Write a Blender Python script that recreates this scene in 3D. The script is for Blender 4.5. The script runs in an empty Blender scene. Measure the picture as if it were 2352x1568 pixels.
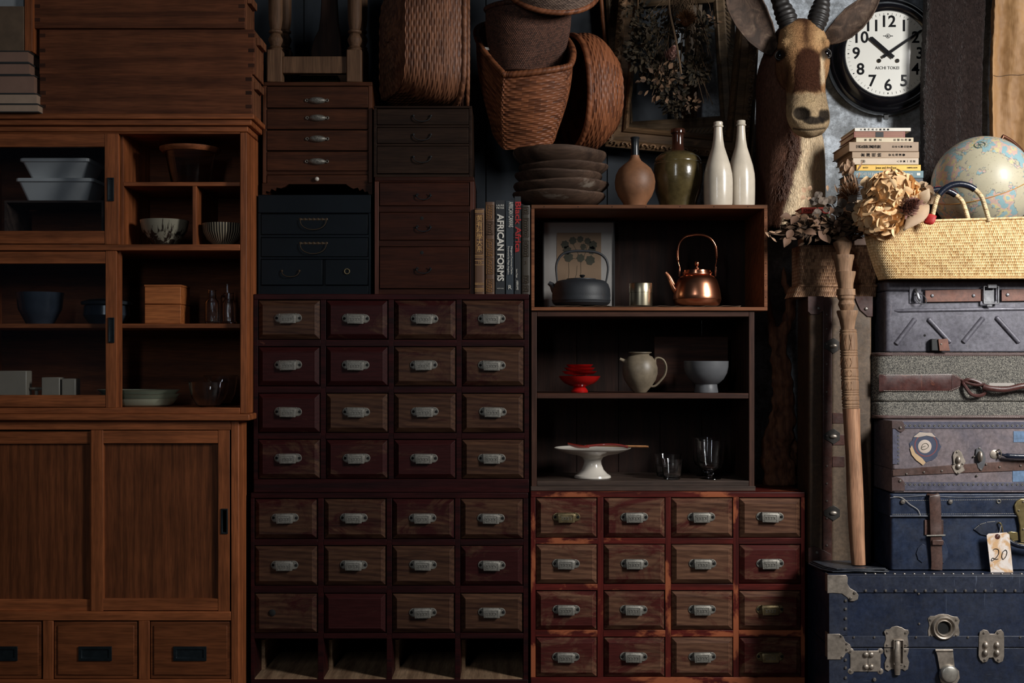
import bpy, bmesh, math, random
from mathutils import Vector, Matrix, Euler
PI = math.pi
scn = bpy.context.scene
COL = scn.collection

# ------------------------------------------------------------------ camera, world, light, exposure
D = 4.2                      # camera to the reference plane y = 0
S = 3.4 / 2352               # metres per pixel on that plane
ZC = 1.12                    # camera height
cam_d = bpy.data.cameras.new('camera'); cam = bpy.data.objects.new('camera', cam_d); COL.objects.link(cam)
cam.location = (0, -D, ZC); cam.rotation_euler = (PI / 2, 0, 0)
cam_d.sensor_width = 36; cam_d.lens = 36 * D / 3.4; cam_d.shift_y = 56 / 2352
cam_d.clip_start = .05; cam_d.clip_end = 50
scn.camera = cam

w = bpy.data.worlds.new('room_air'); scn.world = w; w.use_nodes = True
w.node_tree.nodes['Background'].inputs[0].default_value = (.55, .70, 1, 1)
w.node_tree.nodes['Background'].inputs[1].default_value = .010

def area(name, loc, target, sx, sy, power, col):
    l = bpy.data.lights.new(name, 'AREA'); l.shape = 'RECTANGLE'; l.size = sx; l.size_y = sy
    l.energy = power; l.color = col
    o = bpy.data.objects.new(name, l); COL.objects.link(o)
    o.location = loc
    o.rotation_euler = (Vector(target) - Vector(loc)).to_track_quat('-Z', 'Y').to_euler()
    return o
wl = area('window_light', (3.1, -2.4, 2.65), (1.7, 0, 1.1), .7, 1.1, 70, (1.0, .985, .96)); wl.data.spread = math.radians(112)
area('far_window_light', (-.9, -4.6, 2.3), (0, 0, 1.1), .24, 1.4, 17, (.90, .95, 1.0))

vs = scn.view_settings
vs.view_transform = 'Standard'; vs.look = 'None'; vs.gamma = 1.0; vs.use_curve_mapping = False
vs.exposure = 0.0
scn.display_settings.display_device = 'sRGB'

# ------------------------------------------------------------------ pixel to place
def X(px, Y=0.): return (px - 1176) * S * (D + Y) / D
def Z(py, Y=0.): return ZC - (py - 840) * S * (D + Y) / D
def P(px, py, Y=0.): return Vector((X(px, Y), Y, Z(py, Y)))
def L(n, Y=0.): return n * S * (D + Y) / D
rnd = random.Random(7)

# ------------------------------------------------------------------ materials
def srgb(r, g, b):
    f = lambda c: c / 12.92 if c <= .04045 else ((c + .055) / 1.055) ** 2.4
    return (f(r / 255), f(g / 255), f(b / 255), 1)
MAT = {}
class N:
    def __init__(s, name):
        s.m = bpy.data.materials.new(name); s.m.use_nodes = True
        s.t = s.m.node_tree; s.b = s.t.nodes['Principled BSDF']; MAT[name] = s.m
    def n(s, typ, **kw):
        o = s.t.nodes.new(typ)
        for k, v in kw.items():
            if k.startswith('_'): setattr(o, k[1:], v)
            else:
                key = int(k[1:]) if k[0] == 'i' and k[1:].isdigit() else k
                o.inputs[key].default_value = v
        return o
    def l(s, a, b): s.t.links.new(a, b)
    def ramp(s, fac, stops):
        r = s.t.nodes.new('ShaderNodeValToRGB'); e = r.color_ramp.elements
        while len(e) < len(stops): e.new(.5)
        for i, (p, c) in enumerate(stops): e[i].position = p; e[i].color = c
        s.l(fac, r.inputs[0]); return r.outputs[0]
    def mix(s, f, a, b, bt='MIX'):
        m = s.t.nodes.new('ShaderNodeMix'); m.data_type = 'RGBA'; m.blend_type = bt
        for k, v in ((0, f), (6, a), (7, b)):
            if hasattr(v, 'links'): s.l(v, m.inputs[k])
            else: m.inputs[k].default_value = v
        return m.outputs[2]
    def coords(s, scale=(1, 1, 1), rand=True, src='Object'):
        tc = s.n('ShaderNodeTexCoord'); mp = s.n('ShaderNodeMapping'); mp.inputs['Scale'].default_value = scale
        if rand:
            oi = s.n('ShaderNodeObjectInfo'); mu = s.n('ShaderNodeMath', _operation='MULTIPLY', i1=37.)
            s.l(oi.outputs['Random'], mu.inputs[0])
            va = s.n('ShaderNodeVectorMath', _operation='ADD')
            s.l(tc.outputs[src], va.inputs[0]); s.l(mu.outputs[0], va.inputs[1]); s.l(va.outputs[0], mp.inputs[0])
        else: s.l(tc.outputs[src], mp.inputs[0])
        return mp.outputs[0]
    def noise(s, vec, scale, detail=4, rough=.55, dist=0.):
        o = s.n('ShaderNodeTexNoise', Scale=scale, Detail=detail, Roughness=rough, Distortion=dist)
        s.l(vec, o.inputs['Vector']); return o.outputs[0]
    def bump(s, h, strength=.3, dist=.002):
        b = s.n('ShaderNodeBump', Strength=strength, Distance=dist); s.l(h, b.inputs['Height'])
        s.l(b.outputs[0], s.b.inputs['Normal']); return b
    def set(s, **kw):
        for k, v in kw.items(): s.b.inputs[k.replace('_', ' ')].default_value = v
        return s.m
def dk(c, f): return (c[0] * f, c[1] * f, c[2] * f, 1)

def wood(name, c, c2=None, axis='x', rough=.55, grain=1., wear=None, wear_at=.62, bump=.25, vary=0., spec=.22, fine=1.):
    """c light colour, c2 dark colour of the grain, wear a second paint or bare colour in blotches"""
    n = N(name); c2 = c2 or dk(c, .45)
    a = {'x': (.07, 1, 1), 'z': (1, 1, .07), 'y': (1, .07, 1)}[axis]
    v = n.coords(a); v1 = n.coords((1, 1, 1))
    n1 = n.noise(v, 26 * grain, 5, .6, .6); n2 = n.noise(v, 210 * fine, 2, .5)
    wv = n.n('ShaderNodeTexWave', _wave_type='RINGS', _rings_direction={'x': 'X', 'z': 'Z', 'y': 'Y'}[axis], Scale=9 * grain, Distortion=7, Detail=3)
    wv.inputs['Detail Scale'].default_value = 1.5; n.l(v, wv.inputs[0])
    col = n.ramp(n1, [(.3, c2), (.68, c)])
    col = n.mix(.35, col, n.ramp(wv.outputs[0], [(.1, c2), (.6, c)]))
    fin = n.ramp(n2, [(.35, (.55, .55, .55, 1)), (.6, (1.1, 1.1, 1.1, 1))])
    col = n.mix(.55, col, fin, 'MULTIPLY')
    st = n.ramp(n.noise(v1, 7, 3), [(.35, (.6, .6, .6, 1)), (.65, (1.1, 1.1, 1.1, 1))])
    col = n.mix(.5, col, st, 'MULTIPLY')
    if wear:
        vw = n.coords({'x': (.4, 1, 1), 'z': (1, 1, .4), 'y': (1, .4, 1)}[axis])
        f = n.ramp(n.noise(vw, 9, 6, .6, .2), [(wear_at, (0, 0, 0, 1)), (wear_at + .05, (1, 1, 1, 1))])
        col = n.mix(f, col, wear)
    if vary:
        oi = n.n('ShaderNodeObjectInfo')
        r = n.ramp(oi.outputs['Random'], [(0., (1 - vary, 1 - vary, 1 - vary, 1)), (1., (1 + vary, 1 + vary, 1 + vary, 1))])
        col = n.mix(1., col, r, 'MULTIPLY')
    n.l(col, n.b.inputs['Base Color'])
    n.bump(n1 if bump < .3 else n2, bump, .0015)
    return n.set(Roughness=rough, Specular_IOR_Level=spec)

def plain(name, c, rough=.5, metal=0., var=.25, nscale=14, bump=.1, bscale=90, spec=.5, coat=0.):
    n = N(name); v = n.coords()
    col = n.ramp(n.noise(v, nscale, 5, .6), [(.3, dk(c, 1 - var)), (.7, dk(c, 1 + var * .4))])
    n.l(col, n.b.inputs['Base Color'])
    if bump: n.bump(n.noise(v, bscale, 3), bump, .001)
    return n.set(Roughness=rough, Metallic=metal, Specular_IOR_Level=spec, Coat_Weight=coat)

def cellmat(name, c, c2, rough=.6, spec=.3):
    """weave strands: every strand carries its own random shade in the attribute shade"""
    n = N(name); a = n.n('ShaderNodeAttribute', _attribute_name='shade')
    col = n.ramp(a.outputs['Fac'], [(0., c2), (.55, c), (1., dk(c, 1.25))])
    v = n.coords(); st = n.ramp(n.noise(v, 5, 3), [(.35, (.7, .7, .7, 1)), (.65, (1.05, 1.05, 1.05, 1))])
    n.l(n.mix(.7, col, st, 'MULTIPLY'), n.b.inputs['Base Color'])
    n.bump(n.noise(v, 260, 2), .15, .001)
    return n.set(Roughness=rough, Specular_IOR_Level=spec)

def glass(name, tint=(1, 1, 1, 1), rough=0.):
    n = N(name); n.set(Base_Color=tint, Roughness=rough, Transmission_Weight=1., IOR=1.46); return n.m

def pane(name, tint, gloss=.07):
    n = N(name); tr = n.n('ShaderNodeBsdfTransparent', Color=tint); g = n.n('ShaderNodeBsdfGlossy', Roughness=.08)
    mx = n.n('ShaderNodeMixShader', i0=gloss); n.l(tr.outputs[0], mx.inputs[1]); n.l(g.outputs[0], mx.inputs[2])
    n.l(mx.outputs[0], n.t.nodes['Material Output'].inputs[0]); return n.m

# ------------------------------------------------------------------ mesh builder
class M:
    def __init__(s): s.v = []; s.f = []; s.c = {}
    def add(s, vs, fs, shade=None):
        b = len(s.v); s.st = getattr(s, 'st', []) + [(b, len(s.f))]; s.v += [Vector(p) for p in vs]
        for f in fs:
            if shade is not None: s.c[len(s.f)] = shade
            s.f.append([i + b for i in f])
        return s
    def box(s, x0, x1, y0, y1, z0, z1, shade=None):
        vs = [(x, y, z) for x in (x0, x1) for y in (y0, y1) for z in (z0, z1)]
        return s.add(vs, [(0, 1, 3, 2), (4, 6, 7, 5), (0, 4, 5, 1), (2, 3, 7, 6), (0, 2, 6, 4), (1, 5, 7, 3)], shade)
    def ring(s, x0, x1, y0, y1, z0, z1, l, r, t, b):
        """a rectangular frame standing in the xz plane, member widths l r t b"""
        rg = []
        for y, q in ((y0, 0), (y0, 1), (y1, 1), (y1, 0)):
            rg.append([Vector((x0 + l * q, y, z0 + b * q)), Vector((x1 - r * q, y, z0 + b * q)), Vector((x1 - r * q, y, z1 - t * q)), Vector((x0 + l * q, y, z1 - t * q))])
        return s.rings(rg, loop=True)
    def tray(s, x0, x1, y0, y1, z0, z1, t, rec):
        """a plate with a raised border and a recessed middle, front at y0"""
        R = lambda q, y: [Vector((x0 + q, y, z0 + q)), Vector((x1 - q, y, z0 + q)), Vector((x1 - q, y, z1 - q)), Vector((x0 + q, y, z1 - q))]
        return s.rings([R(0, y1), R(0, y0), R(t, y0), R(t * 1.2, y0 + rec)])
    def pb(s, px0, px1, py0, py1, Y0, Y1, shade=None):
        """box whose front face fills that pixel rectangle at depth Y0 and reaches back to Y1"""
        return s.box(X(px0, Y0), X(px1, Y0), Y0, Y1, Z(py1, Y0), Z(py0, Y0), shade)
    def rings(s, rings, closed=True, cap=True, loop=False, shade=None):
        k = len(rings[0]); vs = [p for r in rings for p in r]; fs = []
        m = len(rings)
        for i in range(m if loop else m - 1):
            for j in range(k if closed else k - 1):
                a, b = i * k + j, i * k + (j + 1) % k; i2 = (i + 1) % m
                fs.append((a, b, i2 * k + (j + 1) % k, i2 * k + j))
        if cap and not loop: fs.append(tuple(range(k - 1, -1, -1))); fs.append(tuple((m - 1) * k + j for j in range(k)))
        return s.add(vs, fs, shade)
    def lathe(s, prof, seg=40, sx=1., sy=1., cap=True, mat=None, shade=None):
        mat = mat or Matrix.Identity(4)
        return s.rings([[mat @ Vector((r * sx * math.cos(2 * PI * j / seg), r * sy * math.sin(2 * PI * j / seg), z)) for j in range(seg)] for r, z in prof], cap=cap, shade=shade)
    def tube(s, pts, r, seg=8, loop=False, flat=1., cap=True, shade=None, up=None):
        pts = [Vector(p) for p in pts]; n = len(pts); rr = r if isinstance(r, (list, tuple)) else [r] * n
        rings = []; u = None
        for i, p in enumerate(pts):
            a = pts[(i - 1) % n] if (loop or i > 0) else p; b = pts[(i + 1) % n] if (loop or i < n - 1) else p
            t = (b - a).normalized() if (b - a).length > 1e-9 else Vector((0, 0, 1))
            if u is None: u = (up and Vector(up)) or (Vector((0, 1, 0)) if abs(t.y) < .8 else Vector((1, 0, 0)))
            u = (u - t * u.dot(t)).normalized(); w_ = t.cross(u)
            rings.append([p + (u * math.cos(2 * PI * j / seg) * flat + w_ * math.sin(2 * PI * j / seg)) * rr[i] for j in range(seg)])
        return s.rings(rings, cap=cap, loop=loop, shade=shade)
    def prism(s, pts, y0, y1, mat=None, shade=None):
        """polygon of (x, z) extruded from y0 to y1"""
        mat = mat or Matrix.Identity(4)
        return s.rings([[mat @ Vector((x, y0, z)) for x, z in pts], [mat @ Vector((x, y1, z)) for x, z in pts]], shade=shade)
    def ball(s, c, r, seg=16, shade=None, rot=None):
        r = r if isinstance(r, (list, tuple)) else (r, r, r); h = seg // 2; c = Vector(c); rot = rot or Matrix.Identity(3)
        rg = []
        for i in range(h + 1):
            a = -PI / 2 + PI * i / h; a = max(-PI / 2 + .02, min(PI / 2 - .02, a))
            rg.append([c + rot @ Vector((r[0] * math.cos(a) * math.cos(2 * PI * j / seg), r[1] * math.cos(a) * math.sin(2 * PI * j / seg), r[2] * math.sin(a))) for j in range(seg)])
        return s.rings(rg, shade=shade)
    def disc(s, c, r, th, seg=20, shade=None):
        """small round plate facing the viewer (-y), domed"""
        c = Vector(c)
        return s.rings([[c + Vector((q * math.cos(2 * PI * j / seg), -d, q * math.sin(2 * PI * j / seg))) for j in range(seg)] for q, d in ((r, 0), (r, th * .5), (r * .75, th), (r * .1, th * 1.15))], shade=shade)
    def leaf(s, c, d, n, ln, wd, curl=.3, shade=None, fold=.2, seg=4):
        """a leaf from c along d, face normal n"""
        d = Vector(d).normalized(); n = Vector(n); n = (n - d * n.dot(d))
        n = n.normalized() if n.length > 1e-4 else d.orthogonal().normalized(); sd = d.cross(n); rows = []
        for i in range(seg + 1):
            t = i / seg; wdt = wd * math.sin(PI * min(.97, max(.04, t ** .8))) * .5
            cp = Vector(c) + d * ln * t + n * ln * curl * math.sin(t * 2.2)
            rows.append([cp - sd * wdt + n * wdt * fold, cp, cp + sd * wdt + n * wdt * fold])
        vs = [p for r in rows for p in r]; fs = []
        for i in range(seg):
            for j in range(2): fs.append((i * 3 + j, i * 3 + j + 1, i * 3 + j + 4, i * 3 + j + 3))
        return s.add(vs, fs, shade)
    def move(s, mat, start=0):
        for i in range(start, len(s.v)): s.v[i] = mat @ s.v[i]
        return s

W = {}    # world matrix of every root
def mesh_of(m, name, smooth=True, ang=38):
    me = bpy.data.meshes.new(name); me.from_pydata([tuple(p) for p in m.v], [], m.f); me.update()
    bm = bmesh.new(); bm.from_mesh(me); bmesh.ops.recalc_face_normals(bm, faces=bm.faces); bm.to_mesh(me); bm.free()
    if smooth:
        me.polygons.foreach_set('use_smooth', [True] * len(me.polygons)); me.set_sharp_from_angle(angle=math.radians(ang))
    if m.c:
        at = me.attributes.new('shade', 'FLOAT', 'FACE'); vals = [m.c.get(i, .5) for i in range(len(me.polygons))]
        at.data.foreach_set('value', vals)
    return me
def thing(name, label, cat, base=(0, 0, 0), group=None, rot=None):
    o = bpy.data.objects.new(name, None); COL.objects.link(o); o.empty_display_size = .05
    o.location = base
    if rot: o.rotation_euler = rot
    W[o] = Matrix.Translation(Vector(base)) @ (Euler(rot).to_matrix().to_4x4() if rot else Matrix.Identity(4))
    o['label'] = label; o['category'] = cat
    if group: o['group'] = group
    return o
def bev(o, width, seg=2):
    b = o.modifiers.new('edge', 'BEVEL'); b.width = width; b.segments = seg; b.limit_method = 'ANGLE'; b.angle_limit = math.radians(40)
def part(name, m, mat, parent, bevel=0, smooth=True, local=False, label=None, ang=38, solid=0, kind=None, sub=0):
    me = mesh_of(m, name, smooth or sub > 0, 180 if sub else ang)
    if not local: me.transform(W[parent].inverted())
    me.materials.append(MAT[mat] if isinstance(mat, str) else mat)
    o = bpy.data.objects.new(name, me); COL.objects.link(o); o.parent = parent; W[o] = W[parent]
    if bevel: bev(o, bevel)
    if sub: q = o.modifiers.new('round', 'SUBSURF'); q.levels = q.render_levels = sub
    if solid: q = o.modifiers.new('thick', 'SOLIDIFY'); q.thickness = solid; q.offset = -1
    if label: o['label'] = label
    if kind: o['kind'] = kind
    return o
def solo(name, m, mat, label, cat, group=None, bevel=0, smooth=True, kind=None, base=None, ang=38, solid=0):
    if base is None:
        xs = [p.x for p in m.v]; ys = [p.y for p in m.v]; zs = [p.z for p in m.v]
        base = ((min(xs) + max(xs)) / 2, (min(ys) + max(ys)) / 2, min(zs))
    me = mesh_of(m, name, smooth, ang); me.transform(Matrix.Translation(Vector(base)).inverted())
    me.materials.append(MAT[mat] if isinstance(mat, str) else mat)
    o = bpy.data.objects.new(name, me); COL.objects.link(o); o.location = base; W[o] = Matrix.Translation(Vector(base))
    if kind != 'structure': o['label'] = label; o['category'] = cat
    if group: o['group'] = group
    if kind: o['kind'] = kind
    if bevel: bev(o, bevel)
    if solid: q = o.modifiers.new('thick', 'SOLIDIFY'); q.thickness = solid; q.offset = -1
    return o
def sep(name, m, mat, parent, **k):
    """every shape added to m becomes a part of its own"""
    st = m.st + [(len(m.v), len(m.f))]; out = []
    for (v0, f0), (v1, f1) in zip(st, st[1:]):
        q = M(); q.v = m.v[v0:v1]; q.f = [[i - v0 for i in f] for f in m.f[f0:f1]]; out.append(part(name, q, mat, parent, **k))
    return out
def inst(name, me, loc, parent, label=None, rotz=0, scale=None, rot=None):
    """a part sharing mesh data, put at world place loc"""
    o = bpy.data.objects.new(name, me); COL.objects.link(o); o.parent = parent
    o.location = W[parent].inverted() @ Vector(loc)
    if rot: o.rotation_euler = rot
    if scale: o.scale = scale
    W[o] = W[parent] @ Matrix.Translation(o.location)
    if label: o['label'] = label
    return o
def data(m, name, mat, smooth=True, ang=38):
    me = mesh_of(m, name, smooth, ang); me.materials.append(MAT[mat]); return me
def text(name, s, size, loc, mat, parent, rot=(PI / 2, 0, 0), ext=.0004, bold=0., sx=1., fit=None, align='CENTER', label=None):
    """lettering as a mesh part, centred on the world place loc; fit = width in metres"""
    cu = bpy.data.curves.new(name, 'FONT'); cu.body = s; cu.size = size; cu.extrude = ext; cu.offset = bold
    cu.align_x = align; cu.align_y = 'CENTER'; cu.resolution_u = 3
    t = bpy.data.objects.new('tmp', cu); COL.objects.link(t)
    dg = bpy.context.evaluated_depsgraph_get(); dg.update()
    me = bpy.data.meshes.new_from_object(t.evaluated_get(dg)); bpy.data.objects.remove(t); bpy.data.curves.remove(cu)
    if fit and len(me.vertices):
        xs = [v.co.x for v in me.vertices]; w_ = max(xs) - min(xs); sx = fit / w_
    me.transform(Matrix.Diagonal((sx, 1, 1, 1)))
    me.transform(Matrix.Translation(Vector(loc)) @ Euler(rot).to_matrix().to_4x4())
    me.transform(W[parent].inverted()); me.name = name
    me.materials.clear(); me.materials.append(MAT[mat])
    o = bpy.data.objects.new(name, me); COL.objects.link(o); o.parent = parent; W[o] = W[parent]
    if label: o['label'] = label
    return o

def weave(m, fn, nu, nv, amp, style='brick', ru=4, rv=4, closed=True, flip=1, rs=None, jit=1.):
    """basketwork on the surface fn(u, v): strands are raised pillows, each with its own shade"""
    rs = rs or rnd; U = nu * ru; V = nv * rv; grid = []
    e = .5 / U
    for j in range(V + 1):
        row = []
        for i in range(U if closed else U + 1):
            u = i / U; v = j / V; p = fn(u, v)
            du = fn((u + e) % 1 if closed else min(1, u + e), v) - fn((u - e) % 1 if closed else max(0, u - e), v)
            dv = fn(u, min(1, v + e)) - fn(u, max(0, v - e)); nr = du.cross(dv)
            nr = nr.normalized() * flip if nr.length > 1e-12 else Vector((0, 0, 0))
            cj = min(nv - 1, int(j / rv)); fv = j / rv - cj
            off = .5 if (style == 'brick' and cj % 2) else 0
            fu = (i / ru + off) % 1
            if style == 'brick': h = amp * (abs(math.sin(PI * fu)) ** .6) * (abs(math.sin(PI * fv)) ** .6)
            elif style == 'plain':      # long strands going over and under the stakes
                h = amp * (.55 * math.cos(PI * (i / ru + cj)) + .45) * (abs(math.sin(PI * fv)) ** .5)
            else: h = 0                # twill
            row.append(p + nr * h)
        grid.append(row)
    k = len(grid[0]); b = len(m.v); m.v += [p for r in grid for p in r]; sh = {}
    for j in range(V):
        for i in range(k if closed else k - 1):
            cj = j // rv; off = .5 if (style == 'brick' and cj % 2) else 0
            ci = int((i + .5) / ru + off) if style == 'brick' else int(((i + .5) / ru + cj + .5) / 2)
            key = (ci % nu if closed and style == 'brick' else ci, cj)
            if key not in sh: sh[key] = max(0, min(1, .5 + rs.uniform(-.45, .45) * jit))
            m.c[len(m.f)] = sh[key]
            m.f.append([b + j * k + i, b + j * k + (i + 1) % k, b + (j + 1) * k + (i + 1) % k, b + (j + 1) * k + i])
    return m
def rope(m, pts, r, turns, loop=True, seg=14, per=6, amp=.16):
    """a rim bound with slanting wrapped strands"""
    n = len(pts); tot = turns * per; N_ = tot if loop else tot + 1; ps = []
    for i in range(N_):
        t = i / tot * (n if loop else n - 1); a = int(t); f = t - a
        ps.append(pts[a % n].lerp(pts[(a + 1) % n], f) if loop else pts[min(a, n - 1)].lerp(pts[min(a + 1, n - 1)], f))
    b = len(m.f); v0 = len(m.v); m.tube(ps, 1., seg, loop=loop)
    for i in range(N_):
        for j in range(seg):
            k = v0 + i * seg + j; rr = r * (1 - amp + amp * abs(math.sin(PI * (i / per + j / seg * 2))) ** .5); m.v[k] = ps[i] + (m.v[k] - ps[i]) * rr
    for i in range((N_ if loop else N_ - 1) * seg):
        q, j = divmod(i, seg); m.c[b + i] = random.Random(int(q / per + j / seg * 2) + 11).uniform(.1, .95)
    return m
def smoothpath(pts, n=10, loop=False):
    """Catmull-Rom through pts"""
    pts = [Vector(p) for p in pts]; k = len(pts); out = []
    for i in range(k if loop else k - 1):
        g = (lambda q: pts[q % k]) if loop else (lambda q: pts[max(0, min(k - 1, q))])
        p0, p1, p2, p3 = g(i - 1), g(i), g(i + 1), g(i + 2)
        for j in range(n):
            t = j / n
            out.append(.5 * ((2 * p1) + (p2 - p0) * t + (2 * p0 - 5 * p1 + 4 * p2 - p3) * t * t + (3 * p1 - p0 - 3 * p2 + p3) * t ** 3))
    if not loop: out.append(pts[-1])
    return out
def sq(a, n=3.):
    """unit squircle"""
    c, s_ = math.cos(a), math.sin(a); f = (abs(c) ** n + abs(s_) ** n) ** (-1 / n); return c * f, s_ * f
# ------------------------------------------------------------------ the materials of the place
TZ = (.39, .118, .040, 1)
wood('tansu_x', TZ, dk(TZ, .42), 'x', .5); wood('tansu_z', TZ, dk(TZ, .42), 'z', .5)
wood('tansu_panel', dk(TZ, .52), dk(TZ, .22), 'z', .55, grain=1.6)
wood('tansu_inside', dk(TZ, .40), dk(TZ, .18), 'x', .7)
wood('tansu_drawer', dk(TZ, .55), dk(TZ, .3), 'x', .5)
wood('crate_wood', (.19, .075, .032, 1), (.075, .028, .013, 1), 'x', .7, grain=1.3, bump=.35)
wood('crate_wood_light', (.27, .10, .042, 1), (.12, .04, .018, 1), 'x', .65)
wood('crate_end', (.24, .09, .04, 1), (.10, .035, .015, 1), 'z', .7)
wood('dovetail', (.06, .022, .012, 1), None, 'x', .8)
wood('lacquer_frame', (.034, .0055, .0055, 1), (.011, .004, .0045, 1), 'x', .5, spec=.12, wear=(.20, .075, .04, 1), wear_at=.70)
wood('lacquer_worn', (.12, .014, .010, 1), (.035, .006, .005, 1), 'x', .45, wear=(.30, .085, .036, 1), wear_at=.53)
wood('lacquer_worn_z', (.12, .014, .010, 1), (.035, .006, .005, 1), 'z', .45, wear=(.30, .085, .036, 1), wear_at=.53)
wood('raw_pine', (.34, .22, .13, 1), (.16, .09, .05, 1), 'y', .8)
def drawer_wood(name, c, c2, red):
    n = N(name); v = n.coords((.09, 1, 1)); v1 = n.coords((.5, 1, 1))
    n1 = n.noise(v, 24, 5, .62, 1.4); n2 = n.noise(v, 190, 2)
    wv = n.n('ShaderNodeTexWave', _wave_type='RINGS', _rings_direction='SPHERICAL', Scale=26, Distortion=5, Detail=3); n.l(n.coords((.25, .6, .8)), wv.inputs[0])
    col = n.ramp(n1, [(.3, c2), (.7, c)])
    col = n.mix(.3, col, n.ramp(wv.outputs[0], [(.15, c2), (.7, c)]))
    oi = n.n('ShaderNodeObjectInfo')
    nz = n.noise(v1, 11, 6, .7, 1.)
    ad = n.n('ShaderNodeMath', _operation='ADD'); mu = n.n('ShaderNodeMath', _operation='MULTIPLY_ADD', i1=.42, i2=-.24); n.l(oi.outputs['Random'], mu.inputs[0])
    n.l(nz, ad.inputs[0]); n.l(mu.outputs[0], ad.inputs[1])
    col = n.mix(n.ramp(ad.outputs[0], [(.42, (0, 0, 0, 1)), (.56, (1, 1, 1, 1))]), col, red)
    col = n.mix(.5, col, n.ramp(n2, [(.35, (.55, .55, .55, 1)), (.6, (1.1, 1.1, 1.1, 1))]), 'MULTIPLY')
    n.l(col, n.b.inputs['Base Color']); n.bump(n1, .3, .0015); return n.set(Roughness=.5, Specular_IOR_Level=.13)
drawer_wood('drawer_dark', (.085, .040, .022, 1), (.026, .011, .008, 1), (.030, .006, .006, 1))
drawer_wood('drawer_paler', (.17, .083, .048, 1), (.05, .021, .014, 1), (.062, .012, .010, 1))  # paler brown drawer wood, for the worn red chest
wood('cabinet_brown', (.075, .024, .010, 1), (.03, .010, .005, 1), 'x', .5, spec=.1)
wood('cabinet_brown_z', (.115, .038, .016, 1), (.05, .017, .008, 1), 'z', .5, spec=.15)
wood('tea_brown', (.030, .015, .009, 1), (.016, .008, .005, 1), 'x', .55, spec=.1)
wood('red_brown', (.045, .012, .0055, 1), (.024, .007, .004, 1), 'x', .5, spec=.1)
wood('red_brown_z', (.095, .027, .014, 1), (.05, .017, .011, 1), 'z', .5)
plain('black_lacquer', (.0035, .006, .009, 1), .5, 0, .3, 6, .05, spec=.12)
wood('oak_leg', (.17, .09, .048, 1), (.08, .04, .022, 1), 'z', .65)
wood('box_wood', (.19, .06, .024, 1), (.07, .021, .009, 1), 'x', .7, bump=.4)
wood('box_wood_z', (.20, .09, .045, 1), (.09, .038, .02, 1), 'z', .7, bump=.4)
wood('shelf_dark', (.080, .030, .017, 1), (.032, .014, .01, 1), 'x', .6)
wood('shelf_dark_z', (.075, .032, .02, 1), (.028, .012, .009, 1), 'z', .6)
wood('shelf_grey', (.085, .055, .042, 1), (.03, .02, .016, 1), 'x', .6)
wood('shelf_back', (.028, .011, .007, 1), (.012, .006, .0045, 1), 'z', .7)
wood('plate_wood', (.11, .064, .042, 1), (.045, .026, .018, 1), 'x', .7, wear=(.20, .16, .125, 1), wear_at=.60)
wood('root_wood', (.17, .07, .034, 1), (.06, .023, .012, 1), 'z', .75, grain=1.8, bump=.6)
wood('staff_wood', (.46, .25, .145, 1), (.26, .125, .07, 1), 'z', .5, grain=1.4, bump=.4)
wood('staff_carved', (.36, .215, .125, 1), (.19, .105, .06, 1), 'z', .6, grain=.8)
wood('bento_wood', (.52, .17, .05, 1), (.36, .105, .03, 1), 'x', .45, grain=1.6)
wood('lid_wood', (.40, .13, .05, 1), (.16, .05, .02, 1), 'x', .5)
wood('chopstick', (.55, .26, .11, 1), (.35, .15, .06, 1), 'x', .5)
plain('iron_pull', (.018, .026, .031, 1), .45, .6, .4, 40)
plain('pewter', (.25, .235, .205, 1), .55, .7, .35, 120, .5, 300)
plain('brass_old', (.25, .19, .10, 1), .42, .8, .5, 60, .3, 200)
plain('brass', (.62, .48, .22, 1), .3, .9, .35, 40, .1)
plain('hardware', (.42, .36, .30, 1), .45, .75, .45, 45, .25, 160)
plain('steel_dark', (.20, .20, .21, 1), .4, .8, .4, 40, .2)
plain('rivet', (.30, .27, .24, 1), .35, .8, .3, 60)
plain('black', (.008, .008, .009, 1), .6); plain('ink', (.012, .012, .014, 1), .8, bump=0, spec=.1)
plain('hole', (.004, .004, .004, 1), .9, bump=0)
plain('enamel', (.66, .66, .64, 1), .3, var=.08, bump=.02)
plain('green_glaze', (.33, .36, .27, 1), .25, var=.15, bump=.03)
plain('cream_ceramic', (.34, .29, .22, 1), .4, var=.1)
plain('blue_pot', (.042, .052, .068, 1), .22, var=.3); plain('dark_pot', (.03, .035, .042, 1), .35, var=.3)
plain('red_lacquer', (.40, .008, .007, 1), .22, var=.1, bump=0, coat=.5)
plain('red_wood_lacquer', (.20, .018, .012, 1), .3, var=.2, bump=0, coat=.4)
plain('jug_glaze', (.22, .175, .12, 1), .45, var=.45, nscale=16, bump=.15)
plain('grey_stoneware', (.10, .102, .108, 1), .42, var=.15)
plain('white_ware', (.62, .57, .50, 1), .18, var=.1, bump=.02)
plain('bottle_white', (.64, .56, .45, 1), .24, var=.22, nscale=9, bump=.12, bscale=120, coat=.3)
plain('gourd_clay', (.24, .105, .048, 1), .55, var=.55, nscale=10, bump=.25)
plain('black_glaze', (.012, .014, .016, 1), .3); plain('brown_glaze', (.035, .012, .007, 1), .12, bump=.15, bscale=70)
plain('olive_glaze', (.085, .062, .024, 1), .2, var=.55, nscale=22, bump=.3, bscale=110, coat=.4)
plain('cast_iron', (.017, .019, .023, 1), .55, 0., .2, 30, .35, 420)
def brushed(name, c, rough):
    n = N(name); v = n.coords((1, 1, 12)); n.bump(n.noise(v, 40, 3), .05, .001); return n.set(Base_Color=c, Metallic=1., Roughness=rough)
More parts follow.
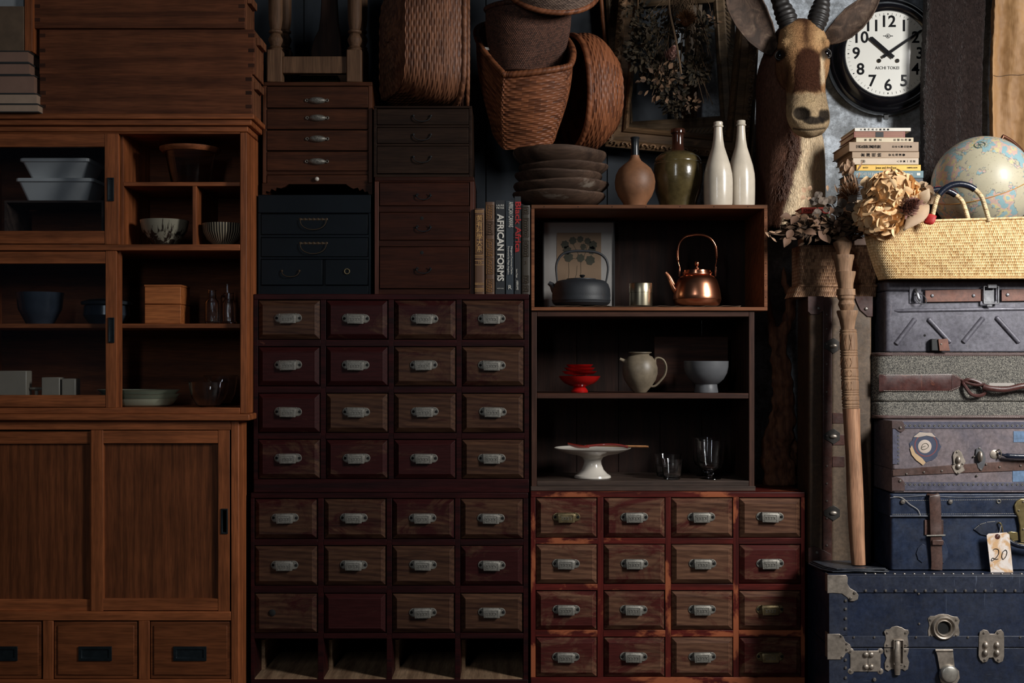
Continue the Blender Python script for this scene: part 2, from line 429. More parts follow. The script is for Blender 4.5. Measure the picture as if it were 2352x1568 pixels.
brushed('copper', (.86, .36, .20, 1), .26); brushed('copper_smooth', (.80, .33, .19, 1), .2); brushed('tin', (.42, .37, .26, 1), .33)
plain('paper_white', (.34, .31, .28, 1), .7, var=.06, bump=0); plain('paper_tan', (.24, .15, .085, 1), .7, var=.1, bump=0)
plain('leaf_print', (.055, .05, .03, 1), .8, var=.3, bump=0); plain('sack', (.10, .06, .035, 1), .9, var=.4, bump=.5, bscale=300)
pane('cabinet_glass', (.93, .95, .97, 1), .07); pane('picture_glass', (.96, .97, .98, 1), .05); pane('clock_glass', (.98, .98, .98, 1), .015)
glass('clear_glass', rough=.035)
# baskets
cellmat('wicker_warm', (.26, .105, .045, 1), (.13, .048, .02, 1), .5)
cellmat('wicker_red', (.24, .082, .034, 1), (.10, .032, .014, 1), .5)
cellmat('wicker_brown', (.21, .085, .042, 1), (.10, .036, .018, 1), .5)
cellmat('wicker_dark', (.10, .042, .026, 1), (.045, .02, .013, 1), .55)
cellmat('wicker_grey', (.20, .13, .095, 1), (.09, .055, .04, 1), .55)
cellmat('wicker_box', (.34, .19, .105, 1), (.15, .07, .038, 1), .5)
cellmat('straw', (.86, .62, .33, 1), (.60, .37, .15, 1), .5)
cellmat('raffia', (.70, .54, .32, 1), (.45, .31, .15, 1), .7)
plain('navy_leather_wrap', (.010, .013, .025, 1), .25, bump=.4, bscale=130); plain('red_cloth', (.35, .015, .012, 1), .8)
cellmat('leaf_olive', (.030, .020, .009, 1), (.006, .006, .004, 1), .8); cellmat('leaf_grey', (.16, .09, .05, 1), (.04, .024, .015, 1), .8)
cellmat('petal_cream', (.84, .58, .32, 1), (.66, .40, .19, 1), .7); cellmat('petal_pink', (.38, .21, .17, 1), (.12, .06, .05, 1), .7)
cellmat('petal_grey', (.52, .38, .25, 1), (.32, .21, .13, 1), .7)
cellmat('spike', (.24, .10, .035, 1), (.10, .04, .02, 1), .7); plain('stem', (.12, .07, .035, 1), .8)
plain('leaf_big', (.47, .32, .20, 1), .7, var=.2)
# suitcases
def hide(name, c, c2, rough=.45, metal=0., scr=None, scale=5, bump=.3):
    """worn leather, cloth or painted sheet: mottling, grain, scuffs and fine scratches"""
    n = N(name); v = n.coords(); v3 = n.coords((1, 1, .07)); v4 = n.coords((.07, 1, 1))
    col = n.ramp(n.noise(v, scale, 8, .7, .4), [(.32, c2), (.68, c)])
    g = n.noise(v, 75, 7, .75); col = n.mix(.85, col, n.ramp(g, [(.33, (.55, .55, .55, 1)), (.66, (1.35, 1.35, 1.35, 1))]), 'MULTIPLY')
    if scr:
        f = n.ramp(n.noise(v, 30, 9, .82, .6), [(.62, (0, 0, 0, 1)), (.74, (.9, .9, .9, 1))]); col = n.mix(f, col, scr)
        for vv in (v3, v4):
            f = n.ramp(n.noise(vv, 150, 3, .5, .3), [(.70, (0, 0, 0, 1)), (.76, (.55, .55, .55, 1))]); col = n.mix(f, col, scr)
    n.l(col, n.b.inputs['Base Color']); n.bump(g, bump, .0012)
    rr = n.ramp(n.noise(v, 16, 6, .7), [(.3, (rough - .1,) * 3 + (1,)), (.7, (min(1, rough + .2),) * 3 + (1,))]); n.l(rr, n.b.inputs['Roughness'])
    return n.set(Metallic=metal)
hide('metal_trunk', (.150, .145, .170, 1), (.075, .070, .088, 1), .40, .2, (.30, .25, .27, 1), 4)
hide('navy_trunk', (.014, .023, .052, 1), (.008, .012, .026, 1), .42, 0, (.05, .065, .10, 1))
hide('navy_trim', (.024, .030, .050, 1), (.013, .018, .036, 1), .42, 0, (.10, .12, .17, 1))
hide('navy_case', (.022, .034, .068, 1), (.009, .013, .028, 1), .38, 0, (.07, .09, .14, 1), 6)
hide('vellum', (.19, .145, .145, 1), (.095, .082, .10, 1), .5, 0, (.28, .23, .23, 1), 6, .35)
hide('vellum_blue', (.12, .20, .32, 1), (.09, .15, .25, 1), .5, 0, None, 8, .35)
hide('case_trim', (.085, .085, .125, 1), (.045, .043, .065, 1), .45, 0, (.14, .13, .16, 1))
hide('strap_leather', (.19, .075, .045, 1), (.12, .042, .028, 1), .45, 0, (.28, .13, .09, 1))
hide('strap_worn', (.085, .028, .022, 1), (.04, .015, .014, 1), .32, 0, (.25, .08, .035, 1), 12)
hide('strap_brown', (.10, .052, .04, 1), (.045, .024, .02, 1), .4, 0, (.16, .08, .05, 1))
hide('case_brown', (.075, .036, .014, 1), (.035, .017, .007, 1), .55, 0, (.14, .08, .04, 1)); hide('case_tan', (.13, .085, .052, 1), (.07, .045, .028, 1), .55, 0, (.2, .15, .1, 1))
hide('corner_leather', (.07, .026, .019, 1), (.035, .015, .012, 1), .35); hide('tweed_edge', (.10, .058, .052, 1), (.05, .03, .028, 1), .4)
hide('slate', (.05, .055, .065, 1), (.02, .022, .03, 1), .3, 0, (.2, .2, .21, 1), 30)
def tweed():
    n = N('tweed'); v = n.coords((1, .3, 1), rand=False); v.node.inputs['Rotation'].default_value = (0, .7, 0)
    w1 = n.n('ShaderNodeTexVoronoi', Scale=640); n.l(v, w1.inputs[0])
    col = n.ramp(w1.outputs['Color'], [(.30, (.035, .034, .034, 1)), (.52, (.12, .112, .10, 1)), (.75, (.30, .28, .235, 1))])
    n.l(col, n.b.inputs['Base Color']); n.bump(w1.outputs['Distance'], .5, .001); return n.set(Roughness=.9, Specular_IOR_Level=.15)
tweed()
plain('stitch', (.50, .46, .40, 1), .8, bump=0); plain('label_tan', (.50, .34, .19, 1), .7, var=.2)
plain('sticker_dark', (.045, .055, .095, 1), .5, var=.3); plain('sticker_red', (.20, .05, .05, 1), .5); plain('sticker_cream', (.46, .38, .32, 1), .6, var=.2)
def tagm():
    n = N('tag_paper'); v = n.coords()
    n.l(n.ramp(n.noise(v, 18, 5, .6, 1.5), [(.42, (.60, .37, .19, 1)), (.55, (.74, .66, .60, 1))]), n.b.inputs['Base Color']); n.bump(n.noise(v, 30, 3), .5, .004); n.set(Roughness=.7)
tagm()
# wall, cloths, clock, globe
def plaster():
    n = N('plaster'); v = n.coords(rand=False)
    a = n.noise(v, 2.6, 10, .78, .25); b = n.noise(v, 70, 8, .8, .1)
    col = n.ramp(a, [(.36, (.10, .105, .10, 1)), (.50, (.26, .28, .30, 1)), (.60, (.56, .61, .67, 1))])
    col = n.mix(.75, col, n.ramp(b, [(.36, (.45, .45, .45, 1)), (.62, (1.25, 1.25, 1.25, 1))]), 'MULTIPLY')
    n.l(col, n.b.inputs['Base Color']); n.bump(b, .5, .004); n.set(Roughness=.75)
plaster()
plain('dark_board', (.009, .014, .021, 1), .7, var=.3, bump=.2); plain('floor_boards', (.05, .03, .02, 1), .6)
def crinkle():
    n = N('crinkled_cloth'); v = n.coords((1, 1, .8)); v2 = n.coords((1, 1, .4))
    a = n.noise(v, 34, 7, .7, 2.6); b = n.noise(v2, 130, 4, .6, 2.)
    mu = n.n('ShaderNodeMath', _operation='ADD'); n.l(a, mu.inputs[0]); n.l(b, mu.inputs[1])
    n.l(n.ramp(a, [(.3, (.024, .016, .015, 1)), (.7, (.080, .053, .047, 1))]), n.b.inputs['Base Color']); n.bump(mu.outputs[0], 1., .02); n.set(Roughness=.4)
crinkle()
def tancloth():
    n = N('tan_cloth'); v = n.coords((1, 1, .12)); a = n.noise(v, 22, 5, .6, .6)
    n.l(n.ramp(a, [(.3, (.25, .125, .045, 1)), (.7, (.48, .27, .115, 1))]), n.b.inputs['Base Color']); n.bump(a, .6, .006); n.set(Roughness=.65)
tancloth()
plain('clock_rim', (.006, .006, .008, 1), .14, bump=.02, coat=.6); plain('clock_face', (.80, .785, .72, 1), .5, var=.06, nscale=4, bump=0)
def globem():
    n = N('globe_map'); v = n.coords(rand=False)
    a = n.noise(v, 9.5, 8, .62, .3); b = n.noise(v, 26, 3, .5); c_ = n.noise(v, 130, 3, .6)
    sea = n.ramp(n.noise(v, 5, 4), [(.35, (.46, .42, .30, 1)), (.65, (.62, .56, .40, 1))])
    land = n.ramp(b, [(.38, (.28, .44, .47, 1)), (.47, (.60, .42, .36, 1)), (.56, (.64, .55, .30, 1)), (.64, (.33, .48, .50, 1))])
    land.node.color_ramp.interpolation = 'CONSTANT'
    col = n.mix(n.ramp(a, [(.50, (0, 0, 0, 1)), (.505, (1, 1, 1, 1))]), sea, land)
    col = n.mix(n.ramp(a, [(.495, (0, 0, 0, 1)), (.499, (1, 1, 1, 1)), (.506, (1, 1, 1, 1)), (.510, (0, 0, 0, 1))]), col, (.16, .20, .20, 1))
    col = n.mix(n.ramp(c_, [(.62, (0, 0, 0, 1)), (.68, (.6, .6, .6, 1))]), col, (.25, .20, .14, 1))
    n.l(col, n.b.inputs['Base Color']); n.set(Roughness=.42, Coat_Weight=.06)
globem()
plain('globe_line', (.50, .24, .06, 1), .4); plain('globe_green', (.10, .17, .14, 1), .5, bump=0); plain('bronze', (.14, .055, .03, 1), .3, .7, .3)
# books
for nm, c in dict(book_white=(.66, .62, .54), book_red=(.22, .055, .035), book_cream=(.60, .50, .34), book_brown=(.33, .22, .135), book_tan=(.37, .25, .15), book_beige=(.56, .44, .32),
                  book_yellow=(.78, .46, .06), book_teal=(.10, .19, .22), book_navy=(.022, .032, .045), book_black=(.013, .014, .016), book_gilt=(.10, .045, .02), book_gilt_dark=(.035, .025, .015),
                  book_slate=(.02, .028, .036), book_scarlet=(.50, .045, .02), pages=(.40, .28, .20), pages_dark=(.27, .155, .11), pages_tan=(.36, .22, .15), cover_dark=(.03, .032, .032)).items():
    plain(nm, c + (1,), .5, var=.15, bump=.08)
plain('gilt', (.55, .30, .11, 1), .35, .6, .3, 60); plain('gilt_dull', (.06, .036, .017, 1), .5, .4); plain('print_white', (.72, .68, .60, 1), .5, bump=0); plain('print_red', (.40, .012, .012, 1), .5, bump=0)
plain('card', (.14, .09, .055, 1), .8, var=.35); plain('grey_paper', (.35, .37, .38, 1), .8)
wood('frame_gilt', (.15, .085, .042, 1), (.06, .035, .018, 1), 'x', .5, wear=(.24, .13, .065, 1), wear_at=.60, bump=.5)
wood('frame_old', (.13, .085, .048, 1), (.05, .034, .02, 1), 'x', .55, bump=.5)
wood('bamboo', (.30, .12, .045, 1), (.18, .06, .025, 1), 'z', .4)
plain('horn', (.028, .024, .022, 1), .45, var=.4, nscale=30); plain('eye', (.004, .003, .003, 1), .05, bump=0, coat=1.)
def striped():
    n = N('striped'); tc = n.n('ShaderNodeTexCoord'); sep = n.n('ShaderNodeSeparateXYZ'); n.l(tc.outputs['Object'], sep.inputs[0])
    at = n.n('ShaderNodeMath', _operation='ARCTAN2'); n.l(sep.outputs[1], at.inputs[0]); n.l(sep.outputs[0], at.inputs[1])
    mu = n.n('ShaderNodeMath', _operation='MULTIPLY', i1=46.); n.l(at.outputs[0], mu.inputs[0]); si = n.n('ShaderNodeMath', _operation='SINE'); n.l(mu.outputs[0], si.inputs[0])
    n.l(n.ramp(si.outputs[0], [(.35, (.03, .025, .02, 1)), (.55, (.42, .35, .24, 1))]), n.b.inputs['Base Color']); n.set(Roughness=.3)
striped()
def drip():
    n = N('drip_glaze'); v = n.coords((1, 1, .22), rand=False); tc = n.n('ShaderNodeTexCoord'); sep = n.n('ShaderNodeSeparateXYZ'); n.l(tc.outputs['Object'], sep.inputs[0])
    a = n.noise(v, 60, 4, .6, .4); mu = n.n('ShaderNodeMath', _operation='MULTIPLY_ADD', i1=3.2, i2=.0); n.l(sep.outputs[2], mu.inputs[0])
    ad = n.n('ShaderNodeMath', _operation='ADD'); n.l(a, ad.inputs[0]); n.l(mu.outputs[0], ad.inputs[1])
    n.l(n.ramp(ad.outputs[0], [(.60, (.025, .018, .014, 1)), (.68, (.26, .24, .18, 1))]), n.b.inputs['Base Color']); n.set(Roughness=.25)
drip()
plain('green_box', (.07, .085, .02, 1), .7); wood('root_dark', (.05, .022, .014, 1), (.02, .01, .007, 1), 'z', .7)
plain('eyelid', (.012, .008, .006, 1), .5); plain('mane_hair', (.085, .034, .018, 1), .7, bump=0)
def earm():
    n = N('ear_in'); v = n.coords((1, 1, 1)); v2 = n.coords((1, 1, .25))
    n.l(n.ramp(n.noise(v, 22, 4, .6, 1.), [(.38, (.040, .024, .016, 1)), (.55, (.085, .050, .033, 1)), (.70, (.17, .115, .078, 1))]), n.b.inputs['Base Color']); n.bump(n.noise(v2, 260, 3), .5, .002); n.set(Roughness=.8)
earm()
plain('olive_cover', (.08, .10, .03, 1), .5); plain('red_petal', (.42, .015, .012, 1), .6, bump=0); plain('stem_pale', (.22, .13, .08, 1), .8)
cellmat('petal_pale', (.42, .26, .16, 1), (.17, .095, .06, 1), .7); cellmat('leaf_round', (.17, .13, .10, 1), (.07, .055, .045, 1), .7)
plain('dark_clasp', (.06, .055, .05, 1), .45, .7, .4, 50); plain('knob_metal', (.55, .52, .46, 1), .35, .8, .3, 60); cellmat('protea_pink', (.42, .22, .17, 1), (.13, .06, .05, 1), .6)
# ------------------------------------------------------------------ the room
YW = .80
solo('wall_back', M().box(-3.2, 3.6, YW, YW + .1, 0, 3.0), 'plaster', '', '', kind='structure')
solo('floor', M().box(-3.2, 3.6, -4.6, YW, -.06, 0), 'floor_boards', '', '', kind='structure')
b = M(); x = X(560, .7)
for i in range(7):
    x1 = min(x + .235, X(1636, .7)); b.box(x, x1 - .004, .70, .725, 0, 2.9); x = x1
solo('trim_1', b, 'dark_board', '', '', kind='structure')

# ------------------------------------------------------------------ large kitchen cabinet on the left: lower and upper piece
T = -.08; TB = .27; XL = -122
def finger_pull(name, px0, px1, py0, py1, Y, par):
    x0, x1, z0, z1 = X(px0, Y), X(px1, Y), Z(py1, Y), Z(py0, Y); t = min(x1 - x0, z1 - z0) * .2
    return part(name, M().tray(x0, x1, Y - .004, Y + .0005, z0, z1, t, .003), 'iron_pull', par, bevel=.0006)
CF0 = .02
low = thing('sideboard_cabinet', 'orange-brown lower cabinet with two sliding panel doors above a row of drawers', 'cabinet', (X(100, T), 0, 0))
zt = Z(950, T)
m = M().box(X(XL, T), X(576, T), T - .022, CF0 - .004, Z(965, T), zt).box(X(XL, T), X(549, T), CF0 - .004, TB, Z(965, T), zt); part('top', m, 'tansu_x', low, bevel=.004)
m = M().pb(XL + 30, 530, 965, 987, T, T + .03).pb(XL + 30, 530, 1404, 1425, T, T + .03).box(X(XL + 30, T), X(530, T), T, T + .03, .0, Z(1560, T))
sep('rail', m, 'tansu_x', low, bevel=.002)
m = M().box(X(530, T), X(549, T), T, TB, 0, Z(965, T)); m.box(X(XL, T), X(XL + 30, T), T, TB, 0, Z(965, T)); sep('side_panel', m, 'tansu_z', low, bevel=.003)
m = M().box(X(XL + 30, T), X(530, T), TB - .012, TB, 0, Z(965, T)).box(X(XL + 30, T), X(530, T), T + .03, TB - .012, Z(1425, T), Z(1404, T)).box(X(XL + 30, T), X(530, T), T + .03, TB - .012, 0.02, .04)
sep('back_panel', m, 'tansu_inside', low)
m = M()
for a, c in ((98, 122), (318, 343)): m.box(X(a, T), X(c, T), T, T + .03, Z(1560, T), Z(1425, T))
sep('divider', m, 'tansu_z', low, bevel=.002)
def slide(px0, px1, py0, py1, Y, sl, sr, tr, br, par, pull=None):
    g = 1.5
    m = M().ring(X(px0 + g, Y), X(px1 - g, Y), Y, Y + .019, Z(py1 - g, Y), Z(py0 + g, Y), L(sl - 2 * g, Y), L(sr - 2 * g, Y), L(tr - g, Y), L(br - g, Y))
    d = part('sliding_door', m, 'tansu_x', par, bevel=.0015)
    m = M().pb(px0, px0 + sl, py0, py1, Y - .001, Y + .02).pb(px1 - sr, px1, py0, py1, Y - .001, Y + .02); sep('stile', m, 'tansu_z', d, bevel=.0015)
    return d
d = slide(-91, 236, 989, 1404, T + .012, 30, 30, 30, 28, low)
part('door_panel', M().pb(-64, 208, 1018, 1377, T + .022, T + .028), 'tansu_panel', d)
d = slide(208, 527, 987, 1404, T + .0, 28, 27, 31, 29, low)
d.location.y += .004
part('door_panel', M().pb(234, 502, 1016, 1376, T + .014, T + .02), 'tansu_panel', d)
finger_pull('finger_pull', 507, 523, 1168, 1226, T + .0, d)
for a, c in ((-91, 98), (122, 318), (343, 532)):
    m = M().pb(a + 2, c - 2, 1427, 1559, T + .004, T + .3); q = part('drawer', m, 'tansu_drawer', low, bevel=.003)
    Y = T + .004; m = M().pb(a + 10, c - 10, 1436, 1550, Y - .004, Y); part('raised_front', m, 'tansu_drawer', q, bevel=.003)
    cx = (a + c) / 2; finger_pull('recessed_pull', cx - 39, cx + 37, 1484, 1517, Y - .004, q)

up = thing('glass_front_cabinet', 'orange-brown wooden display cabinet with glazed sliding doors and open shelves of crockery at far left', 'cabinet', (X(100, T), 0, zt))
ztop = Z(265, T)
m = M()
for e, z0, z1 in ((.030, Z(277, T), ztop), (.020, Z(290, T), Z(277, T)), (.006, Z(303, T), Z(290, T))):
    m.box(X(XL, T), X(566, T) + e, T - e, .08, z0, z1); m.box(X(XL, T), X(566, T), .08, TB, z0, z1)
part('cornice', m, 'tansu_x', up, bevel=.003)
m = M().pb(XL, 551, 561, 575, T - .001, TB - .02).pb(XL, 551, 936, 950, T - .001, TB - .02).pb(XL, 551, 303, 307, T, T + .03); sep('rail', m, 'tansu_x', up, bevel=.002)
m = M().box(X(551, T), X(567, T), T, TB, zt, Z(303, T)).box(X(XL, T), X(XL + 30, T), T, TB, zt, Z(303, T)); sep('side_panel', m, 'tansu_z', up, bevel=.003)
m = M().box(X(XL, T), X(551, T), TB - .012, TB, zt, Z(303, T)); part('back_panel', m, 'tansu_inside', up)
F1 = T + .035
m = M().pb(282, 551, 418, 427, F1, TB - .012); part('shelf', m, 'tansu_x', up, bevel=.001)
m = M().pb(442, 452, 427, 562, F1 + .002, TB - .012); sep('divider', m, 'tansu_z', up, bevel=.001)
m = M().pb(XL, 551, 743, 753, F1, TB - .012); part('shelf', m, 'tansu_x', up, bevel=.001)
m = M().pb(272, 284, 305, 562, F1, TB - .012); sep('divider', m, 'tansu_z', up, bevel=.001)
d = slide(-90, 272, 305, 561, T + .003, 30, 32, 32, 31, up); part('window_pane', M().pb(-62, 242, 335, 532, T + .010, T + .013), 'cabinet_glass', d); finger_pull('finger_pull', 247, 262, 408, 462, T + .002, d)
d = slide(-90, 268, 576, 936, T + .003, 30, 26, 29, 29, up); part('window_pane', M().pb(-62, 244, 603, 909, T + .010, T + .013), 'cabinet_glass', d); finger_pull('finger_pull', 249, 263, 729, 787, T + .002, d)
m = M().pb(268, 278, 576, 936, T + .024, T + .038); part('rear_door_stile', m, 'tansu_z', up)

# ---- what stands on its shelves
S1 = Z(418, F1) + .0008; S2 = Z(561, T - .001) + .0008; S3 = Z(743, F1) + .0008; S4 = Z(936, T - .001) + .0008
def bowl(name, lab, cat, cx, Y, z0, prof, mat, group=None, th=.004, seg=48, sx=1, extra=None, sy=1):
    """prof = outer outline (r, z) from foot to rim in metres"""
    inner = [(max(.002, r - th), z + (th if i == 0 else 0)) for i, (r, z) in enumerate(prof)]
    full = [(.001, prof[0][1])] + list(prof) + [(inner[i][0], inner[i][1] - (.0 if i else 0)) for i in range(len(inner) - 1, -1, -1)] + [(.001, inner[0][1])]
    m = M().lathe(full, seg, sx, sy, cap=True, mat=Matrix.Translation((X(cx, Y), Y, z0)))
    return m
def solobowl(name, lab, cat, cx, Y, z0, prof, mat, **k):
    m = bowl(name, lab, cat, cx, Y, z0, prof, mat, **{q: v for q, v in k.items() if q in ('th', 'seg', 'sx', 'sy')})
    return solo(name, m, mat, lab, cat, group=k.get('group'), base=(X(cx, Y), Y, z0))
# white enamel storage pans
Y = .02
rz = thing('shelf_riser', 'small thin wooden riser shelf behind the upper glass door', 'shelf', (X(124, Y), Y + .1, S2))
zr0 = Z(460, Y)
m = M().box(X(10, Y), X(238, Y), Y, Y + .2, zr0 - L(5, Y), zr0); part('top_board', m, 'shelf_grey', rz)
m = M().box(X(10, Y), X(15, Y), Y, Y + .2, S2, zr0 - L(5, Y)); part('side_board', m, 'shelf_grey', rz); m = M().box(X(233, Y), X(238, Y), Y, Y + .2, S2, zr0 - L(5, Y)); part('side_board', m, 'shelf_grey', rz)
def pan(px0, px1, py0, z0, lab):
    t = thing('enamel_container', lab, 'container', (X((px0 + px1) / 2, Y), Y + .09, z0), group='white enamel containers')
    zt_ = Z(py0, Y); cx = X((px0 + px1) / 2, Y); hw = L((px1 - px0) / 2 - 5, Y); ins = L(16, Y)
    def rr(w_, dd, z, r=.012):
        return [Vector((cx + sx_ * (w_ - r) + r * math.cos(a0 + PI / 2 * k / 5), Y + .09 + sy_ * (dd - r) + r * math.sin(a0 + PI / 2 * k / 5), z)) for sx_, sy_, a0 in ((1, -1, -PI / 2), (1, 1, 0), (-1, 1, PI / 2), (-1, -1, PI)) for k in range(6)]
    rg = [rr(hw - ins * (1 - f), .082 - .02 * (1 - f), z) for f, z in ((0, z0), (1, zt_ - .012))]
    part('pan', M().rings(rg), 'enamel', t)
    rg = [rr((hw + L(5, Y)) * g, .088 * g, z) for g, z in ((.97, zt_ - .013), (1, zt_ - .011), (1, zt_ - .002), (.98, zt_))]
    part('lid', M().rings(rg), 'enamel', t); return zt_
zz = pan(34, 214, 408, zr0, 'wider white enamel lidded container, the lower of the pair behind the upper glass door')
pan(43, 205, 362, zz, 'smaller white enamel lidded container stacked on the wider one behind the upper glass door')
solobowl('dish', 'pale shallow dish under the small riser shelf behind glass', 'dish', 168, Y + .08, S2, [(.03, 0), (.055, .006), (.062, .012)], 'enamel')
# glass bowl with a wooden lid
Y = .06; g = thing('glass_canister', 'clear tapered glass bowl with a wide copper-brown wooden lid on the top right shelf', 'bowl', (X(437, Y), Y, S1))
part('glass_body', bowl('', '', '', 437, Y, S1, [(L(38, Y), 0), (L(43, Y), .01), (L(57, Y), Z(352, Y) - S1)], ''), 'clear_glass', g)
part('lid', M().lathe([(.001, 0), (L(62, Y), 0), (L(68, Y), .008), (L(69, Y), .016), (.001, .020)], 48, mat=Matrix.Translation((X(437, Y), Y, Z(352, Y)))), 'lid_wood', g)
# bowls in the pigeon holes
Y = .04
q = thing('glazed_bowl', 'dark bowl with white glaze drips and a pale rim, in the wider pigeonhole', 'bowl', (X(378, Y), Y, S2))
part('bowl_body', bowl('', '', '', 378, Y, S2, [(L(24, Y), 0), (L(26, Y), .006), (L(40, Y), .03), (L(51, Y), .058), (L(55, Y), Z(507, Y) - S2)], '', th=.006), 'drip_glaze', q)
solobowl('striped_bowl', 'cream and black vertically striped bowl, in the narrow pigeonhole', 'bowl', 513, Y - .03, S2, [(L(20, Y), 0), (L(22, Y), .004), (L(36, Y), .022), (L(45, Y), .046), (L(47, Y), Z(517, Y) - S2)], 'striped')
# dark blue bowls behind glass
Y = .05
solobowl('mixing_bowl', 'large slate-blue glazed bowl behind the lower glass door', 'bowl', 92, Y, S3, [(L(30, Y), 0), (L(33, Y), .008), (L(48, Y), .05), (L(53, Y), Z(672, Y) - S3)], 'blue_pot')
q = thing('lidded_pot', 'dark blue-black ceramic pot with flat lid, partly behind the middle door stile', 'pot', (X(245, Y), Y, S3))
part('pot_body', M().lathe([(.001, 0), (L(38, Y), 0), (L(52, Y), .03), (L(50, Y), .06), (L(46, Y), .065), (.001, .065)], 40, mat=Matrix.Translation((X(245, Y), Y, S3))), 'blue_pot', q)
part('lid', M().lathe([(.001, .0655), (L(56, Y), .0655), (L(57, Y), .075), (L(40, Y), .082), (.001, .088)], 40, mat=Matrix.Translation((X(245, Y), Y, S3))), 'dark_pot', q)
# two-tier wooden box
Y = -.02; q = thing('tiered_box', 'two-tier orange wooden lunch box on the middle shelf of the left cabinet', 'box', (X(375, Y), Y + .06, S3))
za = Z(698, Y)
part('tier', M().box(X(332, Y), X(415, Y), Y, Y + .12, S3, za - .0015), 'bento_wood', q, bevel=.002)
part('tier', M().box(X(332, Y), X(415, Y), Y, Y + .12, za, Z(658, Y)), 'bento_wood', q, bevel=.002)
part('lid', M().box(X(331, Y), X(416, Y), Y - .001, Y + .121, Z(658, Y) + .0003, Z(653.5, Y)), 'bento_wood', q, bevel=.001)
def bottleglass(cx, Y, z0, R, H, neck, nr, lab):
    h = H
    o = [(R * .92, 0), (R, .004), (R, h * neck), (R * .92, h * neck + R * .35), (nr, h * neck + R * .75), (nr, h - .003), (nr * 1.18, h - .002), (nr * 1.18, h)]
    full = [(.0005, 0)] + o + [(nr * .82, h), (nr * .82, h * neck + R * .75), (R * .88, h * neck), (R * .88, .008), (.0005, .006)]
    return solo('glass_bottle', M().lathe(full, 32, mat=Matrix.Translation((X(cx, Y), Y, z0))), 'clear_glass', lab, 'bottle', group='clear glass bottles', base=(X(cx, Y), Y, z0))
bottleglass(487, -.0, S3, L(16, 0), Z(666, 0) - S3, .60, L(9, 0), 'clear glass bottle nearest the wooden lunch box, with a wide short neck')
bottleglass(527, -.0, S3, L(17, 0), Z(672, 0) - S3, .62, L(10, 0), 'clear glass bottle against the right side of the shelf, in front of the tall one')
bottleglass(522, .10, S3, L(15, .1), Z(652, .1) - S3, .66, L(4, .1), 'tallest clear glass bottle with a thin neck, behind the other two')
# bottom shelf: flat plate with small white things, dishes, glass bowls
Y = .075
def oval(nm, lab, cat, px0, px1, Y, z0, h, mat, dy=.1, th=.005, group=None, foot=.7):
    cx = X((px0 + px1) / 2, Y); r = X(px1, Y) - cx
    prof = [(.001, 0), (r * foot, 0), (r * (foot + .12), h * .25), (r * .97, h), (r, h + .001), (r * .95, h + .001), (r * (foot + .05), h * .25 + th), (.001, h * .18 + th)]
    return solo(nm, M().lathe(prof, 48, 1, dy / r, mat=Matrix.Translation((cx, Y, z0))), mat, lab, cat, group=group, base=(cx, Y, z0))
oval('platter', 'wide flat pale grey platter behind the lower glass door', 'plate', -30, 205, Y, S4, .016, 'enamel', .11)
pz = S4 + .008
def cubepot(px0, px1, py0, YY, mat, lab, nm='ceramic_cup', cat='cup', g=None):
    m = M().box(X(px0, YY), X(px1, YY), YY - .02, YY + .03, pz, Z(py0, YY))
    return solo(nm, m, mat, lab, cat, group=g, bevel=.003)
cubepot(2, 66, 851, .0, 'cream_ceramic', 'large square cream ceramic dish standing on edge on the grey platter', 'ceramic_tile', 'dish')
cubepot(100, 142, 866, .0, 'cream_ceramic', 'small cream square dish in the middle of the grey platter', 'ceramic_tile', 'dish')
cubepot(146, 178, 869, .0, 'cream_ceramic', 'smallest cream square dish at the right end of the grey platter', 'ceramic_tile', 'dish')
solo('ceramic_cup', M().lathe([(.001, 0), (.016, 0), (.016, .004), (.006, .008), (.006, .045), (.024, .05), (.026, .056), (.001, .054)], 24, mat=Matrix.Translation((X(84, .02), .02, pz))), 'cream_ceramic', 'small cream footed stand between the square dishes on the grey platter', 'cup')
zz = S4
for i, (a, c, h, l) in enumerate(((228, 410, .026, 'lowest'), (226, 416, .022, 'middle'), (222, 415, .020, 'topmost'))):
    oval('serving_dish', l + ' of three pale green dishes stacked at the bottom of the left cabinet', 'dish', a, c, .062, zz, h, 'green_glaze', .085, group='stacked pale green dishes', foot=.72); zz += h * .72
Y = -.01
def gbowl(cx, Y, z0, R, H, lab):
    return solobowl('glass_bowl', lab, 'bowl', cx, Y, z0, [(R * .42, 0), (R * .62, H * .08), (R * .86, H * .38), (R * .97, H * .75), (R, H * .97), (R * 1.03, H)], 'clear_glass', th=.0035, group='clear glass bowls')
gbowl(479, Y, S4, L(45, Y), Z(876, Y) - S4, 'clear glass mixing bowl at the front right of the bottom shelf')
gbowl(507, Y + .17, S4, L(38, .15), Z(862, .15) - S4, 'smaller clear glass bowl behind the front glass bowl')

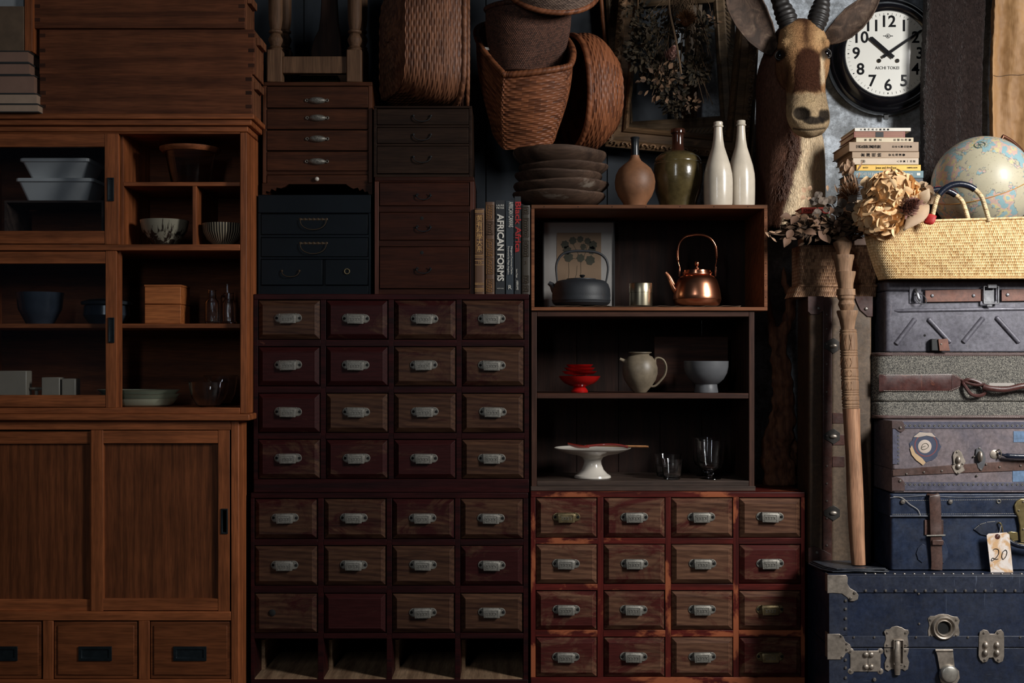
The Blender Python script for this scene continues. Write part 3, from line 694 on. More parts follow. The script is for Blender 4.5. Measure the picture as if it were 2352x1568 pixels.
# ------------------------------------------------------------------ on top of the cabinet: wooden boxes and old books
zc0 = ztop
def longbox(px0, px1, py0, z0, Y, lab, side=.155):
    z0 += .0006
    t = thing('wooden_box', lab, 'box', (X((px0 + px1) / 2, Y), Y + side / 2, z0), group='long wooden boxes on the left cabinet')
    x0, x1, z1 = X(px0, Y), X(px1, Y), Z(py0, Y)
    part('front_board', M().box(x0, x1, Y, Y + .018, z0, z1), 'box_wood', t, bevel=.002)
    m = M().box(x0, x1, Y + side - .018, Y + side, z0, z1).box(x0 + .001, x1 - .001, Y + .018, Y + side - .018, z0, z0 + .012); sep('hidden_board', m, 'box_wood', t)
    part('end_board', M().box(x1 - .016, x1 + .001, Y + .0181, Y + side - .0181, z0 + .001, z1 - .002), 'crate_end', t, bevel=.002)
    part('end_board', M().box(x0 - .001, x0 + .016, Y + .0181, Y + side - .0181, z0 + .001, z1 - .002), 'crate_end', t, bevel=.002)
    m = M()
    for k in range(3):
        zz = z0 + (z1 - z0) * (.16 + .33 * k)
        m.box(x1 - .019, x1 - .0, Y - .0006, Y + .002, zz, zz + .012); m.box(x0 + .001, x0 + .02, Y - .0006, Y + .002, zz, zz + .012)
    sep('joint_tenon', m, 'dovetail', t)
    m = M().box(x1 + .001, x1 + .016, Y + .03, Y + side - .03, z1 - .045, z1 - .02); part('hand_batten', m, 'crate_end', t, bevel=.002)
    return z1
z1 = longbox(91, 578, 169, zc0, T - .005, 'lowest and reddest of three long wooden boxes stacked on the left cabinet')
z1 = longbox(90, 584, 67, z1, T + .01, 'middle of three long wooden boxes stacked on the left cabinet, with coarse grain')
longbox(78, 562, -30, z1, T - .0, 'topmost of three long wooden boxes stacked on the left cabinet')
def lying_book(px0, px1, py0, py1, Y, dep, z0, cover, pg, lab, group, name='book', cat='book', spine=True, cth=.0035, th=None, titles=None):
    """a book lying flat, its spine (or page edges) to the viewer"""
    z1 = Z(py0, Y) if th is None else z0 + th; x0, x1 = X(px0, Y), X(px1, Y)
    t = thing(name, lab, cat, ((x0 + x1) / 2, Y + dep / 2, z0), group=group)
    m = M().box(x0, x1, Y, Y + dep, z0, z0 + cth).box(x0, x1, Y, Y + dep, z1 - cth, z1)
    if spine: m.box(x0, x1, Y - .001, Y + cth, z0, z1)
    part('cover', m, cover, t, bevel=.001)
    part('page_block', M().box(x0 + .004, x1 - .004, Y + (cth if spine else .003), Y + dep - .004, z0 + cth, z1 - cth), pg, t)
    return t, z1
zb = zc0
bl = [(-120, 89, 238, -.13, 'pages', 'lowest old book with dark covers in the pile at the far top left'), (-120, 86, 214, -.12, 'pages', 'second old book from the bottom of the far top left pile'),
      (-120, 80, 172, -.11, 'pages_dark', 'thick dark-edged old book in the middle of the far top left pile'), (-120, 69, 144, -.11, 'pages_dark', 'thinner old book on the thick one in the far top left pile'), (-120, 66, 116, -.11, 'pages_dark', 'topmost ragged old book of the far top left pile')]
for a, c, e, YY, pg, lab in bl:
    t, zb = lying_book(a, c, e, 0, YY, .28, zb, 'cover_dark', pg, lab, 'old books piled on the left cabinet', spine=False)
q = thing('cardboard_box', 'worn brown box standing on the pile of old books at the far top left', 'box', (X(-20, -.1), .05, zb))
part('panel', M().pb(-120, 55, 14, 0, -.1, .2) if 0 else M().box(X(-120, -.1), X(55, -.1), -.1, .15, zb, Z(14, -.1)), 'card', q, bevel=.002)
part('wooden_edge', M().box(X(56, -.1), X(74, -.1), -.1, .15, zb, Z(-30, -.1)), 'tansu_z', q, bevel=.002)
solo('paper_stack', M().box(X(-120, -.08), X(54, -.08), -.08, .12, Z(14, -.1) + .0005, Z(-40, -.1)), 'grey_paper', 'pale grey block of paper on the brown box in the top left corner', 'paper')
# ------------------------------------------------------------------ the three apothecary chests
CF = .02; CD = .42
def handle_mesh():
    m = M()
    def stad(hw, hh, y, n=10):
        r = hh; pts = []
        for k in range(n + 1): a = -PI / 2 + PI * k / n; pts.append(Vector((hw - r + r * math.cos(a), y, r * math.sin(a))))
        for k in range(n + 1): a = PI / 2 + PI * k / n; pts.append(Vector((-hw + r + r * math.cos(a), y, r * math.sin(a))))
        return pts
    m.rings([stad(.0455, .0135, 0), stad(.0455, .0135, -.0030), stad(.0435, .0115, -.0038), stad(.0425, .0105, -.0022)])
    # hooded grip standing out from the plate
    rows = []
    for y, z, hw in ((-.002, .0145, .0285), (-.010, .0150, .0290), (-.0165, .0115, .0290), (-.0195, .0040, .0285), (-.0200, -.0060, .0275), (-.0195, -.0165, .0265)):
        rows.append([Vector((-hw, y, z)), Vector((-hw + .002, y - .001, z)), Vector((hw - .002, y - .001, z)), Vector((hw, y, z)), Vector((hw - .001, y + .003, z - .001)), Vector((-hw + .001, y + .003, z - .001))])
    m.rings(rows)
    for s_ in (-1, 1): m.prism([(s_ * .0285, .0145), (s_ * .0265, .0145), (s_ * .0255, -.015), (s_ * .0265, -.015)], -.018, -.001)
    # raised lettering worn flat: a border and small pads
    for x in (-.020, .020): m.box(x - .0008, x + .0008, -.0222, -.0195, -.013, .006)
    for z in (-.0135, .0065): m.box(-.021, .021, -.0222, -.0190, z - .0007, z + .0007)
    return m
def screw_mesh():
    return M().disc((0, 0, 0), .0048, .0022, 12)
def embossed():
    m = M(); r = random.Random(3)
    for k in range(4):
        x = -.0135 + k * .009
        m.tube([(x - .003, -.0222, .002), (x, -.0226, -.004), (x + .003, -.0222, .002)], .0009, 5); m.tube([(x - .003, -.0222, -.007), (x + .003, -.0224, -.007 + r.uniform(-.002, .004))], .0009, 5)
    return m
HME = data(handle_mesh(), 'card_pull', 'pewter', ang=50); SME = data(screw_mesh(), 'screw', 'hole'); EME = data(embossed(), 'embossing', 'pewter')
HME2 = HME.copy(); HME2.materials[0] = MAT['brass_old']
def drawer_front(px0, px1, py0, py1, Y):
    x0, x1, z0, z1 = X(px0, Y), X(px1, Y), Z(py1, Y), Z(py0, Y); t = .016
    R = lambda q, y: [Vector((x0 + q, y, z0 + q)), Vector((x1 - q, y, z0 + q)), Vector((x1 - q, y, z1 - q)), Vector((x0 + q, y, z1 - q))]
    m = M().rings([R(.001, Y + .20), R(.001, Y + .004), R(.003, Y + .002), R(t, Y - .0085), R(t + .002, Y - .0095), R(t + .004, Y - .0090)])
    return m
def chest(name, lab, px0, px1, z0, z1, cols, rows, frame, dmat, tag, openrow=None, missing=(), broken=(), brassy=(), rowsnap=None, foot=0):
    Y = CF; x0, x1 = X(px0, Y), X(px1, Y)
    t = thing(name, lab, 'chest', ((x0 + x1) / 2, Y + CD / 2, z0))
    zr = [(Z(b, Y), Z(a, Y)) for a, b in rows]; xc = [(X(a, Y), X(b, Y)) for a, b in cols]
    fz = frame + '_z' if frame + '_z' in MAT else frame
    sep('top_board', M().box(x0, x1, Y, Y + CD, zr[0][1], z1), frame, t, bevel=.002)
    sep('bottom_board', M().box(x0, x1, Y, Y + CD, z0, zr[-1][0]), frame, t, bevel=.002)
    sep('side_board', M().box(x0, xc[0][0], Y, Y + CD, zr[-1][0], zr[0][1]).box(xc[-1][1], x1, Y, Y + CD, zr[-1][0], zr[0][1]), fz, t, bevel=.001)
    m = M()
    for (a, b), (c, d) in zip(xc, xc[1:]): m.box(b, c, Y + .0008, Y + CD - .02, zr[-1][0], zr[0][1])
    sep('upright', m, fz, t, bevel=.001)
    m = M()
    for (a, b), (c, d) in zip(zr, zr[1:]):
        for u, v in xc: m.box(u, v, Y, Y + CD - .02, d, a)
    sep('rail', m, frame, t, bevel=.001)
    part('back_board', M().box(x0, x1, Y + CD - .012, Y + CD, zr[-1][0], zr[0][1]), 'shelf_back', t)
    rr = random.Random(len(lab))
    for i, (ry0, ry1) in enumerate(rows):
        for j, (cx0, cx1) in enumerate(cols):
            if i == openrow:
                # a grooved partition and bare floor board inside the empty opening
                u, v = xc[j]; part('runner', M().box(u + .0005, u + .012, Y + .12, Y + CD - .03, zr[i][0] + .0005, zr[i][1] - .03), 'raw_pine', t)
                part('floor_board', M().box(u + .0005, v - .0005, Y + .004, Y + CD - .03, zr[i][0] + .0002, zr[i][0] + .004), 'raw_pine', t); continue
            YY = Y + rr.uniform(-.001, .003)
            m = drawer_front(cx0 + .7, cx1 - .7, ry0 + 1, ry1 - .7, YY)
            d = part('drawer', m, dmat, t, smooth=False, bevel=.0007)
            hx = (X(cx0, Y) + X(cx1, Y)) / 2 - .0015 + rr.uniform(-.002, .002); hz = (zr[i][0] + zr[i][1]) / 2 + .004 + rr.uniform(-.001, .001)
            if (i, j) in missing: continue
            if (i, j) in broken:
                inst('broken_handle', SME, (hx - .043, YY - .0095, hz - .002), d, scale=(2.4, 2, 2.4)); continue
            rz = rr.uniform(-.03, .03)
            h = inst('card_handle', HME2 if (i, j) in brassy else HME, (hx, YY - .0092, hz), d, rot=(0, rz, 0), scale=(1, .68, 1.04))
            if (i, j) in brassy: h['label'] = 'dull brown metal handle'
            for k, me_, dx in (('screw', SME, -.0385), ('screw', SME, .0385), ('embossing', EME, 0)):
                if k == 'embossing' or 1:
                    pass
            h2 = inst('screw', SME, (hx - .0385, YY - .0092 - .0012, hz), d); h3 = inst('screw', SME, (hx + .0385, YY - .0092 - .002, hz), d); inst('embossing', EME, (hx, YY - .0092, hz), d, rot=(0, rz, 0), scale=(1, .68, 1.04))
    return t
zl = Z(1131, CF); zu = Z(675, CF); zR = Z(1130, CF)
cU = ((592, 736), (748, 892), (904, 1048), (1060, 1204)); rU = ((688, 780), (795, 887), (902, 994), (1008, 1100))
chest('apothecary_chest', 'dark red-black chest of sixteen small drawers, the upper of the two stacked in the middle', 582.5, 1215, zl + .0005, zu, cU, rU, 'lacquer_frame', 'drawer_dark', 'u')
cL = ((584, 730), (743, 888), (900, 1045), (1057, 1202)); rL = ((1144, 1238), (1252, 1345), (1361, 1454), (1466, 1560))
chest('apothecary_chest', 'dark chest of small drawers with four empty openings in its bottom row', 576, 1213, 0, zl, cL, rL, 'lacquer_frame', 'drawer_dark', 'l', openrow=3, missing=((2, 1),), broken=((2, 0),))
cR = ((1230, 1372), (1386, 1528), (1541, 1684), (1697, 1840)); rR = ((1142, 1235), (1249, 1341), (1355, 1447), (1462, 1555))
chest('apothecary_chest', 'worn red chest of sixteen drawers with orange paint showing, below the open shelves', 1219, 1849, 0, zR, cR, rR, 'lacquer_worn', 'drawer_paler', 'r', brassy=((0, 0), (2, 3), (3, 3)))

# ------------------------------------------------------------------ small cabinets standing on the middle chest
def cup_pull(cx, py, Y, par, hw=.030, hh=.0115):
    m = M(); c = P(cx, py, Y)
    rg = []
    for q, d in ((1, 0), (.98, -.004), (.8, -.009), (.45, -.0125), (.05, -.0135)):
        rg.append([c + Vector((hw * q * math.cos(2 * PI * j / 28), d, hh * q * math.sin(2 * PI * j / 28))) for j in range(28)])
    m.rings(rg)
    for s_ in (-1, 1):
        m.tube([c + Vector((s_ * (hw + .0045 + .0045 * math.cos(a)), -.003, .0045 * math.sin(a))) for a in [2 * PI * k / 14 for k in range(14)]], .0018, 6, loop=True)
    for k in range(9):
        a = 2 * PI * k / 9; m.tube([c + Vector((hw * .55 * math.cos(a), -.0118, hh * .55 * math.sin(a))), c + Vector((hw * .15 * math.cos(a + .8), -.0142, hh * .15 * math.sin(a + .8)))], .0011, 5)
    return part('cup_handle', m, 'pewter', par, ang=60)
def bail(cx, py, Y, par, w=20, drop=12, mat='brass_old', r=.0014, plate=True, curl=False):
    c = P(cx, py, Y); hw = L(w, Y); dz = L(drop, Y); m = M()
    pts = [c + Vector((hw * math.cos(PI + PI * k / 14), -.006 - .004 * math.sin(PI * k / 14), -dz * abs(math.sin(PI * k / 14)) ** .8)) for k in range(15)]
    if curl: pts = [c + Vector((-hw + .008, -.008, .0)), c + Vector((-hw + .004, -.008, .005)), c + Vector((-hw, -.008, .004))] + pts + [c + Vector((hw, -.008, .004)), c + Vector((hw - .004, -.008, .007))]
    m.tube(pts, r, 7); h = part('bail_handle', m, mat, par)
    if plate:
        m = M(); n = 7
        for k in range(n): m.disc(c + Vector((-hw + 2 * hw * k / (n - 1), 0, .001)), .0048, .0016, 10)
        m.box(c.x - hw, c.x + hw, c.y - .001, c.y, c.z - .002, c.z + .003); part('handle_plate', m, mat, h)
    else:
        m = M()
        for s_ in (-1, 1): m.disc(c + Vector((s_ * hw, -.0, .0)), .004, .006, 10)
        part('handle_post', m, mat, h)
def small_cabinet(name, lab, px0, px1, py0, z0, Y, dep, side, top, drawers, mats, ztop_=None, botpx=None):
    """drawers = list of (px0, px1, py0, py1, kind, handle x, handle y)"""
    x0, x1 = X(px0, Y), X(px1, Y); z1 = Z(py0, Y)
    t = thing(name, lab, 'cabinet', ((x0 + x1) / 2, Y + dep / 2, z0)); mx, mz, md = mats; s_ = L(side, Y)
    zb = Z(botpx, Y) if botpx else z0 + .012
    part('top_board', M().box(x0, x1, Y, Y + dep, z1 - L(top, Y), z1), mx, t, bevel=.002)
    sep('side_board', M().box(x0, x0 + s_, Y + .0005, Y + dep, z0, z1 - L(top, Y)).box(x1 - s_, x1, Y + .0005, Y + dep, z0, z1 - L(top, Y)), mz, t, bevel=.0015)
    part('back_board', M().box(x0 + s_, x1 - s_, Y + .012, Y + dep, z0, z1 - L(top, Y)), mx, t)
    part('bottom_rail', M().box(x0 + s_, x1 - s_, Y + .001, Y + .012, z0, zb), mx, t, bevel=.001)
    ys = sorted(set(d[2] for d in drawers)); prev = py0 + top
    for d in sorted(drawers, key=lambda d: d[2]):
        if d[2] - prev > 2 and d[2] != drawers[0][2] or (d[2] - prev > 2):
            part('rail', M().box(x0 + s_, x1 - s_, Y + .001, Y + .012, Z(d[2], Y), Z(prev, Y)), mx, t, bevel=.001)
        prev = max(prev, d[3])
    for a, b, c, e, kind, hx, hy in drawers:
        q = part('drawer', M().pb(a + .8, b - .8, c + .8, e - .8, Y - .001, Y + .0119), md, t, bevel=.0015)
        if kind == 'cup': cup_pull(hx, hy, Y - .001, q)
        elif kind == 'bail': bail(hx, hy, Y - .001, q, 16, 10, 'iron_pull', plate=False, curl=True)
        elif kind == 'wide': bail(hx, hy, Y - .001, q, 30, 24, 'gilt_dull', plate=True)
        elif kind == 'mid': bail(hx, hy, Y - .001, q, 20, 14, 'gilt_dull', plate=False)
        elif kind == 'ring':
            c0 = P(hx, hy, Y - .004); part('ring_handle', M().tube([c0 + Vector((.0085 * math.cos(a_), 0, .0085 * math.sin(a_))) for a_ in [2 * PI * k / 20 for k in range(20)]], .002, 7, loop=True), 'brass_old', q)
        elif kind == 'knob': part('knob', M().ball(P(hx, hy, Y - .008), (.0075, .007, .0075), 16), 'white_ware', q)
        elif kind == 'drop': bail(hx, hy, Y - .001, q, 20, 14, 'black', plate=False, r=.0016)
        if kind == 'bail' and c > 480: part('keyhole', M().disc(P(hx - 4, c + 14, Y - .001), .006, .001, 12), 'hole', q)
    return t, z1
Y1 = .07
t, zK = small_cabinet('lacquer_chest', 'low black lacquered chest with thin brass handles, under the cup-handled cabinet', 592, 852, 447, zu, Y1, .33, 6, 42,
    [(599, 845, 491, 539, 'wide', 720, 504), (599, 845, 545, 590, 'wide', 720, 559), (599, 741, 595, 655, 'mid', 668, 622), (746, 845, 595, 655, 'ring', 797, 623)], ('black_lacquer',) * 3, botpx=656)
Yc = .09
x0, x1 = X(603, Yc), X(855, Yc); zbase = zK
t, zT = small_cabinet('document_cabinet', 'small brown wooden cabinet with four silver cup handles and a scalloped base', 603, 855, 188, Z(420, Yc), Yc, .30, 9, 9,
    [(612, 846, 198, 248, 'cup', 728, 231), (612, 846, 250, 297, 'cup', 729, 271), (612, 846, 299, 346, 'cup', 729, 319), (612, 846, 348, 393, 'cup', 728, 371), (612, 846, 401, 423, 'knob', 728, 411)], ('cabinet_brown', 'cabinet_brown_z', 'cabinet_brown'), botpx=419)
zB0 = Z(421, Yc)
pts = [(603, 421), (855, 421), (855, 447), (848, 447), (845, 440), (838, 441), (834, 434), (826, 438), (822, 431), (812, 434), (803, 429), (795, 423), (664, 423), (655, 429), (646, 433), (636, 431), (632, 438), (624, 434), (619, 441), (612, 439), (609, 447), (603, 447)]
m = M().prism([(X(a, Yc), max(zK, Z(b, Yc) - .0) if b > 445 else Z(b, Yc)) for a, b in pts], Yc - .004, Yc + .012)
part('scalloped_base', m, 'cabinet_brown', t)
m = M().box(x0, x0 + .012, Yc + .0121, Yc + .3, zK, zB0 + .001).box(x1 - .012, x1, Yc + .0121, Yc + .3, zK, zB0 + .001); sep('foot_board', m, 'cabinet_brown', t)
zTop1 = zT
Y2 = .06
t, zM = small_cabinet('drawer_chest', 'reddish-brown three-drawer chest with curled iron handles, beside the standing books', 860, 1089, 406, zu, Y2, .34, 10, 10,
    [(871, 1078, 419, 473, 'bail', 973, 449), (871, 1078, 487, 552, 'bail', 973, 522), (871, 1078, 566, 663, 'bail', 973, 618)], ('red_brown', 'red_brown_z', 'red_brown'), botpx=664)
t, zM2 = small_cabinet('drawer_chest', 'dull dark brown three-drawer chest stacked on the reddish one, below the woven baskets', 858, 1084, 243, zM, Y2 + .01, .33, 7, 5,
    [(865, 1077, 249, 287, 'drop', 970, 266), (865, 1077, 292, 330, 'drop', 970, 309), (865, 1077, 335, 399, 'drop', 970, 360)], ('tea_brown', 'tea_brown', 'tea_brown'), botpx=400)

# turned-leg chair frame on the cup-handled cabinet
Y = .12
t = thing('turned_stool', 'wooden stool with turned legs and square feet standing on the cup-handled cabinet', 'stool', (X(723, Y), Y + .14, zTop1))
def turned_leg(px, YY):
    hw = L(17.5, YY); cx = X(px, YY); m = M()
    zs = Z(117, YY); m.box(cx - hw, cx + hw, YY - hw, YY + hw, zTop1 + .0005, zs); q = part('leg', m, 'oak_leg', t, bevel=.004)
    pr = [(15, 117), (14, 114), (16.5, 111), (12, 107), (13, 103), (16.5, 95), (16.5, 90), (13, 83), (11, 79), (15.5, 76), (15.5, 72), (12, 69), (14, 60), (16, 45), (16.5, 0), (16, -60)]
    part('turning', M().lathe([(L(r, YY), Z(a, YY)) for r, a in pr], 28, mat=Matrix.Translation((cx, YY, 0))), 'oak_leg', q)
for px in (633, 815):
    turned_leg(px, Y); turned_leg(px + (8 if px < 700 else -2) + (30 if px < 700 else 20) * 0 + (12 if px < 700 else 15), Y + .27)
m = M().box(X(650, Y), X(798, Y), Y - .012, Y + .012, Z(170, Y), Z(131, Y)); part('stretcher', m, 'oak_leg', t, bevel=.003)
m = M().box(X(660, Y), X(806, Y), Y + .26, Y + .28, Z(170, Y), Z(131, Y)); part('stretcher', m, 'oak_leg', t, bevel=.003)
solo('green_box', M().box(X(690, .27), X(776, .27), .27, .34, zTop1 + .0005, Z(173, .27)), 'green_box', 'small dull green box behind the stool stretcher', 'box', bevel=.002)
# dark plank shapes leaning behind the stool
m = M(); pts = [(700, 150), (698, 90), (706, 60), (716, 40), (720, 10), (724, -60), (758, -60), (762, 20), (768, 60), (772, 110), (772, 150), (776, 172), (696, 172)]
m.prism([(X(a, .30), Z(b, .30)) for a, b in pts], .46, .49)
solo('driftwood_board', m, 'root_dark', 'dark weathered wooden board standing upright behind the stool', 'board', bevel=.004)

# ------------------------------------------------------------------ standing books between the drawer chest and the crate
def upright_book(px0, px1, py0, Y, dep, cover, lab, rounded=True, tilt=0):
    x0, x1, z1 = X(px0, Y), X(px1, Y), Z(py0, Y); z0 = zu
    t = thing('book', lab, 'book', ((x0 + x1) / 2, Y + dep / 2, z0), group='books standing beside the crate')
    c = .0025; k = 8; out = []
    w_ = (x1 - x0) / 2; mx = (x0 + x1) / 2; bul = .004 if rounded else .0006
    sec = [(x0, Y + dep), (x0, Y + .003)] + [(mx - w_ * math.cos(PI * i / k), Y - bul * math.sin(PI * i / k)) for i in range(1, k)] + [(x1, Y + .003), (x1, Y + dep), (x1 - c, Y + dep), (x1 - c, Y + .006), (x0 + c, Y + .006), (x0 + c, Y + dep)]
    m = M().rings([[Vector((a, b, z)) for a, b in sec] for z in (z0, z1)])
    part('cover', m, cover, t, ang=50)
    part('page_block', M().box(x0 + c, x1 - c, Y + .0065, Y + dep - .004, z0 + .003, z1 - .004), 'pages', t)
    return t
def spine_text(t, s_, px, py, Y, hpx, length_px, mat, name='title', bold=0.):
    """lettering running down the spine"""
    return text(name, s_, L(hpx, Y) * 1.38, (X(px, Y), Y - .0052, Z(py, Y)), mat, t, rot=(PI / 2, PI / 2, 0), fit=L(length_px, Y), bold=bold)
Y = .05
b1 = upright_book(1090, 1113, 479, Y, .19, 'book_gilt', 'brown gilt-lettered book, leftmost and shortest of the standing books')
b2 = upright_book(1115, 1136, 464, Y, .21, 'book_gilt', 'brown book with ornate gilt panels, second from the left of the standing books')
b3 = upright_book(1137.5, 1160, 460, Y, .23, 'book_black', 'black book with large cream capital letters down its spine', False)
b4 = upright_book(1161.5, 1180, 461, Y, .11, 'book_slate', 'dark slate book with narrow white lettering at the top of its spine', False)
b5 = upright_book(1181.5, 1196.5, 451, Y, .10, 'book_black', 'tall thin black book with red lettering down its spine', False)
b6 = upright_book(1198, 1217.5, 471.5, Y, .2, 'book_gilt_dark', 'dark book with dull gilt spine numbered 3, right against the crate')
def gilt_bars(t, px0, px1, ys, mat, nm='gilt_rule'):
    m = M()
    for y in ys: m.box(X(px0, Y), X(px1, Y), Y - .0052, Y - .002, Z(y + 1, Y), Z(y, Y))
    part(nm, m, mat, t)
def ornament(t, px0, px1, py0, py1, mat, seed):
    m = M(); r = random.Random(seed); cx = (px0 + px1) / 2; hw = (px1 - px0) / 2 - 1.5; y = py0 + 3
    while y < py1 - 3:
        for s_ in (-1, 1):
            q = hw * r.uniform(.35, .9); pts = [P(cx + s_ * (q * math.sin(a) * .9 + .4), y + 2.6 - 2.6 * math.cos(a), Y - .0052) for a in [0, .6, 1.3, 2., 2.7, 3.6, 4.4]]
            m.tube(pts, .0006, 4)
        y += 5.6
    for a in ((px0 + 1, py0 + 1, px1 - 1, py0 + 1), (px0 + 1, py1 - 1, px1 - 1, py1 - 1), (px0 + 1, py0 + 1, px0 + 1, py1 - 1), (px1 - 1, py0 + 1, px1 - 1, py1 - 1)):
        m.tube([P(a[0], a[1], Y - .0052), P(a[2], a[3], Y - .0052)], .0006, 4)
    part('gilt_ornament', m, mat, t)
gilt_bars(b1, 1091, 1112, (484, 487, 586, 590, 598, 608, 650, 653, 662, 665, 668), 'gilt')
m = M()
for a in ((1093, 494, 1110, 494), (1093, 582, 1110, 582), (1093, 494, 1093, 582), (1110, 494, 1110, 582)): m.tube([P(a[0], a[1], Y - .0052), P(a[2], a[3], Y - .0052)], .0008, 4)
part('title_frame', m, 'gilt', b1)
for i, ch in enumerate('黄有科學大系'): text('title', ch, L(15, Y), (X(1101.5, Y), Y - .0052, Z(502 + i * 14.2, Y)), 'gilt', b1)
text('title', '10', L(9, Y), (X(1101.5, Y), Y - .0052, Z(603, Y)), 'gilt', b1)
for a, b in ((470, 504), (508, 540), (548, 588), (592, 630), (640, 670)): ornament(b2, 1116, 1135, a, b, 'gilt' if a != 508 else 'gilt_dull', a)
for a, b in ((475, 492), (500, 545), (552, 590), (632, 650), (655, 670)): ornament(b6, 1200, 1216, a, b, 'gilt_dull', a)
text('volume_number', '3', L(12, Y), (X(1207, Y), Y - .0052, Z(604, Y)), 'gilt_dull', b6)
spine_text(b3, 'AFRICAN FORMS', 1149, 569, Y, 15, 154, 'print_white', bold=.0008)
text('author', 'LAURE\nMEYER', L(6, Y), (X(1149, Y), Y - .0035, Z(475, Y)), 'print_white', b3)
text('publisher', 'ASSOULINE', L(3, Y), (X(1149, Y), Y - .0035, Z(662.5, Y)), 'print_white', b3)
spine_text(b4, 'AFRICAN CANVAS', 1173, 493, Y, 10.5, 58, 'print_white'); spine_text(b4, 'Margaret Courtney-Clarke', 1175, 598, Y, 4, 64, 'print_white', 'author'); spine_text(b4, 'Foreword by Maya Angelou', 1168, 598, Y, 4, 64, 'print_white', 'author')
text('publisher', 'R', L(14, Y), (X(1171, Y), Y - .0035, Z(660, Y)), 'print_white', b4)
spine_text(b5, 'Black Africa', 1189.5, 521, Y, 13, 116, 'print_red', bold=.0006); spine_text(b5, 'ABRAMS', 1188, 655, Y, 5, 22, 'print_white', 'publisher'); spine_text(b5, 'Laure Meyer', 1187, 628, Y, 4, 20, 'print_white', 'author')
# ------------------------------------------------------------------ open shelf unit and crate on the red chest
YS = .06; SD = .36
zs1 = Z(714, YS); t = thing('shelf_unit', 'dark brown open two-shelf wooden unit standing on the worn red chest', 'shelf', (X(1476, YS), YS + SD / 2, zR))
sep('side_board', M().box(X(1220, YS), X(1233, YS), YS, YS + SD, zR + .0008, zs1).box(X(1720, YS), X(1733, YS), YS, YS + SD, zR + .0008, zs1), 'shelf_dark_z', t, bevel=.002)
part('top_board', M().box(X(1233, YS), X(1720, YS), YS, YS + SD, Z(727, YS), zs1), 'shelf_dark', t, bevel=.0015)
part('shelf', M().box(X(1233, YS), X(1720, YS), YS + .002, YS + SD, Z(915, YS), Z(903, YS)), 'shelf_dark', t, bevel=.0015)
part('bottom_board', M().box(X(1233, YS), X(1720, YS), YS, YS + SD, Z(1116, YS), Z(1104, YS)), 'shelf_grey', t, bevel=.0015)
part('plinth', M().box(X(1219, YS), X(1735, YS), YS - .003, YS + .02, zR + .0008, Z(1116, YS)), 'shelf_grey', t, bevel=.0015)
xx = X(1233, YS)
for k in range(5):
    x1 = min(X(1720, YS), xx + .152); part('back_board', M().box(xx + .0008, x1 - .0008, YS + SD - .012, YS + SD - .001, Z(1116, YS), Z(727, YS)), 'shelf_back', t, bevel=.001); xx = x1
YK = .05; KD = .36
zc = Z(470, YK); t = thing('wooden_crate', 'open-fronted wooden crate holding the kettles, standing on top of the shelf unit', 'crate', (X(1490, YK), YK + KD / 2, zs1))
part('top_board', M().box(X(1220, YK), X(1763, YK), YK, YK + KD, Z(479, YK), zc), 'crate_wood', t, bevel=.0015)
part('bottom_board', M().box(X(1220, YK), X(1763, YK), YK, YK + KD, zs1 + .0008, Z(705, YK)), 'crate_wood_light', t, bevel=.0015)
sep('side_board', M().box(X(1220, YK), X(1227.5, YK), YK, YK + KD, Z(705, YK), Z(479, YK)).box(X(1755, YK), X(1763, YK), YK, YK + KD, Z(705, YK), Z(479, YK)), 'crate_wood_light', t, bevel=.001)
part('back_board', M().box(X(1228, YK), X(1755, YK), YK + KD - .012, YK + KD - .001, Z(705, YK), Z(479, YK)), 'shelf_back', t)
m = M()
for i in range(8): m.ball((X(1759, YK), YK - .0002, Z(500 + i * 26, YK)), .0016, 6)
for i in range(7): m.ball((X(1250 + i * 78, YK), YK - .0002, Z(474.5, YK)), .0016, 6)
sep('nail', m, 'hole', t)
K1 = Z(705, YK) + .0008
# cloth under the kettles
m = M(); ys = [YK + .03 + .22 * j / 8 for j in range(9)]; r5 = random.Random(5); g = []
hh = [r5.uniform(.002, .0085) for _ in range(34)]
for k in range(34):
    x = X(1264 + (1702 - 1264) * k / 33, YK + .03)
    g.append([Vector((x, y + r5.uniform(-.003, .003), K1 + .0012 + hh[k] * (.55 if j == 0 else .25) * (1 if j % 2 == 0 else .4))) for j, y in enumerate(ys)])
m.rings(g, closed=False, cap=False)
solo('sackcloth_mat', m, 'sack', 'rough brown sackcloth runner under the kettles in the crate', 'cloth', solid=.0012)
K2 = K1 + .008
# framed print
Y = YK + .27
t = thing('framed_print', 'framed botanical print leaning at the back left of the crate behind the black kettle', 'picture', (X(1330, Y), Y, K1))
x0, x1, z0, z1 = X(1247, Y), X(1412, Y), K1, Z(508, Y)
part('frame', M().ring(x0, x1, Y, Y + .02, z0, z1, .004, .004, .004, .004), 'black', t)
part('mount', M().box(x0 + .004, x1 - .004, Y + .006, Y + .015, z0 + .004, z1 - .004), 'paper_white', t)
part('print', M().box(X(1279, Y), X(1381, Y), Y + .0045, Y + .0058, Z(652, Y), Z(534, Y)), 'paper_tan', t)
m = M(); r = random.Random(8); cx, cy = 1330, 575
for (a, b, q) in ((1316, 552, 15), (1333, 549, 13), (1350, 553, 13), (1298, 561, 16), (1362, 562, 17), (1303, 574, 17), (1360, 574, 16), (1340, 566, 12), (1306, 590, 19), (1334, 592, 16), (1356, 597, 19)):
    pts = []
    for k in range(14):
        an = 2 * PI * k / 14; rr = q * .62 * (1 if k % 2 else .8) * (1.15 if k == 10 else 1)
        pts.append((X(a + rr * math.cos(an), Y), Z(b - rr * math.sin(an), Y)))
    m.prism(pts, Y + .0035, Y + .0044)
part('printed_leaves', m, 'leaf_print', t)
m = M()
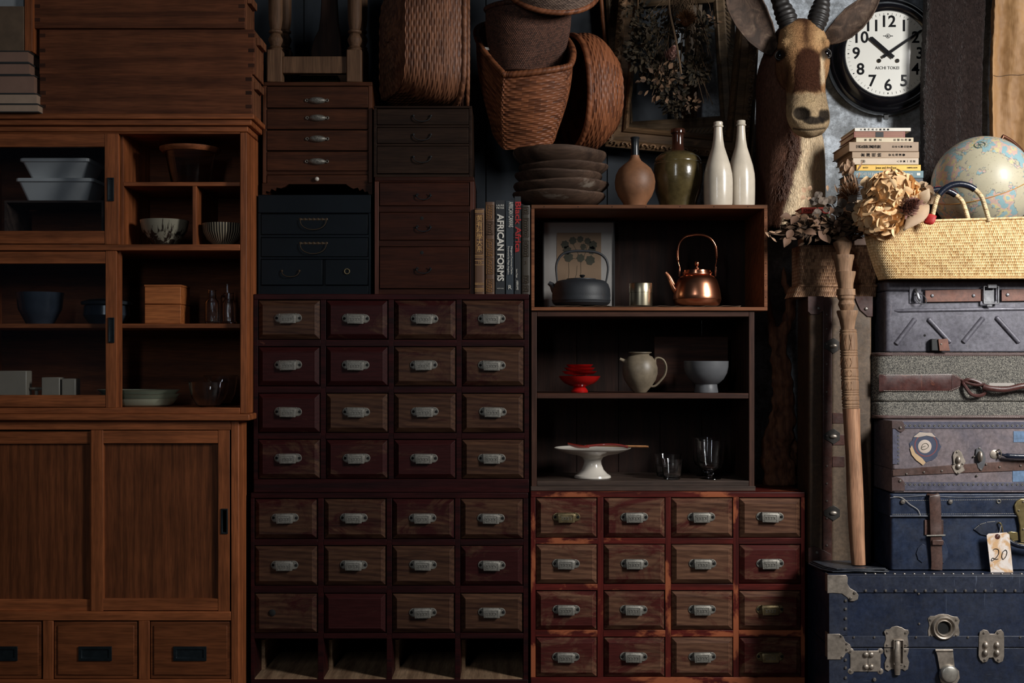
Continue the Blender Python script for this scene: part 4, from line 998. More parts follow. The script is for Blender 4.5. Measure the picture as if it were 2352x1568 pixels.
for a, b, c, d in ((1304, 648, 1306, 603), (1331, 650, 1334, 600), (1318, 650, 1326, 610), (1334, 600, 1316, 560), (1336, 600, 1350, 560), (1334, 596, 1305, 592)): m.tube([P(a, b, Y + .004), P((a + c) / 2 + 2, (b + d) / 2, Y + .004), P(c, d, Y + .004)], .0006, 4)
part('printed_stems', m, 'leaf_print', t)
part('glazing', M().box(x0 + .004, x1 - .004, Y + .0015, Y + .0025, z0 + .004, z1 - .004), 'picture_glass', t)
# cast iron kettle
Y = YK + .12
def prof(lst, Y, z0): return [(max(.0005, L(r, Y)), Z(py, Y)) for r, py in lst]
t = thing('iron_kettle', 'matte black cast iron kettle with arched handle in front of the framed print', 'kettle', (X(1335, Y), Y, K2))
base = Z(704, Y); dz = K2 - base
T4 = Matrix.Translation((X(1335, Y), Y, dz))
part('kettle_body', M().lathe([(.0005, base)] + [(L(r, Y), Z(p, Y)) for r, p in ((58, 703.5), (66, 697), (66.5, 693), (67.5, 691.5), (67.5, 690), (66.5, 688.5), (67, 680), (66, 665), (62, 654), (55, 647), (46, 644.5), (30, 643))] + [(.0005, Z(642.5, Y))], 56, mat=T4), 'cast_iron', t)
part('lid', M().lathe([(.0005, Z(645, Y)), (L(34, Y), Z(645, Y)), (L(34, Y), Z(641.5, Y)), (L(20, Y), Z(640, Y)), (.0005, Z(639.5, Y))], 40, mat=T4), 'cast_iron', t)
part('lid_knob', M().lathe([(.0005, Z(641, Y)), (L(4, Y), Z(641, Y)), (L(2.6, Y), Z(638, Y)), (L(5, Y), Z(636.5, Y)), (L(6.8, Y), Z(634, Y)), (L(5, Y), Z(632, Y)), (.0005, Z(631.5, Y))], 24, mat=Matrix.Translation((X(1337.5, Y), Y, dz))), 'black_glaze', t)
up_ = smoothpath([P(1280, 649, Y), P(1278, 630, Y), P(1277.5, 612, Y), P(1282, 597, Y), P(1293, 584, Y), P(1312, 578.5, Y), P(1335, 577.5, Y), P(1362, 579, Y), P(1380, 585, Y), P(1392, 597, Y), P(1396.5, 614, Y), P(1395, 632, Y), P(1391.5, 650, Y)], 5)
part('handle', M().tube([p + Vector((0, 0, dz)) for p in up_], [L(1.6 + 1.6 * math.sin(PI * i / (len(up_) - 1)) ** .6, Y) for i in range(len(up_))], 10), 'cast_iron', t)
sp = [P(1281, 672, Y) + Vector((0, -.0, dz)), P(1273, 664, Y) + Vector((0, 0, dz)), P(1268, 656, Y) + Vector((0, 0, dz)), P(1260, 650.5, Y) + Vector((0, 0, dz))]
part('spout', M().tube(smoothpath(sp, 4), [L(x, Y) for x in (13, 12, 11, 10, 9, 8, 7.5, 7, 6.5, 6, 5.5, 5, 4.5)], 16), 'cast_iron', t)
# tin canister
Y = YK + .10
t = thing('tea_canister', 'small round tarnished tin tea canister between the two kettles', 'canister', (X(1473, Y), Y, K2))
Tt = Matrix.Translation((X(1472, Y), Y, K2 - Z(703, Y)))
part('canister_body', M().lathe([(.0005, Z(703, Y)), (L(26, Y), Z(703, Y)), (L(26.3, Y), Z(700, Y)), (L(26, Y), Z(673.3, Y)), (.0005, Z(673.3, Y))], 48, mat=Tt), 'tin', t, ang=60)
part('lid', M().lathe([(.0005, Z(673, Y)), (L(26.7, Y), Z(673, Y)), (L(26.7, Y), Z(652, Y)), (L(26, Y), Z(651, Y)), (.0005, Z(651, Y))], 48, mat=Tt), 'tin', t, ang=60)
# copper kettle
Y = YK + .13; cx = X(1601, Y)
t = thing('copper_kettle', 'shining copper kettle with tall arched handle at the right of the crate', 'kettle', (cx, Y, K2))
Tc = Matrix.Translation((cx, Y, K2 - Z(701.5, Y)))
dz = K2 - Z(701.5, Y); V = lambda a, b, y=0: P(a, b, Y) + Vector((0, y, dz))
part('kettle_body', M().lathe([(.0005, Z(701.5, Y))] + [(L(r, Y), Z(p, Y)) for r, p in ((44, 701.5), (50, 699), (53, 694), (54.5, 688), (55, 686.6), (55.5, 686), (54.8, 685.2), (54, 676), (52.5, 666), (49, 652), (45, 641), (39, 634), (34.5, 630.5), (33, 629), (33, 626))] + [(.0005, Z(626, Y))], 72, mat=Tc), 'copper', t, ang=50)
part('lid', M().lathe([(.0005, Z(626, Y))] + [(L(r, Y), Z(p, Y)) for r, p in ((35, 626), (35, 624), (32, 623.5), (31.5, 619.5), (26, 617.5), (12, 616), (7, 615.5), (6.5, 613.8))] + [(.0005, Z(613.8, Y))], 56, mat=Tc), 'copper_smooth', t)
part('lid_knob', M().lathe([(.0005, Z(614, Y))] + [(L(r, Y), Z(p, Y)) for r, p in ((2.5, 614), (2.5, 610), (4.5, 608), (6, 604), (5.2, 600), (3, 597.6))] + [(.0005, Z(597, Y))], 28, mat=Matrix.Translation((cx, Y, dz))), 'copper_smooth', t)
hp = smoothpath([V(1560.5, 630), V(1561, 612), V(1558, 600), V(1556.5, 585), V(1557, 570), V(1562, 554), V(1574, 542), V(1590, 538), V(1603, 537), V(1618, 539), V(1633, 547), V(1643, 562), V(1646, 580), V(1645.5, 598), V(1643, 612), V(1643.5, 628)], 6)
part('handle', M().tube(hp, [L(1.3 if i < 14 or i > len(hp) - 16 else 3.0, Y) for i in range(len(hp))], 12, flat=1.3), 'copper_smooth', t)
m = M()
for px in (1560.5, 1643.5): m.box(X(px - 1.6, Y), X(px + 1.6, Y), Y - .004, Y + .004, V(0, 633).z, V(0, 611).z)
sep('handle_bracket', m, 'copper_smooth', t, bevel=.0008)
sp = smoothpath([V(1560, 672), V(1550, 660), V(1543, 647), V(1537, 634), V(1529, 623.5)], 6)
part('spout', M().tube(sp, [L(12 - 8.6 * (i / (len(sp) - 1)) ** .7, Y) for i in range(len(sp))], 24), 'copper', t)

# ---- middle shelf: red cups, jug, stone bowl
B1 = Z(903, YS + .002) + .0008; Y = YS + .10
t = thing('footed_dish', 'glossy red lacquer footed dish at the left of the middle shelf', 'dish', (X(1331, Y), Y, B1))
def stemdish(cx, Y, lst, mat, t, nm, th=.0025, zb=B1, zpx=903):
    o = [(L(r, Y), Z(p, Y) - Z(zpx, Y) + zb) for r, p in lst]; inn = [(max(.001, r - th), z + .0004) for r, z in o[-4:]][::-1]
    return part(nm, M().lathe([(.0005, o[0][1])] + o + inn + [(.0005, inn[-1][1] + .001)], 56, mat=Matrix.Translation((X(cx, Y), Y, 0))), mat, t)
stemdish(1331, Y, [(19, 903), (20, 900), (17, 895), (13, 890), (20, 888), (34, 882), (43, 874), (48.5, 865.5)], 'red_lacquer', t, 'dish_body')
zz = Z(868, Y) - Z(903, Y) + B1
for k, (r, top, lab) in enumerate(((41.5, 854, 'largest'), (36.5, 846, 'middle'), (32, 838.5, 'smallest and topmost'))):
    h = L(10, Y); R = L(r, Y)
    m = M().lathe([(.0005, 0), (R * .35, 0), (R * .38, .002), (R * .8, h * .35), (R, h), (R - .002, h), (R * .76, h * .35 + .002), (.0005, h * .2 + .002)], 48, mat=Matrix.Translation((X(1331, Y), Y, Z(top, Y) - Z(903, Y) + B1 - h)))
    solo('saucer', m, 'red_lacquer', lab + ' of three red lacquer saucers nested on the red footed dish', 'dish', group='nested red lacquer saucers')
Y = YS + .10
t = thing('ceramic_jug', 'mottled grey-cream ceramic jug with small spout and looped handle', 'jug', (X(1470, Y), Y, B1))
T5 = Matrix.Translation((X(1470, Y), Y, B1 - Z(903, Y)))
part('jug_body', M().lathe([(.0005, Z(903, Y))] + [(L(r, Y), Z(p, Y)) for r, p in ((14, 903), (17, 900), (27, 888), (36, 874), (40, 860), (40, 846), (36, 832), (28, 820.5), (22, 818), (20.5, 816), (23, 813.5), (26.5, 812), (26.5, 810.5), (22, 810), (19, 814))] + [(.0005, Z(816, Y))], 56, mat=T5), 'jug_glaze', t)
dz = B1 - Z(903, Y)
sp = [P(1445, 833, Y), P(1437, 832, Y), P(1430, 829, Y), P(1423.5, 826, Y)]
part('spout', M().tube([p + Vector((0, 0, dz)) for p in smoothpath(sp, 4)], [L(x, Y) for x in (9, 8.4, 7.8, 7, 6.4, 5.8, 5, 4.6, 4.3, 4, 3.8, 3.6, 3.5)], 14), 'jug_glaze', t)
hp = smoothpath([P(1505, 836, Y), P(1505, 826, Y), P(1513, 823.5, Y), P(1524, 829, Y), P(1530, 844, Y), P(1527, 862, Y), P(1517, 876, Y), P(1504, 888, Y), P(1493, 889, Y)], 5)
part('handle', M().tube([p + Vector((0, 0, dz)) for p in hp], L(2.7, Y), 10, flat=1.7), 'jug_glaze', t)
Y = YS + .09
t = thing('pedestal_bowl', 'matte grey stoneware bowl on a flared foot at the right of the middle shelf', 'bowl', (X(1622, Y), Y, B1))
stemdish(1622, Y, [(27, 903), (27.5, 901), (25.5, 890), (25, 884), (30, 881), (40, 872), (48, 858), (51, 844), (51.5, 831)], 'grey_stoneware', t, 'bowl_body', th=.004)
solo('dark_panel', M().box(X(1503, .33), X(1672, .33), .33, .342, B1, Z(773, .33)), 'shelf_dark', 'dark wooden board leaning upright behind the jug and grey bowl', 'board', bevel=.001)
# ---- bottom shelf: cake stand with spoon and chopsticks, glasses
B2 = Z(1104, YS) + .0008; Y = YS + .10; off = B2 - Z(1100, Y)
t = thing('cake_stand', 'white ceramic cake stand with a flared pedestal on the lowest shelf', 'cake stand', (X(1361, Y), Y, B2))
lst = [(43, 1100), (44.5, 1098), (43, 1094), (36, 1090), (27, 1081), (21.5, 1068), (21, 1060), (26, 1052), (38, 1047), (62, 1043.5), (82, 1036), (91, 1032), (92.5, 1030.5), (91, 1030), (84, 1032.5), (80, 1035), (60, 1036.5)]
part('stand_body', M().lathe([(.0005, Z(1100, Y))] + [(L(r * .955, Y), Z(p, Y)) for r, p in lst] + [(.0005, Z(1037, Y))], 64, mat=Matrix.Translation((X(1361, Y), Y, off))), 'white_ware', t)
zp = Z(1030, Y) + off + .001
m = M(); rows = []
for i in range(15):
    u = i / 14; x = X(1303 + 50 * u, Y); wd = .028 * math.sin(PI * (u * .9 + .06)) ** .7
    yc = Y - .03 + .02 * u
    zc_ = zp + .014 - .012 * u
    rows.append([Vector((x, yc + wd * math.cos(a), zc_ + .004 * math.sin(a) - .006 * abs(math.sin(a)) * (1 if math.sin(a) < 0 else .3) * math.sin(PI * u))) for a in [2 * PI * k / 12 for k in range(12)]])
m.rings(rows)
sp_ = thing('lacquer_spoon', 'dark red lacquered serving spoon lying on the white cake stand', 'spoon', (X(1370, Y), Y, zp))
part('spoon_bowl', m, 'red_wood_lacquer', sp_)
part('spoon_handle', M().tube(smoothpath([Vector((X(1345, Y), Y - .015, zp + .0045)), Vector((X(1385, Y), Y - .02, zp + .010)), Vector((X(1415, Y), Y - .03, zp + .010)), Vector((X(1440, Y), Y - .04, zp + .003))], 6), .0042, 10, flat=.6), 'red_wood_lacquer', sp_)
for k, (a, b, yo, lab) in enumerate(((1372, 1487, -.0, 'pale wooden chopstick in front, poking out right of the cake stand'), (1360, 1483, .012, 'pale wooden chopstick behind the front one on the cake stand'))):
    m = M().tube([Vector((X(a, Y), Y + yo + .02, zp + .004)), Vector((X(b, Y), Y + yo - .03, zp + .0035))], [.0026, .0038], 4)
    solo('chopstick', m, 'chopstick', lab, 'chopstick', group='chopsticks on the cake stand', smooth=False)
def tumbler(px, Y, R, top, lab, foot=.8):
    z0 = B2; H = Z(top, Y) - z0; R = L(R, Y)
    o = [(R * foot * .9, 0), (R * foot, .003), (R * (foot + .08), .2 * H), (R * .98, .92 * H), (R * 1.05, H)]; th = .0022
    full = [(.0005, 0)] + o + [(R * 1.05 - th, H), (R * .98 - th, .92 * H), (R * (foot + .08) - th, .2 * H), (R * foot - th, .010), (.0005, .008)]
    return solo('glass_tumbler', M().lathe(full, 40, mat=Matrix.Translation((X(px, Y), Y, z0))), 'clear_glass', lab, 'glass', group='small clear glass cups', base=(X(px, Y), Y, z0))
tumbler(1544, YS + .06, 25, 1053, 'small clear glass cup in front, between the cake stand and the goblets')
tumbler(1534, YS + .16, 31, 1041, 'wider clear glass cup behind the small front one')
def goblet(px, Y, R, top, lab):
    z0 = B2; H = Z(top, Y) - z0; R = L(R, Y); th = .002
    o = [(R * .68, 0), (R * .66, .0025), (R * .2, .006), (R * .14, .012), (R * .24, .019), (R * .14, .025), (R * .3, .030), (R * .72, .038), (R * .86, .055), (R * .98, H * .97), (R, H)]
    full = [(.0005, 0)] + o + [(R - th, H), (R * .86 - th, .056), (R * .70 - th, .041), (.0005, .036)]
    return solo('glass_goblet', M().lathe(full, 44, mat=Matrix.Translation((X(px, Y), Y, z0))), 'clear_glass', lab, 'glass', group='clear glass goblets', base=(X(px, Y), Y, z0))
goblet(1632, YS + .07, 35, 1011, 'clear stemmed glass goblet in front at the right of the lowest shelf')
goblet(1622, YS + .19, 34, 1004, 'clear stemmed glass goblet standing behind the front goblet')

# ------------------------------------------------------------------ on top of the crate
KT = zc + .0006
def plate(cx, R, py, Y, z0, H, tilt, lab, seed=0, dark=False):
    R = L(R, Y); pr = [(.0005, 0), (R * .34, 0), (R * .62, H * .12), (R * .86, H * .42), (R * .975, H * .72), (R, H * .88), (R * .985, H), (R * .95, H * .95), (R * .82, H * .62), (R * .55, H * .42), (.0005, H * .36)]
    mt = Matrix.Translation((X(cx, Y), Y, z0)) @ Euler((tilt[0], tilt[1], 0)).to_matrix().to_4x4()
    m = M().lathe(pr, 56, 1, .93)
    r = random.Random(seed); ph = r.uniform(0, 6)
    for v in m.v: a = math.atan2(v.y, v.x); v.z += .004 * abs(math.sin(2 * a + ph)) * (Vector((v.x, v.y)).length / R) ** 2; v.x *= 1 + .02 * math.sin(3 * a + ph)
    m.move(mt); return solo('wooden_plate', m, 'plate_wood', lab, 'plate', group='carved wooden plates stacked on the crate', base=(X(cx, Y), Y, z0))
Y = YK + .14
sh = lambda py: Z(py, Y)
names = ['lowest carved wooden plate of the stack on the crate', 'second carved wooden plate from the bottom of the stack', 'third carved wooden plate from the bottom of the stack', 'second from the top of the stacked carved wooden plates', 'topmost carved wooden plate, large with a pale worn rim']
for k, (cx, R, top, bot, tl) in enumerate(((1285, 107, 448, 478, (0, .02)), (1288, 110, 424, 448, (0, -.02)), (1283, 101, 402, 424, (0, .02)), (1292, 104, 384, 404, (0, -.015)), (1282, 108, 352, 388, (-.02, .03)))):
    b0 = KT if k == 0 else z_next
    plate(cx, R, 0, Y, b0, sh(top) - b0, tl, names[k], k); z_next = b0 + (sh(top) - b0) * .62
PLT = sh(352)
def vase(nm, lab, cat, cx, Y, parts_, group=None, seg=48):
    t = thing(nm, lab, cat, (X(cx, Y), Y, KT), group=group)
    for pn, lst, mat in parts_:
        b0 = Z(470, Y); top0 = Z(lst[-1][1], Y)
        pr = [(.0005, KT if lst[0][1] >= 470 else Z(lst[0][1], Y))] + [(L(r, Y), KT if p >= 470 else Z(p, Y)) for r, p in lst] + [(.0005, Z(lst[-1][1], Y) - .004 if len(lst) > 6 else Z(lst[-1][1], Y))]
        part(pn, M().lathe(pr, seg, mat=Matrix.Translation((X(cx, Y), Y, 0))), mat, t)
    return t
Y = YK + .09
vase('gourd_bottle', 'brown round-bellied clay bottle with a black glazed neck beside the wooden plates', 'bottle', 1458.5, Y,
     [('bottle_body', [(24, 470), (28, 466), (39, 450), (45, 434), (46.5, 418), (44, 402), (37, 388), (26, 378), (15, 370), (10.5, 362), (9.5, 357)], 'gourd_clay'), ('neck', [(9.7, 357), (8.8, 340), (9.2, 320), (10.8, 317), (10, 315), (7, 315), (7, 318)], 'black_glaze')])
vase('stoneware_jar', 'olive green glazed stoneware jar with a dark brown bottle neck', 'jar', 1557, YK + .165,
     [('jar_body', [(40, 470), (44, 464), (52, 440), (57, 415), (58, 395), (56.3, 380), (56.8, 379), (55.5, 377), (56, 375.5), (54.5, 374), (54.5, 372), (50, 362), (40, 354), (26, 349.5), (18, 347)], 'olive_glaze'), ('neck', [(18, 348), (14.5, 343), (13.2, 330), (13.2, 312), (14, 308), (16.5, 306), (16.8, 300), (15.5, 296.5), (11, 296), (10, 300)], 'brown_glaze')])
def wb(cx, Y, w_, top, lab):
    k = w_
    t = vase('stoneware_bottle', lab, 'bottle', cx, Y, [('bottle_body', [(31 * k, 470), (32.5 * k, 467), (33 * k, 440), (33 * k, 415), (32 * k, 400), (28 * k, 380), (21 * k, 358), (14.5 * k, 338), (11.5 * k, 320), (10 * k, 302), (9.5 * k, top + 13)], 'bottle_white'),
         ('lip', [(9.6 * k, top + 13), (11.5 * k, top + 12), (12.3 * k, top + 10), (11 * k, top + 8), (10.3 * k, top + 7), (10.6 * k, top + 2), (9.8 * k, top), (7, top), (6.5, top + 4)], 'bottle_white')], group='tall cream stoneware bottles')
wb(1649.5, YK + .07, 1.0, 280, 'tall cream stoneware bottle, the left of the pair by the antelope head')
wb(1702, YK + .15, .97, 277, 'tall cream stoneware bottle, the right of the pair, next to the antelope neck')

# ------------------------------------------------------------------ woven baskets
def bowl_basket(nm, lab, mat, rim_mat, c, axis, R, depth, nsq, nu, nv, amp, style, shrink=.72, rimr=.010, sq_rot=0., roll=0., rimt=60, bulge=.10, ysc=1.):
    axis = Vector(axis).normalized(); up0 = Vector((0, 0, 1)); b_ = (up0 - axis * up0.dot(axis)).normalized(); a_ = axis.cross(b_)
    if roll: q = Matrix.Rotation(roll, 3, axis); b_ = q @ b_; a_ = q @ a_
    c = Vector(c)
    def fn(u, v):
        th = 2 * PI * u; x, y = sq(th + sq_rot, nsq)
        if v < .72: f = v / .72; rr = R * (1 + (shrink - 1) * f ** 1.6 + bulge * math.sin(PI * f) * .5); d = depth * .93 * f
        else: f = (v - .72) / .28; rr = R * shrink * (1 - f) + .003; d = depth * (.93 + .07 * math.sin(f * PI / 2))
        q_ = (a_ * x + b_ * y) * rr + axis * d; return c + Vector((q_.x, q_.y * ysc, q_.z))
    t = thing(nm, lab, 'basket', tuple(c))
    m = M(); weave(m, fn, nu, nv, amp, style, flip=1); part('basket_body', m, mat, t, solid=0)
    m = M(); weave(m, lambda u, v: c + (fn(u, v) - c) * .955 + axis * .003, nu // 2, nv // 2, amp * .5, style, ru=3, rv=3); part('lining', m, mat, t)
    rim = [c + Vector(((a_ * x + b_ * y).x, (a_ * x + b_ * y).y * ysc, (a_ * x + b_ * y).z)) * (R + .001) for x, y in (sq(2 * PI * k / 64 + sq_rot, nsq) for k in range(64))]
    m = M(); rope(m, rim, rimr, rimt); part('rim', m, rim_mat, t)
    return t
# on the dark chest: basket on its side, second one behind it
Rb = L(148, .25)
bowl_basket('woven_basket', 'large squarish brown woven basket lying on its side on the dark drawer chest', 'wicker_brown', 'wicker_brown', (X(1022, .24), .24, zM2 + Rb * 1.0 + .013), (-.95, -.34, 0), Rb, L(134, .25), 4.5, 60, 34, .0028, 'plain', shrink=.80, rimr=.0095, rimt=74)
bowl_basket('woven_basket', 'dark woven basket on its side, only its bound rim showing behind the large basket', 'wicker_dark', 'wicker_brown', (X(1068, .40), .40, zM2 + L(150, .4) * 1.0 + .009), (-.995, -.08, 0), L(150, .4), .10, 3.2, 46, 16, .003, 'brick', shrink=.85, rimr=.008, rimt=70)
# scuttle basket over the plates
def quadpath(pts, n=10): return smoothpath(pts, n, loop=True)
top = [P(1094, 72, .37), P(1108, 112, .28), P(1150, 163, .15), P(1168, 171, .13), P(1235, 165, .11), P(1296, 155, .13), P(1312, 145, .15), P(1316, 115, .25), P(1298, 86, .38), P(1262, 60, .43), P(1190, 50, .44), P(1120, 55, .42)]
bot = [P(1128, 300, .40), P(1134, 322, .34), P(1150, 345, .26), P(1165, 352, .24), P(1220, 346, .22), P(1262, 340, .24), P(1272, 335, .26), P(1278, 318, .32), P(1276, 300, .40), P(1250, 290, .45), P(1190, 288, .46), P(1140, 290, .45)]
tp = quadpath(top, 12); bp = [p + Vector((0, 0, .012)) for p in quadpath(bot, 12)]; n_ = len(tp)
def lp(path, u): a = (u % 1) * n_; i = int(a) % n_; f = a - int(a); return path[i].lerp(path[(i + 1) % n_], f)
cb = sum(bp, Vector()) / n_
ct = sum(tp, Vector()) / n_
def fsc(u, v):
    if v < .86: f = v / .86; p = lp(tp, u).lerp(lp(bp, u), f); cc = ct.lerp(cb, f); q = (p - cc); return cc + q * (1 + .10 * math.sin(PI * min(1, f * 1.05)))
    f = (v - .86) / .14; return lp(bp, u).lerp(cb, f)
t = thing('scuttle_basket', 'red-brown square-mouthed woven basket tilted forward above the wooden plates', 'basket', tuple(cb))
m = M(); weave(m, fsc, 56, 36, .0032, 'plain', ru=4, rv=4); part('basket_body', m, 'wicker_red', t)
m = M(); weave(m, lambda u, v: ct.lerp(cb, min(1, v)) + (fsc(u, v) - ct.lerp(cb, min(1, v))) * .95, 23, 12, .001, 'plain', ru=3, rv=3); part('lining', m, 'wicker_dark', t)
m = M(); rope(m, tp, .0115, 78); part('rim', m, 'wicker_red', t)
part('price_tag', M().prism([(X(1113, .25), Z(106, .25)), (X(1122, .25), Z(107, .25)), (X(1124, .25), Z(113, .25)), (X(1116, .25), Z(113, .25))], .262, .264), 'paper_white', t)
bowl_basket('woven_basket', 'round orange-brown woven basket leaning against the right side of the scuttle basket', 'wicker_red', 'wicker_red', (X(1303, .45), .45, Z(218, .45)), (.94, .34, .04), L(131, .41), L(106, .41), 2.3, 60, 26, .0032, 'plain', shrink=.72, rimr=.0105, rimt=62, bulge=.25)
bowl_basket('woven_basket', 'dark finely woven basket set inside the mouth of the scuttle basket', 'wicker_dark', 'wicker_dark', (X(1214, .285), .285, Z(24, .285)), (-.04, -.02, -.99), L(92, .27), L(158, .27), 2.6, 110, 56, .0018, 'brick', shrink=.70, rimr=.009, rimt=60, ysc=.62)
bowl_basket('woven_basket', 'broad round woven basket with a thick orange rim at the top edge of the photo', 'wicker_grey', 'wicker_red', (X(1264, .25), .25, Z(-35, .25)), (.12, -.75, .66), L(110, .25), L(90, .25), 2.1, 90, 36, .0022, 'brick', shrink=.8, rimr=.0105, rimt=64)
m = M().tube([P(1376, -60, .66), P(1384, 45, .66), P(1394, 130, .66), P(1397, 200, .66)], [.009, .0085, .008, .007], 12); [m.tube([P(a, b, .66), P(a + .3, b + 3, .66)], .0098, 12) for a, b in ((1383, 38), (1379, -20), (1391, 110))]
solo('bamboo_pole', m, 'bamboo', 'thin orange bamboo pole hanging between the baskets and the carved frame', 'pole')
# ------------------------------------------------------------------ carved frames against the wall
def tilted_frame(nm, lab, bl, w_, h_, ang, Y, prof_, mat, cat='picture frame'):
    """prof_ = (inset px, y) from the outer edge inwards; bl = lower left corner in pixels, ang in degrees clockwise"""
    o = P(bl[0], bl[1], Y); Wm, Hm = L(w_, Y), L(h_, Y); a = math.radians(ang)
    ex = Vector((math.cos(a), 0, -math.sin(a))); ez = Vector((math.sin(a), 0, math.cos(a)))
    pt = lambda x, z, y: Vector((o.x, y, o.z)) + ex * x + ez * z
    t = thing(nm, lab, cat, (o + ex * Wm / 2)[:])
    rg = []
    for q, y in prof_:
        q = L(q, Y); rg.append([pt(q, q, y), pt(Wm - q, q, y), pt(Wm - q, Hm - q, y), pt(q, Hm - q, y)])
    part('moulding', M().rings(rg, loop=True), mat, t, ang=25)
    return t, pt, Wm, Hm
YF = .60
t, pt, Wm, Hm = tilted_frame('picture_frame', 'large old gilded picture frame with scrolled outer edge, tilted, hanging flowers in front of it', (1388, 337), 331, 440, 5.4, YF,
    [(2, .632), (2, YF + .006), (10, YF - .002), (19, YF + .008), (21, YF + .014), (38, YF + .010), (40, YF + .002), (45, YF - .004), (50, YF + .004), (53, YF + .016), (53, .632)], 'frame_gilt')
m = M(); r = random.Random(4)
def scrolls(m, pt, Wm, Hm, inset, step, size, y):
    k = 0
    for side in range(4):
        ln = Wm if side % 2 == 0 else Hm; s_ = inset + size
        while s_ < ln - size:
            f = {0: lambda u, d: pt(u, d, y), 1: lambda u, d: pt(d, u, y), 2: lambda u, d: pt(u, Hm - d, y), 3: lambda u, d: pt(Wm - d, u, y)}[side]
            sg = 1 if k % 2 else -1; pts = []
            for j in range(11):
                a = j / 10 * 4.2; q = size * (1 - j / 14) * .62
                p = f(s_ + sg * q * math.cos(a), inset + q * .9 * math.sin(a)); p.y -= .003 + .003 * j / 10; pts.append(p)
            m.tube(pts, [size * .24 * (1 - .045 * j) for j in range(11)], 7); m.ball(f(s_ + size * .8, inset - size * .15), size * .26, 8)
            s_ += step * r.uniform(.9, 1.12); k += 1
scrolls(m, pt, Wm, Hm, L(9, YF), L(24, YF), L(12, YF), YF - .001); part('scroll_carving', m, 'frame_gilt', t)
Yg = .648
t, pt, Wm, Hm = tilted_frame('picture_frame', 'smaller dark old frame tilted the other way behind the large scrolled frame', (1412, 326), 292, 352, -3.6, Yg,
    [(0, .668), (0, Yg), (6, Yg - .008), (20, Yg - .004), (24, Yg - .008), (36, Yg), (40, Yg - .004), (45, Yg + .006), (45, .668)], 'frame_old')
m = M(); r = random.Random(9)
for side in range(4):
    ln = Wm if side % 2 == 0 else Hm; s_ = L(8, Yg)
    while s_ < ln - L(8, Yg):
        f = {0: lambda u, d: pt(u, d, Yg - .006), 1: lambda u, d: pt(d, u, Yg - .006), 2: lambda u, d: pt(u, Hm - d, Yg - .006), 3: lambda u, d: pt(Wm - d, u, Yg - .006)}[side]
        m.tube([f(s_, L(6, Yg)), f(s_ + L(6, Yg), L(13, Yg)), f(s_ + L(12, Yg), L(19, Yg))], [L(1, Yg), L(3.2, Yg), L(1, Yg)], 6); s_ += L(10, Yg)
part('leaf_carving', m, 'frame_old', t)
# a third plain moulding seen at right, between the frames and the antelope
t, pt, Wm, Hm = tilted_frame('picture_frame', 'dark narrow frame standing at right behind the large frame, next to the antelope neck', (1560, 372), 168, 460, 3.0, .68,
    [(0, .698), (0, .68), (8, .672), (22, .68), (26, .672), (34, .676), (34, .698)], 'frame_old')

# dried flowers hanging in front of the frames
def leafcloud(m, c, rad, n, ln, wd, seed, curl=.35, down=.0, flat=.5):
    r = random.Random(seed)
    for i in range(n):
        a, b = r.uniform(0, 2 * PI), r.uniform(-1, 1); q = r.random() ** .45; s_ = math.sqrt(1 - b * b)
        d = Vector((math.cos(a) * s_, math.sin(a) * s_ * flat, b)); p = Vector(c) + Vector((d.x * rad[0] * q, d.y * rad[1] * q / max(.01, flat), d.z * rad[2] * q))
        dr = (d + Vector((r.uniform(-.7, .7), r.uniform(-.7, .3), r.uniform(-.7, .7) - down))).normalized()
        m.leaf(p, dr, Vector((r.uniform(-.6, .6), -1, r.uniform(-.5, .9))), ln * r.uniform(.6, 1.25), wd * r.uniform(.6, 1.2), r.uniform(-curl, curl), r.random(), r.uniform(.05, .6))
Yb = .50
t = thing('dried_bouquet', 'hanging bunch of dark dried flowers and leaves in front of the large frame', 'dried flowers', tuple(P(1550, 265, Yb)))
m = M()
for c, rd, n, l in (((1480, 120), (48, 62), 260, 17), ((1500, 60), (60, 40), 150, 15), ((1525, 175), (50, 50), 180, 17), ((1545, 225), (34, 36), 110, 15), ((1600, 160), (36, 42), 150, 17), ((1590, 70), (55, 45), 120, 18), ((1560, 250), (26, 18), 50, 13), ((1460, 20), (30, 30), 60, 14)):
    leafcloud(m, P(c[0], c[1], Yb + .01), (L(rd[0]), .05, L(rd[1])), n, L(l), L(l * .62), c[0])
part('leaves', m, 'leaf_olive', t, sub=1)
m = M(); leafcloud(m, P(1520, 190, Yb - .03), (L(60), .04, L(50)), 46, L(19), L(12), 77); leafcloud(m, P(1590, 235, Yb - .02), (L(20), .03, L(22)), 22, L(12), L(7), 78)
leafcloud(m, P(1640, 45, Yb - .01), (L(12), .02, L(12)), 9, L(14), L(9), 79); part('pale_leaves', m, 'leaf_grey', t, sub=1)
m = M(); r = random.Random(12)
for i in range(60):
    a, b = P(r.uniform(1545, 1600), r.uniform(-50, 0), Yb + .02), P(r.uniform(1470, 1640), r.uniform(20, 240), Yb + r.uniform(-.02, .03)); m.tube(smoothpath([a, a.lerp(b, .5) + Vector((r.uniform(-.02, .02), -.01, 0)), b], 4), .0012, 4)
m.tube(smoothpath([P(1535, -50, Yb - .04), P(1538, 22, Yb - .04), P(1552, 90, Yb - .05), P(1565, 170, Yb - .04)], 6), .004, 6)
part('stems', m, 'stem', t)
